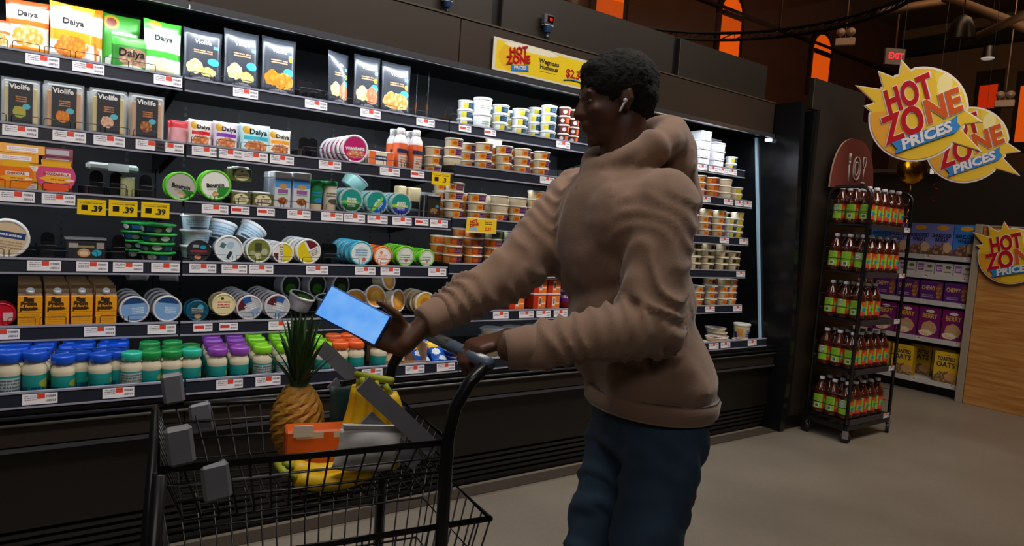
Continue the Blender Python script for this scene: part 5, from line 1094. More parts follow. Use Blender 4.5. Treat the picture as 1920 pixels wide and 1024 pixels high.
# ---- cereal gondola, facing the aisle (-X)
gon = thing('cereal_shelving', 'white shelving unit of cereal boxes beyond the drink rack', 'shelf', (7.3, 3.2, 0))
WS = mat('white_shelf_enamel', 'c8c4c0', 0.4, var=0.05); BG = mat('beige_upright', 'a0917e', 0.5)
def gpart(n, mb, par=None):
    o = obj(n, mb, par or gon)
    if not par: o.location = -Vector(gon.location)
    return o
GX, GY0, GY1 = 7.07, 2.56, 3.95
gpart('back_board', MB().box(7.50, 7.54, GY0, GY1, 0, 1.60, mat('dark_board', '2a2624', 0.7)))
GZ = [0.13, 0.53, 0.888, 1.133, 1.317]
for z in GZ:
    s_ = gpart('shelf_board', MB().box(GX, 7.499, GY0 + 0.002, GY1, z - 0.02, z, WS))
    gpart('shelf_lip', MB().box(GX - 0.012, GX - 0.001, GY0 + 0.002, GY1, z - 0.042, z + 0.004, WS), s_)
    for y in (2.62, 2.95, 3.4):
        o = obj('price_tag', tagm, s_, (GX - 0.0125 - gon.location.x + gon.location.x, y, z - 0.003), (0, 0, -PI / 2), scale=(0.5, 1, 0.8))
gpart('base_kick', MB().box(GX + 0.05, 7.49, GY0 + 0.002, GY1, 0, 0.085, BLK))
gpart('upright_panel', MB().box(6.99, 7.54, 2.50, GY0, 0, 1.625, BG, ch=0.003))
gpart('far_upright_panel', MB().box(7.0, 7.54, GY1, GY1 + 0.05, 0, 1.625, BG))
def mat_wood():
    s = NT('honey_wood'); tc = s.n('ShaderNodeTexCoord'); mp = s.n('ShaderNodeMapping'); mp.inputs['Scale'].default_value = (1, 1.1, 16); s.l(tc.outputs['Object'], mp.inputs[0])
    nz = s.n('ShaderNodeTexNoise'); nz.inputs['Scale'].default_value = 2.2; nz.inputs['Detail'].default_value = 6; nz.inputs['Distortion'].default_value = 0.6; s.l(mp.outputs[0], nz.inputs['Vector'])
    cr = s.n('ShaderNodeValToRGB'); cr.color_ramp.elements[0].position = 0.3; cr.color_ramp.elements[1].position = 0.75
    cr.color_ramp.elements[0].color = lin('a8682e'); cr.color_ramp.elements[1].color = lin('d29a58'); s.l(nz.outputs['Fac'], cr.inputs[0]); s.l(cr.outputs[0], s.b.inputs['Base Color']); s.b.inputs['Roughness'].default_value = 0.4; return s.m
WOOD = mat_wood()
wp = thing('wood_end_panel', 'honey coloured wood grain end panel right of the cereal shelving', 'panel', (7.0, 1.8, 0))
obj('panel_board', MB().box(0.0, 0.05, -0.9, 0.695, 0.0, 1.605, WOOD, ch=0.002), wp); obj('panel_back', MB().box(0.051, 0.5, -0.88, 0.69, 0.0, 1.58, BG), wp); obj('top_cap', MB().box(-0.006, 0.5, -0.9, 0.696, 1.606, 1.618, BG), wp)
def cereal(nm, cat, w_, h_, d_, artm, sidem, words):
    p = Proto(nm, cat); p.part('carton', MB().box(-w_ / 2, w_ / 2, 0, d_, 0, h_, sidem, front=artm, side=sidem))
    for (t, sz, m, x, z, wd) in words: p.part('lettering', text_mesh(t, sz, m, bold=0.0012, width=wd), (x, -0.0015, z))
    return p
ZR = -PI / 2
SWA = art('shredded_wheat_print', '8f8fd8', [('E', 0.25, 0.8, 0.80, 0.95, 'e8a82c'), ('F', 0.0, 1.1, -0.15, 0.36, 'c89a80', '6a4a3c', 9), ('N', 0.6, 1.0, 0.1, 0.42, 'd8b088')], 0.4, base2='7a84d8')
SWB = art('shredded_wheat_blue_print', '3a84dc', [('E', 0.25, 0.8, 0.80, 0.95, 'e8a82c'), ('F', 0.0, 1.1, -0.15, 0.36, 'c89a80', '6a4a3c', 9), ('N', 0.6, 1.0, 0.1, 0.42, 'd8b088')], 0.4)
DNV = mat('dark_navy_print', '1c1c40', 0.5)
sw = [cereal('cereal_box', 'cereal box', 0.195, 0.30, 0.07, a_, mat(n_, c_, 0.4), [('SHREDDED\nWHEAT', 0.05, DNV, 0, 0.165, 0.165)]) for a_, n_, c_ in ((SWA, 'lilac_card', '6a6ab8'), (SWB, 'blue_card', '2a5ab0'))]
for i, (px, k) in enumerate([(1811, 1), (1765, 0), (1724, 0), (1684, 0), (1652, 1)]):
    y = max(Yat(px, GX + 0.02, 1.45), 2.662)
    sw[k].put('%s shredded wheat box on the top cereal shelf, %s from right' % (['lilac', 'bright blue'][k], ORD[i]), (GX + 0.015, y, 1.318), (0, 0, ZR), 'shredded wheat boxes')
SM = art('white_small_box_print', 'c9c0bc', [('R', 0.08, 0.42, 0.3, 0.85, '8a58a0'), ('T', 0.12, 0.4, 0.4, 0.7, 'e0d0e8', 2), ('E', 0.6, 0.9, 0.55, 0.8, '5a6a3a'), ('T', 0.5, 0.9, 0.2, 0.35, '5a4a44', 1)])
sm = cereal('small_cereal_box', 'cereal box', 0.155, 0.115, 0.08, SM, mat('pale_card', 'c4bab6', 0.5), [])
for i, px in enumerate([1819, 1788, 1756, 1722, 1690, 1660]):
    y = 2.56 + 0.09 + i * 0.163; sm.put('low white box with purple logo on the second cereal shelf, %s from right' % ORD[i], (GX + 0.015, y, 1.1335), (0, 0, ZR), 'low white boxes')
CH = art('chewy_print', '5c2670', [('F', 0.72, 0.98, 0.08, 0.9, 'd8a060', '8a5030', 8), ('T', 0.1, 0.6, 0.12, 0.3, 'a890b8', 2), ('R', 0, 1, 0.9, 1, '7a3890')])
ch = cereal('granola_bar_box', 'cereal box', 0.20, 0.185, 0.07, CH, mat('violet_card', '52226a', 0.4), [('CHEWY', 0.055, mat('peach_print', 'e8b870', 0.5), -0.025, 0.115, 0.12)])
for i in range(6): ch.put('violet chewy granola bar box on the third cereal shelf, %s from right' % ORD[i], (GX + 0.015, 2.58 + 0.105 + i * 0.215, 0.8885), (0, 0, ZR), 'violet granola bar boxes')
BY_ = art('berry_print', '7c1f66', [('F', 0.15, 0.85, 0.08, 0.55, '9ab0c0', 'd89a50', 8), ('F', 0.05, 0.7, 0.05, 0.25, 'e0a040', 'f0e0c0', 8), ('E', 0.3, 0.7, 0.82, 0.92, 'e8d8d0')])
by = cereal('cereal_box', 'cereal box', 0.19, 0.29, 0.07, BY_, mat('magenta_card', '6e1c5c', 0.4), [('BERRY', 0.06, mat('gold_print', 'e0b040', 0.5), 0, 0.205, 0.13)])
for i in range(6): by.put('magenta berry cereal box on the fourth cereal shelf, %s from right' % ORD[i], (GX + 0.015, 2.58 + 0.10 + i * 0.205, 0.5305), (0, 0, ZR), 'magenta berry cereal boxes')
OA = art('oats_print', 'e0b428', [('F', 0.0, 1.0, -0.2, 0.36, 'c8a878', '7a5a3c', 12), ('N', 0.5, 1.0, 0.1, 0.35, 'd09a60'), ('R', 0.4, 0.65, 0.9, 0.92, '7a5a1c')], base2='e8bc28')
oa = cereal('cereal_box', 'cereal box', 0.20, 0.29, 0.07, OA, mat('mustard_card', 'c49a24', 0.4), [('TOASTED', 0.05, DNV, 0, 0.225, 0.15), ('OATS', 0.065, DNV, 0, 0.17, 0.16)])
for i, (y, dx) in enumerate([(2.70, 0), (2.81, 0.22), (3.02, 0.22), (3.09, 0), (3.32, 0), (3.55, 0)]):
    oa.put('yellow toasted oats box on the bottom cereal shelf, %s' % ['rightmost', 'pushed back, right of two', 'pushed back, left of two', 'just right of the drink rack', 'behind the drink rack wheels', 'far left'][i], (GX + 0.015 + dx, y, 0.1305), (0, 0, ZR), 'yellow toasted oats boxes')
# bits on top of the unit
sg = Proto('shelf_edge_box', 'box'); sg.part('carton', MB().prism([(-0.06, 0), (0.06, 0), (0.03, 0.09), (-0.02, 0.10)], -0.02, 0.02, mat('russet_card', '7a3a24', 0.6)))
sg.put('small russet triangular card propped above the lilac cereal boxes', (7.12, Yat(1812, 7.12, 1.66), 1.6185), (0, 0, ZR)) if False else None

# ---- hot zone logo signs
SY = art('hot_zone_yellow', 'deb414', [('N', 0.0, 0.45, -0.1, 0.5, 'dc9612'), ('N', 0.6, 1.05, 0.55, 1.05, 'e2c22c'), ('N', 0.62, 0.74, 0.66, 0.86, 'e8d890')], 0.6)
SR = mat('sign_red', 'b0101a', 0.6, var=0.05, spec=0.15); SW_ = mat('sign_white', 'dcd4d4', 0.45, var=0.04); SO = mat('sign_orange_letter', 'c8541a', 0.6, spec=0.15); SB = mat('sign_blue', '1878c0', 0.6, var=0.05)
def logo(par, R, tilt, spikes=True, thick=0.03):
    """round yellow burst with lettering; local XZ plane facing -Y, R = disc radius"""
    n = 40; pts = []
    def rot(x, z): return (x * math.cos(tilt0) - z * math.sin(tilt0), x * math.sin(tilt0) + z * math.cos(tilt0))
    tilt0 = tilt
    ang = lambda d: math.radians(d)
    # outline in logo frame, angles anticlockwise from +x (seen from the front, x right)
    out = []
    sp = [(118, 128, 1.24), (133, 143, 1.30), (152, 160, 1.42), (172, 178, 1.14)] if spikes else []
    sp2 = [(-22, -14, 1.28), (-42, -32, 1.50)] if spikes else []
    a = -180.0; marks = []
    for k in range(72):
        marks.append((-180 + 5 * k, 1.0))
    res = []
    spk = [(80, 87, 95, 1.25), (101, 110, 119, 1.30), (122, 131, 140, 1.49), (142, 147, 153, 1.14)] if spikes else []
    spk += [(-37, -31, -20, 1.30), (-62, -54, -44, 1.55)] if spikes else []
    for (d, r) in marks:
        if any(s[0] < d < s[2] for s in spk): continue
        res.append((d, r))
    for (a0, am, a1, rr) in spk: res += [(a0, 0.97), (am, rr), (a1, 0.97)]
    res.sort(); seen = set(); out = []
    for d, r in res:
        if d in seen: continue
        seen.add(d); out.append((R * r * math.cos(ang(d)), R * r * math.sin(ang(d))))
    P = [rot(x, z) for x, z in out]
    big = [(x * 1.045, z * 1.045) for x, z in P]
    obj('sign_board', MB().prism(big, 0.0, thick, SR, front=SW_), par)
    obj('sign_face', MB().prism(P, -0.004, -0.0002, SY, front=SY), par)
    def word(t, sz, m, x, z, wd, y, extra=0.0, nm='lettering', shear=0.12, mo=None):
        xx, zz = rot(x * R, z * R)
        obj(nm, text_mesh(t, sz * R, SW_, ext=0.001, bold=0.046 * R, shear=shear, width=wd * R * 1.06), par, (xx, y, zz), (0, -tilt - extra, 0))
        obj(nm, text_mesh(t, sz * R, m, ext=0.001, bold=0.030 * R, shear=shear, width=wd * R), par, (xx, y - 0.003, zz), (0, -tilt - extra, 0))
    word('HOT', 0.74, SR, -0.06, 0.47, 1.05, -0.006)
    word('ZO', 0.84, SR, -0.36, -0.13, 0.92, -0.008); word('NE', 0.70, SO, 0.50, -0.07, 0.80, -0.0085)
    bx = [rot(x * R, z * R) for x, z in [(-0.72, -0.66), (-0.64, -0.57), (-0.70, -0.40), (0.60, -0.40), (0.74, -0.36), (0.68, -0.50), (0.72, -0.62), (0.58, -0.70)]]
    ban = obj('blue_banner', MB().prism(bx, -0.016, -0.0135, SB), par)
    xx, zz = rot(0.0, -0.54 * R)
    obj('lettering', text_mesh('PRICES', 0.32 * R, SW_, ext=0.001, bold=0.013 * R, shear=0.15, width=1.1 * R), par, (xx, -0.018, zz), (0, -tilt, 0))
def hang_sign(px, py, d, rp, lb, tilt=0.42):
    c = atD(px, py, d); R = rp / FPX * d
    yaw = math.atan2(-c.x, c.y) + 0.10
    t = thing('hanging_price_sign', lb, 'sign', c, (0, 0, yaw), 'hanging hot zone signs')
    logo(t, R, tilt); t.scale = (0.93, 1, 1)
    for sx in (-0.45, 0.40):
        obj('hanging_wire', MB().tube([(sx * R, 0.015, R * 0.85), (sx * R * 1.1, 0.015, 6.99 - c.z)], 0.0015, STEEL, 5), t)
hang_sign(1720, 214, 4.55, 84, 'nearer yellow round hot zone prices sign hanging above the drink rack')
hang_sign(1812, 272, 5.7, 68, 'farther yellow round hot zone prices sign hanging right of the first')
t = thing('panel_price_sign', 'yellow round hot zone sign mounted on the wood end panel', 'sign', (6.965, Yat(1893, 6.97, 1.32), Zat(480, 6.97, Yat(1893, 6.97, 1.32))), (0, 0, -PI / 2))
logo(t, 0.235, 0.30, thick=0.02)

# ---- fascia sign, thermometers
Y = 2.955; c = atY(1018, 112, Y); x0 = Xat(924, Y, c.z); x1 = Xat(1112, Y, c.z); zt = Zat(68, x0, Y); zb = Zat(130, x0, Y)
t = thing('fascia_price_sign', 'long yellow hummus price sign on the case fascia above the face', 'sign', ((x0 + x1) / 2, Y, zb)); w_ = x1 - x0; h_ = zt - zb
FS = art('fascia_sign_print', 'e8c81c', [('R', 0, 1, 0.93, 1, 'd8d0c0'), ('R', 0, 1, 0, 0.06, 'd8d0c0'), ('R', 0, 0.025, 0, 1, 'd8d0c0'), ('N', 0.05, 0.3, 0.1, 0.9, 'e4b41a'), ('N', 0.1, 0.6, 0.78, 1.0, 'e6e0c8'), ('T', 0.44, 0.6, 0.26, 0.3, '6a5a1c', 1)])
obj('sign_board', MB().box(-w_ / 2, w_ / 2, -0.006, 0.0, 0, h_, mat('sign_edge', 'cfc8b8', 0.5), front=FS, ch=0.001), t)
lg = bpy.data.objects.new('round_logo', None); COL.objects.link(lg); lg.parent = t; lg.location = (-w_ * 0.27, -0.008, h_ * 0.48)
lgm = obj('logo_disc', MB().lathe([(0.042, 0), (0.042, 0.001)], SO, seg=28, top=mat('logo_amber', 'e8a428', 0.5), mt=Matrix.Rotation(PI / 2, 4, 'X')), t, (-w_ * 0.27, -0.0065, h_ * 0.40)); bpy.data.objects.remove(lg)
obj('lettering', text_mesh('HOT', 0.055, SR, bold=0.0022, shear=0.1), t, (-w_ * 0.275, -0.0105, h_ * 0.72), (0, -0.25, 0)); obj('lettering', text_mesh('ZONE', 0.055, SR, bold=0.0022, shear=0.1), t, (-w_ * 0.27, -0.0105, h_ * 0.46), (0, -0.2, 0))
obj('blue_banner', MB().box(-0.055, 0.055, -0.0095, -0.008, -0.015, 0.015, SB), t, (-w_ * 0.25, 0, h_ * 0.23), (0, -0.15, 0)); obj('lettering', text_mesh('PRICES', 0.026, SW_, bold=0.0008), t, (-w_ * 0.25, -0.0105, h_ * 0.23), (0, -0.15, 0))
obj('lettering', text_mesh('Wegmans\nHummus', 0.034, BLKT, bold=0.0007), t, (w_ * 0.03, -0.0075, h_ * 0.52)); obj('lettering', text_mesh('$2.39', 0.062, SR, bold=0.0016, spacing=0.95), t, (w_ * 0.30, -0.0075, h_ * 0.42))
obj('blue_underline', MB().tube([(-0.08, -0.008, -0.004), (-0.03, -0.008, 0.006), (0.03, -0.008, 0.006), (0.09, -0.008, -0.006)], 0.004, SB, 5), t, (w_ * 0.30, 0, h_ * 0.2))
th = Proto('thermometer_display', 'thermometer'); 
th.part('stand', MB().tube([(0, 0, 0), (0, 0, 0.055)], 0.014, mat('black_plastic', '101114', 0.35), 8))
th.part('blue_holder', MB().lathe([(0.017, 0.055), (0.024, 0.085), (0.024, 0.09)], mat('blue_plastic', '1f3f66', 0.4), seg=14)); th.part('body', MB().box(-0.034, 0.034, -0.016, 0.016, 0.097, 0.15, mat('grey_plastic_case', '5a5a5e', 0.4), ch=0.004)); th.part('collar', MB().box(-0.03, 0.03, -0.014, 0.014, 0.0905, 0.0965, mat('white_collar', 'a8a8ac', 0.4)))
th.part('screen', MB().box(-0.016, 0.026, -0.0175, -0.0165, 0.104, 0.142, mat('black_screen', '120404', 0.2)))
th.part('lettering', text_mesh('18', 0.024, mat('red_led', 'e01018', 0.5, emit=1.2)), (0.006, -0.019, 0.123), (0, 0, 0), 4)
th.put('small grey digital thermometer on the case ledge above the yellow sign', (2.332, 3.02, 2.3335)); th.put('small dark thermometer on the case ledge at the top edge', (Xat(838, 3.02, 2.37), 3.02, 2.3335), scale=(0.8, 1, 0.75))

# ---- foil balloon and curls
c = atD(1710, 318, 6.2); GLD = mat('gold_foil', 'c8921c', 0.22, metal=1.0, var=0.3, scale=30, bump=0.3)
t = thing('foil_balloon', 'round gold foil balloon floating between the hot zone signs', 'balloon', c)
obj('balloon_body', MB().lathe([(0.004, -0.052), (0.06, -0.046), (0.10, -0.028), (0.122, -0.004), (0.128, 0), (0.122, 0.004), (0.10, 0.028), (0.06, 0.046), (0.004, 0.052)], GLD, seg=32, rad=lambda t_: 1 + 0.03 * (int(t_ / 2 / PI * 32 + .5) % 2), mt=Matrix.Rotation(-0.75, 4, 'Z') @ Matrix.Rotation(PI / 2, 4, 'X')), t)
obj('gold_ribbon', MB().tube([(0.01 * math.sin(i * 1.9), 0.01 * math.cos(i * 1.9), -0.13 - 0.03 * i) for i in range(16)], 0.006, GLD, 5), t)
c = atD(1757, 350, 6.2)
t = thing('curling_ribbon', 'curled red ribbon dangling right of the gold balloon', 'ribbon', c)
obj('ribbon_curl', MB().tube([(0.035 * math.cos(i * 0.7), 0.035 * math.sin(i * 0.7), 0.16 - 0.013 * i) for i in range(24)], 0.004, mat('red_ribbon', '8a1c24', 0.3, metal=0.3), 5), t)
obj('ribbon_tail', MB().tube([(0.035, 0, 0.16), (0.02, 0, 0.3), (0.0, 0, 0.45)], 0.002, mat('red_ribbon', '8a1c24', 0.3), 5), t)

# ---- overhead: ring chandelier, exit sign, emergency lamps, beams, spots
zr = 3.25
P3 = [atZ(1060, -4, zr), atZ(1350, 56, zr), atZ(1655, 6, zr)]
def circ(a, b, c):
    ax, ay, bx, by_, cx_, cy_ = a.x, a.y, b.x, b.y, c.x, c.y
    d = 2 * (ax * (by_ - cy_) + bx * (cy_ - ay) + cx_ * (ay - by_))
    ux = ((ax**2 + ay**2) * (by_ - cy_) + (bx**2 + by_**2) * (cy_ - ay) + (cx_**2 + cy_**2) * (ay - by_)) / d
    uy = ((ax**2 + ay**2) * (cx_ - bx) + (bx**2 + by_**2) * (ax - cx_) + (cx_**2 + cy_**2) * (bx - ax)) / d
    return ux, uy, math.hypot(ax - ux, ay - uy)
ux, uy, RR = circ(*P3)
ch_ = thing('ring_chandelier', 'large suspended ring of smoked acrylic over a black truss near the ceiling', 'light fixture', (ux, uy, zr))
AC = clear('smoked_acrylic', '6a4a3a', 0.30, 0.15); n = 64
bm_ = MB(); bm_.lathe([(RR, -0.02), (RR + 0.02, 0.16)], AC, seg=n, cap=False); obj('acrylic_band', bm_, ch_)
TB_ = mat('truss_black', '17120f', 0.4, metal=0.3)
obj('truss_ring', MB().tube([(RR * math.cos(2 * PI * i / n), RR * math.sin(2 * PI * i / n), -0.03) for i in range(n)], 0.014, TB_, 6, closed=True).tube([((RR - .03) * math.cos(2 * PI * i / n), (RR - .03) * math.sin(2 * PI * i / n), -0.10) for i in range(n)], 0.014, TB_, 6, closed=True), ch_)
zz = MB()
for i in range(n):
    a0, a1 = 2 * PI * i / n, 2 * PI * (i + 1) / n
    zz.tube([(RR * math.cos(a0), RR * math.sin(a0), -0.03), ((RR - .03) * math.cos(a1), (RR - .03) * math.sin(a1), -0.10), (RR * math.cos(a1), RR * math.sin(a1), -0.03)], 0.006, TB_, 4)
obj('truss_web', zz, ch_)
for a_ in (0.3, 1.35, 2.4, 3.5, 4.6, 5.6):
    obj('suspension_rod', MB().tube([(RR * math.cos(a_), RR * math.sin(a_), -0.03), (RR * math.cos(a_), RR * math.sin(a_), 6.99 - zr)], 0.007, mat('tan_rod', '6a5038', 0.5), 6), ch_)
def at_yaw(c): return math.atan2(-c.x, c.y)
c = atD(1677, 106, 9.0)
t = thing('exit_sign', 'small lit red exit sign hanging above the nearer hot zone sign', 'sign', c, (0, 0, at_yaw(c) + 0.5))
obj('sign_case', MB().box(-0.13, 0.13, -0.02, 0.02, -0.11, 0.10, mat('grey_sign_case', '6a6460', 0.5), ch=0.004), t)
obj('lettering', text_mesh('EXIT', 0.105, mat('exit_red', 'ff1830', 0.5, emit=1.6), bold=0.003, width=0.2), t, (0.01, -0.022, 0)); obj('hanging_rod', MB().tube([(0, 0, 0.1), (0, 0, 6.99 - c.z)], 0.012, mat('tan_rod', '6a5038', 0.5), 6), t)
for (px, py, d, lb) in [(1585, 72, 9.0, 'twin-lamp emergency light high on the wall left of the exit sign'), (1884, 188, 9.8, 'twin-lamp emergency light above the farther hot zone sign')]:
    c = atD(px, py, d); t = thing('emergency_light', lb, 'light fixture', c, (0, 0, at_yaw(c)), 'twin-lamp emergency lights'); g_ = mat('grey_beige_case', '8a7668', 0.5)
    obj('battery_case', MB().box(-0.12, 0.12, -0.04, 0.04, -0.10, 0.0, g_, ch=0.01), t)
    for sx in (-0.06, 0.06):
        l_ = obj('lamp_head', MB().lathe([(0.02, 0.04), (0.05, 0.01), (0.055, 0)], g_, seg=16, top=g_, mt=Matrix.Translation((sx, -0.03, 0.075)) @ Matrix.Rotation(PI / 2, 4, 'X')), t)
        obj('lens', MB().lathe([(0.04, -0.002), (0.035, 0.004)], mat('pale_lens', 'b09a80', 0.2), seg=14, mt=Matrix.Translation((sx, -0.032, 0.075)) @ Matrix.Rotation(PI / 2, 4, 'X')), l_)
        obj('neck', MB().tube([(sx, -0.01, 0.0), (sx, -0.01, 0.06)], 0.012, g_, 6), t)
    obj('stem', MB().tube([(0, 0, 0.0), (0, 0, 6.99 - c.z)], 0.008, g_, 6), t)
BEAM = mat('tan_beam', '5a4026', 0.7, var=0.2)
def beam(p, q, r, lb):
    t = tag(obj('roof_beam', MB().tube([p, q], r, BEAM, 4)), lb, 'beam', 'tan roof beams at the top right')
beam(atD(1650, 24, 8.0), atD(1830, -8, 9.4), 0.055, 'slim tan roof beam nearest the ring chandelier'); beam(atD(1816, 76, 8.0), atD(1960, 10, 7.4), 0.05, 'lower tan roof beam rising to the right edge'); beam(atD(1770, -6, 8.4), atD(1960, 66, 7.8), 0.06, 'tan roof beam sloping down to the right edge')
c = atD(1804, 52, 8.0); t = thing('pendant_speaker', 'black bell-shaped pendant hanging under the roof beams', 'speaker', c)
obj('bell_shade', MB().lathe([(0.15, -0.14), (0.13, 0.0), (0.09, 0.1), (0.02, 0.15)], BLK, seg=24), t); obj('cord', MB().tube([(0, 0, 0.15), (0, 0, 6.99 - c.z)], 0.008, BLK, 6), t)
c = atD(1853, 100, 9.0); t = thing('track_spotlight', 'small black track spotlight with pale rim by the black beam', 'light fixture', c)
obj('can', MB().lathe([(0.075, -0.06), (0.06, 0.06), (0.05, 0.09)], BLK, seg=18), t); obj('rim', MB().lathe([(0.07, -0.075), (0.078, -0.0605)], mat('pale_rim', 'c8beb0', 0.4, emit=0.4), seg=18), t); obj('stem', MB().tube([(0, 0, 0.09), (0, 0, 6.99 - c.z)], 0.01, BLK, 6), t)
c = atX(1745, 322, 10.3); t = thing('shelf_strip_light', 'small white strip light in the dark aisle between the hot zone signs and balloon', 'light fixture', (10.3, c.y, c.z), (0, 0, ZR))
obj('housing', MB().box(-1.0, 0.22, 0.0, 0.05, 0.0, 0.05, mat('grey_housing', '4a4640', 0.5)), t); obj('diffuser', MB().box(0.0, 0.20, -0.02, -0.001, -0.03, 0.045, mat('strip_glow', 'e8e0d8', 0.5, emit=0.45)), t)

# ================================================================ SHOPPING CART
CA = math.radians(8); CF = Vector((-math.cos(CA), math.sin(CA), 0)); CL = Vector((-math.sin(CA), -math.cos(CA), 0))
CROT = math.atan2(CF.y, CF.x)
CO = Vector((0.76, 1.385, 0))
cart = thing('shopping_cart', 'small black two-tier shopping cart pushed by the person', 'shopping cart', CO, (0, 0, CROT))
BW = mat('black_cart_tube', '121214', 0.3, var=0.15); GP = mat('grey_cart_plastic', '76767e', 0.45); BWR = mat('black_cart_wire', '17171a', 0.35)
def w2c(p): p = Vector(p) - CO; return Vector((p.dot(CF), p.dot(CL), p.z))
hw = 0.205
def arc_post(y):
    return [(0.0, y, 0.16), (0.0, y, 0.90), (-0.012, y, 0.96), (-0.04, y, 1.01), (-0.075, y, 1.045)]
for y in (hw, -hw): obj('rear_post', MB().tube(arc_post(y), 0.014, BW, 10), cart)
obj('push_handle', MB().tube([(-0.078, -hw - 0.01, 1.05), (-0.078, hw + 0.01, 1.05)], 0.015, mat('grey_blue_handle', '58667a', 0.3, coat=0.4), 12), cart)
for y in (hw, -hw):
    obj('side_frame', MB().tube([(0.0, y, 0.16), (0.14, y, 0.13), (0.5, y, 0.13), (0.56, y, 0.16), (0.53, y, 0.88)], 0.012, BW, 8), cart)
    obj('side_bracket', MB().box(-0.11, 0.11, -0.003, 0.003, -0.018, 0.018, GP), cart, (0.10, y * 0.9, 0.94), (0, -0.75, 0))
    obj('side_bracket', MB().box(-0.08, 0.08, -0.003, 0.003, -0.016, 0.016, GP), cart, (0.10, y * 0.72, 0.88), (0, -0.75, 0))
def wire_basket(name, x0, x1, w0, z0, z1, shrink=0.04, step=0.03):
    t = obj(name, MB().tube([(x0, -w0, z1), (x1, -w0, z1), (x1, w0, z1), (x0, w0, z1)], 0.007, BW, 8, closed=True), cart)
    fl = MB(); a0, a1, b = x0 + shrink, x1 - shrink, w0 - shrink
    n = int((a1 - a0) / step)
    for i in range(n + 1):
        x = a0 + (a1 - a0) * i / n; X = x0 + (x1 - x0) * i / n
        fl.tube([(X, -w0, z1), (x, -b, z0), (x, b, z0), (X, w0, z1)], 0.0022, BWR, 5)
    m_ = int(2 * b / step)
    for i in range(m_ + 1):
        y = -b + 2 * b * i / m_; Y = -w0 + 2 * w0 * i / m_
        fl.tube([(x0, Y, z1), (a0, y, z0 - 0.003), (a1, y, z0 - 0.003), (x1, Y, z1)], 0.0022, BWR, 5)
    for k in (0.35, 0.68):
        q = shrink * (1 - k); zz = z0 + (z1 - z0) * k
        fl.tube([(x0 + q, -w0 + q, zz), (x1 - q, -w0 + q, zz), (x1 - q, w0 - q, zz), (x0 + q, w0 - q, zz)], 0.003, BWR, 5, closed=True)
    o = obj('basket_wire', fl, t); o['kind'] = 'stuff'; return t
wire_basket('upper_basket', -0.01, 0.53, 0.20, 0.775, 0.885)
wire_basket('lower_basket', -0.12, 0.52, 0.19, 0.40, 0.70, 0.05)
for y in (0.2, -0.2):
    obj('corner_bumper', MB().box(-0.022, 0.022, -0.010, 0.010, -0.035, 0.035, GP, ch=0.006), cart, (0.50, y, 0.925), (0, 0.15, 0)); obj('corner_bumper', MB().box(-0.024, 0.024, -0.010, 0.010, -0.035, 0.035, GP, ch=0.006), cart, (0.44, y, 0.855), (0, 0.15, 0))
for (x, y) in ((0.02, hw), (0.02, -hw), (0.5, hw), (0.5, -hw)):
    f_ = obj('caster_fork', MB().box(-0.03, 0.03, -0.024, -0.019, 0.05, 0.125, CHR).box(-0.03, 0.03, 0.019, 0.024, 0.05, 0.125, CHR).box(-0.03, 0.03, -0.024, 0.024, 0.12, 0.128, CHR), cart, (x, y, 0))
    obj('wheel', MB().lathe([(0.02, -0.014), (0.052, -0.014), (0.058, -0.009), (0.058, 0.009), (0.052, 0.014), (0.02, 0.014)], RUB, seg=24, mt=Matrix.Translation((0, 0, 0.058)) @ Matrix.Rotation(PI / 2, 4, 'X')), f_)
obj('axle_bar', MB().tube([(0.5, -hw, 0.13), (0.5, hw, 0.13)], 0.01, BW, 8), cart)
# ---- groceries in the upper basket
def cw(x, y, z): v = CO + CF * x + CL * y; return Vector((v.x, v.y, z))
ZF = 0.779
pine = thing('pineapple', 'pineapple with tall dark green crown standing in the cart basket', 'fruit', cw(0.245, -0.10, ZF))
pb = MB(); ns, nr = 20, 16; vs = []; fs = []
for j in range(nr + 1):
    v = j / nr; r = 0.058 * math.sin(PI * (0.12 + 0.80 * v)) ** 0.55; z = v * 0.165
    for i in range(ns):
        a_ = 2 * PI * (i + 0.5 * (j % 2)) / ns; k = 1 + (0.05 if (i + j) % 2 else -0.02); vs.append((r * k * math.cos(a_), r * k * math.sin(a_), z))
for j in range(nr):
    for i in range(ns): fs.append((j * ns + i, j * ns + (i + 1) % ns, (j + 1) * ns + (i + 1) % ns, (j + 1) * ns + i))
fs += [tuple(range(ns))[::-1], tuple(nr * ns + i for i in range(ns))]
PINM = mat('pineapple_skin', 'b07c26', 0.6, var=0.35, scale=60, bump=0.4)
pb.add(vs, fs, PINM, False); obj('fruit_body', pb, pine)
LEAFM = mat('pineapple_leaf', '2c4a22', 0.55, var=0.3, scale=20)
rr_ = random.Random(4)
crown = obj('crown', MB().lathe([(0.02, 0.16), (0.018, 0.19), (0.006, 0.25)], LEAFM, seg=10), pine)
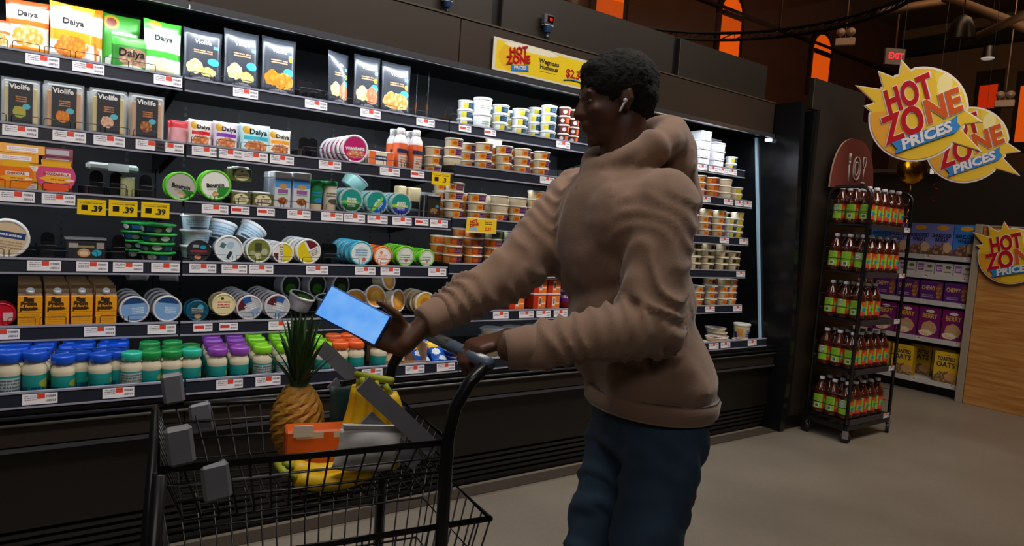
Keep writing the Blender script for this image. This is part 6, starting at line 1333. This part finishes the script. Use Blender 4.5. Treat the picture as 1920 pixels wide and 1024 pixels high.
for k in range(34):
    a_ = k * 2.4; lv = k / 34; L_ = 0.08 + 0.10 * lv if lv < .6 else 0.15; out_ = 0.06 * (1 - lv) + 0.012; z0 = 0.165 + 0.05 * lv; w0 = 0.011
    pts = []; m_ = MB(); vs = []
    for j in range(5):
        t_ = j / 4; rr = 0.014 + out_ * t_ ** 1.2; z = z0 + L_ * (t_ - 0.18 * t_ * t_); wd = w0 * (1 - t_) ** 0.7 + 0.0006
        c_ = Vector((rr * math.cos(a_), rr * math.sin(a_), z)); s_ = Vector((-math.sin(a_), math.cos(a_), 0)) * wd; n_ = Vector((math.cos(a_), math.sin(a_), 0)) * 0.003 * (1 - t_)
        vs += [c_ - s_, c_ - n_, c_ + s_, c_ + n_]
    fs = [(j * 4 + q, j * 4 + (q + 1) % 4, j * 4 + 4 + (q + 1) % 4, j * 4 + 4 + q) for j in range(4) for q in range(4)]
    m_.add(vs, fs, LEAFM, True); obj('crown_leaf', m_, crown)
OP = art('orange_pack_print', 'dd5e1c', [('R', 0.1, 0.45, 0.86, 1.0, 'cfc6be'), ('R', 0.58, 0.9, 0.86, 1.0, 'cfc6be'), ('N', 0.2, 0.8, 0.1, 0.6, 'e06a24')], 0.45)
op = thing('orange_carton', 'bright orange carton with white tabs in the cart basket', 'carton', cw(0.205, 0.01, ZF), (0, 0, CROT + PI - 0.1))
obj('carton_body', MB().box(-0.085, 0.085, -0.03, 0.03, 0, 0.10, mat('bright_orange_card', 'dc5c1a', 0.45), front=OP, ch=0.004), op)
for sx in (-0.05, 0.05): obj('white_tab', MB().box(sx - 0.02, sx + 0.02, -0.0325, -0.028, 0.088, 0.112, mat('white_card_tab', 'd8d0ca', 0.5)), op)
BAN = mat('banana_peel', 'e8bc1c', 0.45, var=0.15, scale=14); BTIP = mat('banana_tip', '4a3a16', 0.7); BGR = mat('banana_green', 'a0a828', 0.5)
def banana(L=0.19, r=0.0185, bend=1.15):
    b = MB(); R = L / bend; pts = []; rad = []
    for i in range(13):
        t_ = i / 12; a_ = (t_ - 0.5) * bend; pts.append((R * math.sin(a_), 0, R * (1 - math.cos(a_)))); e = min(t_ / 0.12, (1 - t_) / 0.10, 1); rad.append(r * (0.35 + 0.65 * max(0, e) ** 0.6))
    b.tube(pts[1:-1], rad[1:-1], BAN, 7); b.tube(pts[-2:], [0.006, 0.005], BTIP, 6); b.tube([pts[1], (pts[1][0] - 0.02, 0, pts[1][2] + 0.014)], [0.007, 0.006], BGR, 6); return b.mesh('banana')
bme = banana()
def bunch(label, loc, rot, n, spread):
    t = thing('banana_bunch', label, 'fruit', loc, rot, 'banana bunches in the cart')
    for k in range(n):
        a_ = (k - (n - 1) / 2)
        obj('banana', bme, t, (0, a_ * 0.031, 0.018 + 0.010 * (k % 2)), (0.12 * a_, 0.03 * k, spread * a_))
    obj('stem', MB().tube([(-0.10, -0.02 * n / 2, 0.05), (-0.10, 0.02 * n / 2, 0.05)], 0.008, BGR, 6), t); return t
bunch('yellow banana bunch lying at the near front of the cart basket', cw(0.215, 0.105, ZF + 0.004), (0, 0, CROT + PI + 0.10), 3, 0.05)
bunch('yellow banana bunch standing at the rear of the cart basket', cw(0.10, 0.05, ZF + 0.105), (0.1, 1.30, CROT + 0.7), 5, 0.07)
wbg = thing('white_paper_bag', 'small white paper bag resting between the bananas in the cart', 'bag', cw(0.15, 0.142, ZF + 0.048), (0.16, 0.12, CROT + PI + 0.1))
b_ = MB(); pouch(b_, 0.15, 0.085, 0.04, mat('white_paper', 'dcdad8', 0.6, bump=0.2), seed=3); obj('bag_body', b_, wbg); obj('folded_top', MB().box(-0.07, 0.07, -0.003, 0.003, 0.0855, 0.094, mat('white_paper_fold', 'd0cecc', 0.6)), wbg)
tbg = thing('teal_leafy_bag', 'dark teal produce bag behind the orange carton in the cart', 'bag', cw(0.13, -0.08, ZF), (0, 0, 0.3)); b_ = MB(); pouch(b_, 0.12, 0.17, 0.06, mat('dark_teal_film', '1d3a3a', 0.4, var=0.4, scale=12), seed=8); obj('bag_body', b_, tbg); obj('bag_tie', MB().box(-0.03, 0.03, -0.004, 0.004, 0.17, 0.178, BLKT), tbg)
egb = thing('brown_grocery_box', 'flat dark grocery box in the lower cart basket', 'box', cw(0.22, 0.0, 0.405), (0, 0, CROT)); obj('box_body', MB().box(-0.14, 0.14, -0.11, 0.11, 0, 0.12, mat('dark_taupe_card', '3a332e', 0.6), ch=0.004), egb); obj('tape', MB().box(-0.141, 0.141, -0.02, 0.02, 0.1205, 0.121, mat('tape_grey', '6a645e', 0.3)), egb)

# ================================================================ THE PERSON
from mathutils import noise as mn
def cap_(mb, p, q, r0, r1, m, seg=14, flat=None):
    """tapered capsule; flat=(axis, factor) squashes its cross-section along a world direction"""
    p = Vector(p); q = Vector(q); d = (q - p); L = d.length
    t = d.normalized() if L > 1e-6 else Vector((0, 0, 1)); ref = Vector((0, 0, 1)) if abs(t.z) < 0.9 else Vector((1, 0, 0)); x = t.cross(ref).normalized(); y = t.cross(x)
    rings = [(-1, r0, a) for a in (-1.45, -1.1, -0.7, -0.3)] + [(0, None, 0)] + [(1, r1, a) for a in (0, 0.35, 0.7, 1.1, 1.45)]
    vs = []; cnt_ = 0
    for kind, r, a in rings:
        if kind == -1: c = p + t * (r * math.sin(a)); rr = r * math.cos(a)
        elif kind == 0: c = p; rr = r0
        else: c = q + t * (r * math.sin(a)); rr = r * math.cos(a)
        for i in range(seg):
            th = 2 * PI * i / seg; o = x * math.cos(th) * rr + y * math.sin(th) * rr
            if flat: ax_, f_ = flat; ax_ = Vector(ax_).normalized(); o = o - ax_ * o.dot(ax_) * (1 - f_)
            vs.append(c + o)
        cnt_ += 1
    fs = [(j * seg + i, j * seg + (i + 1) % seg, (j + 1) * seg + (i + 1) % seg, (j + 1) * seg + i) for j in range(cnt_ - 1) for i in range(seg)]
    fs += [tuple(range(seg))[::-1], tuple((cnt_ - 1) * seg + i for i in range(seg))]
    mb.add(vs, fs, m, True)
def ell(mb, c, rx, ry, rz, axes, m, n=14):
    """ellipsoid with local axes (columns)"""
    c = Vector(c); vs = [c - axes[2] * rz]; fs = []
    for j in range(1, n):
        ph = -PI / 2 + PI * j / n
        for i in range(n):
            th = 2 * PI * i / n; vs.append(c + axes[0] * (rx * math.cos(ph) * math.cos(th)) + axes[1] * (ry * math.cos(ph) * math.sin(th)) + axes[2] * (rz * math.sin(ph)))
    vs.append(c + axes[2] * rz); top = len(vs) - 1
    for i in range(n): fs.append((0, 1 + (i + 1) % n, 1 + i)); fs.append((top, 1 + (n - 2) * n + i, 1 + (n - 2) * n + (i + 1) % n))
    for j in range(n - 2):
        for i in range(n): a = 1 + j * n; fs.append((a + i, a + (i + 1) % n, a + n + (i + 1) % n, a + n + i))
    mb.add(vs, fs, m, True)
def remesh(mb, name, vox, m, smooth=3, fac=0.5):
    me = mb.mesh(name); o = bpy.data.objects.new(name, me); COL.objects.link(o)
    r = o.modifiers.new('r', 'REMESH'); r.mode = 'VOXEL'; r.voxel_size = vox; r.use_smooth_shade = True
    s_ = o.modifiers.new('s', 'SMOOTH'); s_.iterations = smooth; s_.factor = fac
    bpy.context.view_layer.update()
    out = bpy.data.meshes.new_from_object(o.evaluated_get(bpy.context.evaluated_depsgraph_get())); bpy.data.objects.remove(o); bpy.data.meshes.remove(me)
    out.name = name; out.materials.clear(); out.materials.append(m); return out
def axes_of(f, l):
    f = Vector(f).normalized(); l = Vector(l); l = (l - f * l.dot(f)).normalized(); return (f, l, f.cross(l) if f.cross(l).z > 0 else -f.cross(l))
PA = math.radians(15); PF = Vector((-math.cos(PA), math.sin(PA), 0)); PL = Vector((-math.sin(PA), -math.cos(PA), 0)); UP_ = Vector((0, 0, 1))
HA = math.radians(27); HFv = Vector((-math.cos(HA), math.sin(HA), -0.20)).normalized(); HLv = Vector((-math.sin(HA), -math.cos(HA), 0)); HU = HLv.cross(HFv) * -1
if HU.z < 0: HU = -HU
HS = 0.90
HAX = (HFv * HS, HLv * HS, HU * HS); TAX = (PF, PL, UP_)
SKIN = mat('dark_brown_skin', '5c3b2b', 0.5, var=0.1, scale=14)
HC = atD(1150, 190, 1.66)                       # centre of the head
neck_base = HC + Vector((0, 0, -0.185)) - PF * 0.048
pelvis = atD(1215, 770, 1.69); pelvis.z = 0.90
shL = atD(1243, 384, 1.54); shR = atD(1085, 372, 1.84)
elL = atD(1222, 612, 1.47); wrL = atD(958, 656, 1.43)
elR = atD(965, 508, 1.74); wrR = atD(800, 603, 1.61)
chest = (shL + shR) / 2 + Vector((0, 0, -0.11)) + PF * 0.01
hipL = pelvis + PL * 0.085 + UP_ * -0.02; hipR = pelvis - PL * 0.085 + UP_ * -0.02
knL = atD(1205, 1045, 1.60); knR = atD(1108, 1050, 1.78)
anL = knL + Vector((0.14, -0.01, -knL.z + 0.09)); anR = knR + Vector((0.02, 0.02, -knR.z + 0.09))
sk = MB()
def head(mb, m):
    H = lambda f, l, u: HC + (HFv * f + HLv * l + HU * u) * HS
    ell(mb, H(-0.012, 0, 0.032), 0.096, 0.074, 0.088, HAX, m, 18)      # skull
    ell(mb, H(0.022, 0, -0.02), 0.066, 0.062, 0.085, HAX, m, 16)      # face
    ell(mb, H(0.030, 0, -0.075), 0.050, 0.048, 0.040, HAX, m, 14)      # jaw
    ell(mb, H(0.068, 0, -0.098), 0.020, 0.022, 0.017, HAX, m, 12)      # chin
    ell(mb, H(0.076, 0, 0.026), 0.014, 0.050, 0.012, HAX, m, 12)       # brow
    cap_(mb, H(0.084, 0, 0.012), H(0.102, 0, -0.026), 0.008, 0.013, m, 10); ell(mb, H(0.092, 0, -0.030), 0.014, 0.021, 0.010, HAX, m, 10)   # nose
    ell(mb, H(0.088, 0, -0.054), 0.012, 0.024, 0.0075, HAX, m, 10); ell(mb, H(0.085, 0, -0.067), 0.012, 0.022, 0.0085, HAX, m, 10)       # lips
    for s_ in (1, -1):
        ell(mb, H(0.060, s_ * 0.040, -0.022), 0.020, 0.018, 0.018, HAX, m, 10)                        # cheek
        ell(mb, H(-0.012, s_ * 0.076, -0.006), 0.017, 0.007, 0.031, HAX, m, 12); cap_(mb, H(-0.022, s_ * 0.080, 0.012), H(-0.024, s_ * 0.082, -0.008), 0.008, 0.007, m, 8)   # ear
        ell(mb, H(0.067, s_ * 0.030, 0.009), 0.012, 0.014, 0.008, HAX, m, 10)                         # eyelids
head(sk, SKIN)
cap_(sk, neck_base, HC + HU * -0.06 - HFv * 0.02, 0.062, 0.056, SKIN)
ell(sk, chest, 0.105, 0.165, 0.17, TAX, SKIN); ell(sk, (chest + pelvis) / 2, 0.095, 0.13, 0.20, TAX, SKIN); ell(sk, pelvis, 0.11, 0.15, 0.12, TAX, SKIN)
for (a, b, c) in ((shL, elL, wrL), (shR, elR, wrR)):
    cap_(sk, chest + UP_ * 0.09, a, 0.06, 0.055, SKIN); cap_(sk, a, b, 0.050, 0.040, SKIN); cap_(sk, b, c, 0.040, 0.027, SKIN)
for (a, b, c) in ((hipL, knL, anL), (hipR, knR, anR)):
    cap_(sk, a, b, 0.082, 0.055, SKIN); cap_(sk, b, c, 0.054, 0.036, SKIN); cap_(sk, c, c + PF * 0.13 + UP_ * -0.045, 0.036, 0.026, SKIN)
def hand(mb, W, d, n, s, curls, m, thumb=(0.35, 0.75, 0.25), tb=0.5, spread=1.0):
    """W wrist, d towards fingers, n out of the palm, s thumb side"""
    W = Vector(W); d = Vector(d).normalized(); n = Vector(n); n = (n - d * n.dot(d)).normalized(); s = Vector(s); s = (s - d * s.dot(d) - n * s.dot(n)).normalized()
    for k in range(5):
        o = (k - 2) * 0.0155; cap_(mb, W + s * o * 0.55, W + d * 0.082 + s * o * 1.0, 0.017, 0.0135, m, 10)
    cap_(mb, W + d * 0.03 + s * 0.022 + n * 0.006, W + d * 0.055 + s * 0.03 + n * 0.01, 0.018, 0.014, m, 10)
    for k, (L, off) in enumerate(((0.9, 0.030), (1.0, 0.0105), (0.95, -0.0095), (0.76, -0.029))):
        p = W + d * (0.086 - 0.003 * abs(k - 1)) + s * off; ang = 0; r = 0.0092 - 0.0006 * k
        for j, ln in enumerate((0.043 * L, 0.027 * L, 0.022 * L)):
            ang += curls[k][j] if isinstance(curls[0], (list, tuple)) else curls[j]
            dd = d * math.cos(ang) + n * math.sin(ang) + s * (0.06 * (1.5 - k) * spread if j == 0 else 0); dd.normalize()
            q = p + dd * ln; cap_(mb, p, q, r, r * 0.92, m, 10); p = q; r *= 0.92
    p = W + d * 0.028 + s * 0.034 + n * 0.006; t1 = (d * thumb[0] + s * thumb[1] + n * thumb[2]).normalized()
    q = p + t1 * 0.040; cap_(mb, p, q, 0.0135, 0.0110, m, 10)
    t2 = (t1 * (1 - tb) + d * tb + n * tb * 0.4).normalized(); r_ = q + t2 * 0.031; cap_(mb, q, r_, 0.0108, 0.0095, m, 10)
    t3 = (t2 + d * tb * 0.5 + n * tb * 0.3).normalized(); cap_(mb, r_, r_ + t3 * 0.022, 0.0095, 0.0082, m, 10)
# left hand closes over the push handle (bar along CL at local x -0.078, z 1.05)
palmW = cw(-0.165, 0.13, 1.088)
cap_(sk, wrL, palmW, 0.030, 0.025, SKIN)
hand(sk, palmW, CF + UP_ * -0.22, -UP_ + CF * -0.1, -CL, (0.75, 1.25, 0.9), SKIN, thumb=(0.65, 0.25, 0.65), tb=0.35)
# right hand holds the phone from behind and below
Rw = Vector((AX[0], AY[0], AZ[0])); Uw = -Vector((AX[1], AY[1], AZ[1])); Fw = Vector((AX[2], AY[2], AZ[2]))
PC = atD(662, 592, 1.56); pu = (Rw * 0.88 - Uw * 0.47 + Fw * 0.05).normalized(); pn = (-Fw + Uw * 0.25); pn = (pn - pu * pn.dot(pu)).normalized(); pv = pn.cross(pu).normalized()
hw0 = PC + pu * 0.135 - pn * 0.022
cap_(sk, wrR, hw0, 0.026, 0.024, SKIN)
if pv.z < 0: pv = -pv
hand(sk, hw0, -pu, pn, pv, (0.02, 0.10, 0.18), SKIN, thumb=(0.55, 0.35, 0.85), tb=0.75)
person = thing('person', 'person in brown hoodie and blue jeans pushing a cart and holding a glowing phone', 'person', (pelvis.x, pelvis.y, 0))
def pp_(name, me, par=None, label=None):
    o = obj(name, me, par or person, label=label)
    if not par: o.location = -Vector(person.location)
    return o
body = pp_('body', remesh(sk, 'body', 0.0062, SKIN, 2, 0.5))
# eyes and brows
EW = mat('eye_white', '8a7e74', 0.25); EB = mat('eye_dark', '140c08', 0.15)
Hh = lambda f, l, u: HC + (HFv * f + HLv * l + HU * u) * HS
for s_ in (1, -1):
    e = MB(); ell(e, Hh(0.0695, s_ * 0.030, 0.004), 0.0105, 0.0105, 0.0068, HAX, EW, 12); pe = pp_('eye', e); e = MB(); ell(e, Hh(0.0772, s_ * 0.0305, 0.0035), 0.0045, 0.0052, 0.0052, HAX, EB, 10); pp_('iris', e).location = -Vector(person.location)
    e = MB(); cap_(e, Hh(0.0845, s_ * 0.014, 0.029), Hh(0.066, s_ * 0.044, 0.032), 0.0038, 0.003, m := mat('black_hair', '0c0908', 0.9, var=0.3, scale=120, bump=0.5), 8); pp_('eyebrow', e)
eb = MB(); ell(eb, Hh(-0.004, 0.086, -0.012), 0.006, 0.006, 0.006, HAX, WHITE, 8); cap_(eb, Hh(-0.003, 0.087, -0.014), Hh(0.012, 0.084, -0.036), 0.0028, 0.0026, WHITE, 8); pp_('earbud', eb)
HM = mat('black_hair', '0c0908', 0.9)
hr = MB(); ell(hr, Hh(-0.024, 0, 0.046), 0.108, 0.088, 0.090, HAX, HM, 18); ell(hr, Hh(-0.058, 0, 0.012), 0.066, 0.080, 0.078, HAX, HM, 14); ell(hr, Hh(0.032, 0, 0.082), 0.050, 0.062, 0.036, HAX, HM, 14)
hm_ = remesh(hr, 'hair', 0.006, HM, 2)
for v in hm_.vertices: v.co += v.normal * (0.004 * mn.noise(v.co * 90) + 0.003 * mn.noise(v.co * 200))
pp_('hair', hm_)
# hoodie
def mat_fleece():
    s = NT('brown_fleece'); tc = s.n('ShaderNodeTexCoord'); n1 = s.n('ShaderNodeTexNoise'); n1.inputs['Scale'].default_value = 5; n2 = s.n('ShaderNodeTexNoise'); n2.inputs['Scale'].default_value = 260
    for n_ in (n1, n2): s.l(tc.outputs['Object'], n_.inputs['Vector'])
    s.l(s.mix(n1.outputs['Fac'], lin('8a6c59'), lin('9a7b66')), s.b.inputs['Base Color']); s.b.inputs['Roughness'].default_value = 0.92; s.b.inputs['Sheen Weight'].default_value = 0.3
    bp = s.n('ShaderNodeBump'); bp.inputs['Strength'].default_value = 0.25; bp.inputs['Distance'].default_value = 0.002; s.l(n2.outputs['Fac'], bp.inputs['Height']); s.l(bp.outputs[0], s.b.inputs['Normal']); return s.m
FL_ = mat_fleece()
hd = MB()
belly = (chest * 0.42 + pelvis * 0.58)
ell(hd, chest + UP_ * 0.02, 0.132, 0.20, 0.20, TAX, FL_, 20); cap_(hd, chest + UP_ * 0.05 - PL * 0.1, chest + UP_ * 0.05 + PL * 0.1, 0.12, 0.12, FL_, 16); ell(hd, belly + PF * 0.01 + UP_ * 0.06, 0.146, 0.186, 0.20, TAX, FL_, 20)
hem = pelvis + UP_ * 0.115
n_ = 28; vs = []; fs = []
for j, (z, k, sh) in enumerate([(0.20, 0.84, 0), (0.12, 0.93, 0), (0.04, 0.98, 0), (-0.015, 1.0, 0), (-0.03, 0.98, 0), (-0.05, 0.97, 0), (-0.075, 0.96, 0)]):
    for i in range(n_):
        th = 2 * PI * i / n_; lean = (chest - hem) * (max(0, z) / (chest.z - hem.z)); lean.z = 0; vs.append(hem + lean + UP_ * z + PF * (0.150 * k * math.cos(th)) + PL * (0.188 * k * math.sin(th)))
fs = [(j * n_ + i, j * n_ + (i + 1) % n_, (j + 1) * n_ + (i + 1) % n_, (j + 1) * n_ + i) for j in range(6) for i in range(n_)] + [tuple(range(n_)), tuple(6 * n_ + i for i in range(n_))[::-1]]
hd.add(vs, fs, FL_, True)
cuffL = wrL + (elL - wrL).normalized() * 0.055; cuffR = wrR + (elR - wrR).normalized() * 0.055
for (a, b, c) in ((shL, elL, cuffL), (shR, elR, cuffR)):
    cap_(hd, neck_base + UP_ * -0.055, a, 0.083, 0.078, FL_); cap_(hd, a, b, 0.079, 0.072, FL_, 20); cap_(hd, b, c, 0.072, 0.050, FL_, 20)
# hood lying round the neck
for i in range(15):
    a0 = PI * 2 * i / 15; a1 = PI * 2 * (i + 1) / 15
    def hp(a): bk = (1 - math.cos(a)) / 2; return neck_base + UP_ * (0.020 + 0.095 * bk) + PF * (0.082 * math.cos(a) - 0.022 * bk) + PL * (0.092 * math.sin(a)), 0.034 + 0.020 * bk
    (p0, r0), (p1, r1) = hp(a0), hp(a1); cap_(hd, p0, p1, r0, r1, FL_, 12)
ell(hd, neck_base - PF * 0.125 + UP_ * 0.035, 0.058, 0.105, 0.115, TAX, FL_, 14); cap_(hd, neck_base - PF * 0.11 + UP_ * 0.13 + PL * 0.03, neck_base - PF * 0.15 + UP_ * -0.04 + PL * 0.05, 0.035, 0.05, FL_, 12)
hme = remesh(hd, 'hoodie', 0.009, FL_, 4, 0.6)
def segd(p, a, b):
    ab = b - a; t_ = max(0, min(1, (p - a).dot(ab) / ab.length_squared)); return (p - (a + ab * t_)).length, t_, ab.length
segs = [(shL, elL, 0), (elL, cuffL, 1), (shR, elR, 0), (elR, cuffR, 1)]
for v in hme.vertices:
    p = v.co; best = min(((segd(p, a, b) + (k,)) for a, b, k in segs), key=lambda q: q[0])
    dd, t_, L, k = best
    soft = 0.010 * mn.noise(Vector((p.x * 9, p.y * 9, p.z * 5 + p.x * 6))) + 0.004 * mn.noise(p * 19)
    if dd < 0.12:
        u_ = (t_ * L) + (0.30 if k else 0)
        wv = mn.noise(p * 5.0) * 3.2 + mn.noise(p * 11) * 1.2
        g1 = math.sin(2 * PI * u_ / 0.085 + wv * 2.0); gate = max(0.0, min(1.0, 0.5 + 1.6 * mn.noise(p * 6.5 + Vector((3, 1, 7)))))
        bend = math.exp(-(((1 - t_) if k == 0 else t_) * L / 0.12) ** 2)
        amp = 0.0075 * (0.25 + gate * 0.55 + 0.5 * bend + (0.35 if (k == 1 and t_ > 0.6) else 0))
        f_ = amp * ((1 - abs(g1)) * 1.8 - 0.7) * max(0.0, 1 - max(0, dd - 0.095) / 0.025)
        v.co = p + v.normal * (f_ + soft * 0.7)
    else:
        q = Vector((p.x * 6, p.y * 6, p.z * 3.2 + p.x * 4)); rdg = 1 - min(1.0, abs(mn.noise(q)) * 3.0)
        v.co = p + v.normal * (0.010 * rdg - 0.004 + soft)
hoodie = pp_('hoodie', hme)
for (a, d_, r_) in ((cuffL, (wrL - elL).normalized(), 0.046), (cuffR, (wrR - elR).normalized(), 0.044)):
    cu_ = MB(); cu_.tube([a + d_ * -0.005, a + d_ * 0.02, a + d_ * 0.05, a + d_ * 0.064, a + d_ * 0.066], [r_ * 0.95, r_ * 1.0, r_ * 0.92, r_ * 0.88, r_ * 0.8], FL_, 24); pp_('cuff', cu_, hoodie).location = (0, 0, 0)
vs = []; n_ = 40
for j, (z, k) in enumerate([(-0.045, 0.995), (-0.05, 1.015), (-0.085, 1.0), (-0.092, 0.97)]):
    for i in range(n_):
        th = 2 * PI * i / n_; rb = 1 + 0.008 * (i % 2); vs.append(hem + UP_ * z + PF * (0.150 * k * rb * math.cos(th)) + PL * (0.188 * k * rb * math.sin(th)))
fs = [(j * n_ + i, j * n_ + (i + 1) % n_, (j + 1) * n_ + (i + 1) % n_, (j + 1) * n_ + i) for j in range(3) for i in range(n_)] + [tuple(range(n_)), tuple(3 * n_ + i for i in range(n_))[::-1]]
pp_('waistband', MB().add(vs, fs, FL_, True), hoodie)
# jeans
def mat_denim():
    s = NT('blue_denim'); tc = s.n('ShaderNodeTexCoord'); n1 = s.n('ShaderNodeTexNoise'); n1.inputs['Scale'].default_value = 6; n2 = s.n('ShaderNodeTexNoise'); n2.inputs['Scale'].default_value = 180
    for n_ in (n1, n2): s.l(tc.outputs['Object'], n_.inputs['Vector'])
    c_ = s.mix(n1.outputs['Fac'], lin('2a3f55'), lin('46617e')); s.l(s.mix(s.math('MULTIPLY', n2.outputs['Fac'], 0.5), c_, lin('223850')), s.b.inputs['Base Color']); s.b.inputs['Roughness'].default_value = 0.85
    return s.m
DN = mat_denim(); jn = MB()
ell(jn, pelvis + UP_ * 0.0, 0.125, 0.165, 0.13, TAX, DN, 20)
for (a, b, c) in ((hipL, knL, anL), (hipR, knR, anR)):
    cap_(jn, a, b, 0.098, 0.075, DN, 20); cap_(jn, b, c + UP_ * 0.0, 0.075, 0.066, DN, 20)
jme = remesh(jn, 'jeans', 0.011, DN, 4, 0.6)
for v in jme.vertices:
    p = v.co; w_ = mn.noise(p * 5) * 2.4; kz = math.exp(-((p.z - 0.62) / 0.14) ** 2) + 0.8 * math.exp(-((p.z - 0.12) / 0.1) ** 2) + 0.7 * math.exp(-((p.z - 0.84) / 0.08) ** 2)
    q = Vector((p.x * 7, p.y * 7, p.z * 13 + p.x * 9 + w_ * 0.5)); v.co = p + v.normal * ((1 - min(1.0, abs(mn.noise(q)) * 2.6)) * 0.011 * (0.3 + kz) - 0.003 + 0.004 * mn.noise(p * 12))
pp_('jeans', jme)
SHM = mat('dark_shoe', '1c1c20', 0.5)
for a in (anL, anR):
    s_ = MB(); base = Vector((a.x, a.y, 0)); cap_(s_, base + UP_ * 0.075 - PF * 0.03, base + UP_ * 0.05 + PF * 0.09, 0.045, 0.04, SHM, 14, flat=None); cap_(s_, base + UP_ * 0.042 + PF * 0.05, base + UP_ * 0.036 + PF * 0.17, 0.04, 0.033, SHM, 14)
    sh_ = pp_('shoe', remesh(s_, 'shoe', 0.008, SHM, 2)); so = MB(); ox = []
    for i in range(20):
        th = 2 * PI * i / 20; ox.append((base + PF * (0.07 + 0.135 * math.cos(th)) + PL * (0.045 * math.sin(th))))
    vs = [Vector((q.x, q.y, 0.001)) for q in ox] + [Vector((q.x, q.y, 0.024)) for q in ox]; so.add(vs, [tuple(range(20))[::-1], tuple(range(20, 40))] + [(i, (i + 1) % 20, 20 + (i + 1) % 20, 20 + i) for i in range(20)], mat('pale_sole', 'a8a49c', 0.6)); pp_('sole', so, sh_).location = (0, 0, 0)
# phone
ph = thing('smartphone', 'smartphone with glowing light blue screen held in the far hand', 'phone', PC, Matrix((pu, pn.cross(pu), pn)).transposed().to_euler())
obj('phone_case', MB().box(-0.078, 0.078, -0.039, 0.039, -0.0045, 0.0045, mat('blue_phone_case', '2a62b8', 0.3), ch=0.003), ph)
def mat_screen():
    s = NT('glowing_screen'); tc = s.n('ShaderNodeTexCoord'); nz = s.n('ShaderNodeTexNoise'); nz.inputs['Scale'].default_value = 22; s.l(tc.outputs['Object'], nz.inputs['Vector'])
    c_ = s.mix(nz.outputs['Fac'], lin('2f8cf0'), lin('8ac2fb')); s.l(c_, s.b.inputs['Emission Color']); s.b.inputs['Emission Strength'].default_value = 0.95; s.b.inputs['Base Color'].default_value = (0.01, 0.01, 0.01, 1); return s.m
obj('screen', MB().box(-0.074, 0.074, -0.0355, 0.0355, 0.0046, 0.0052, mat_screen()), ph)
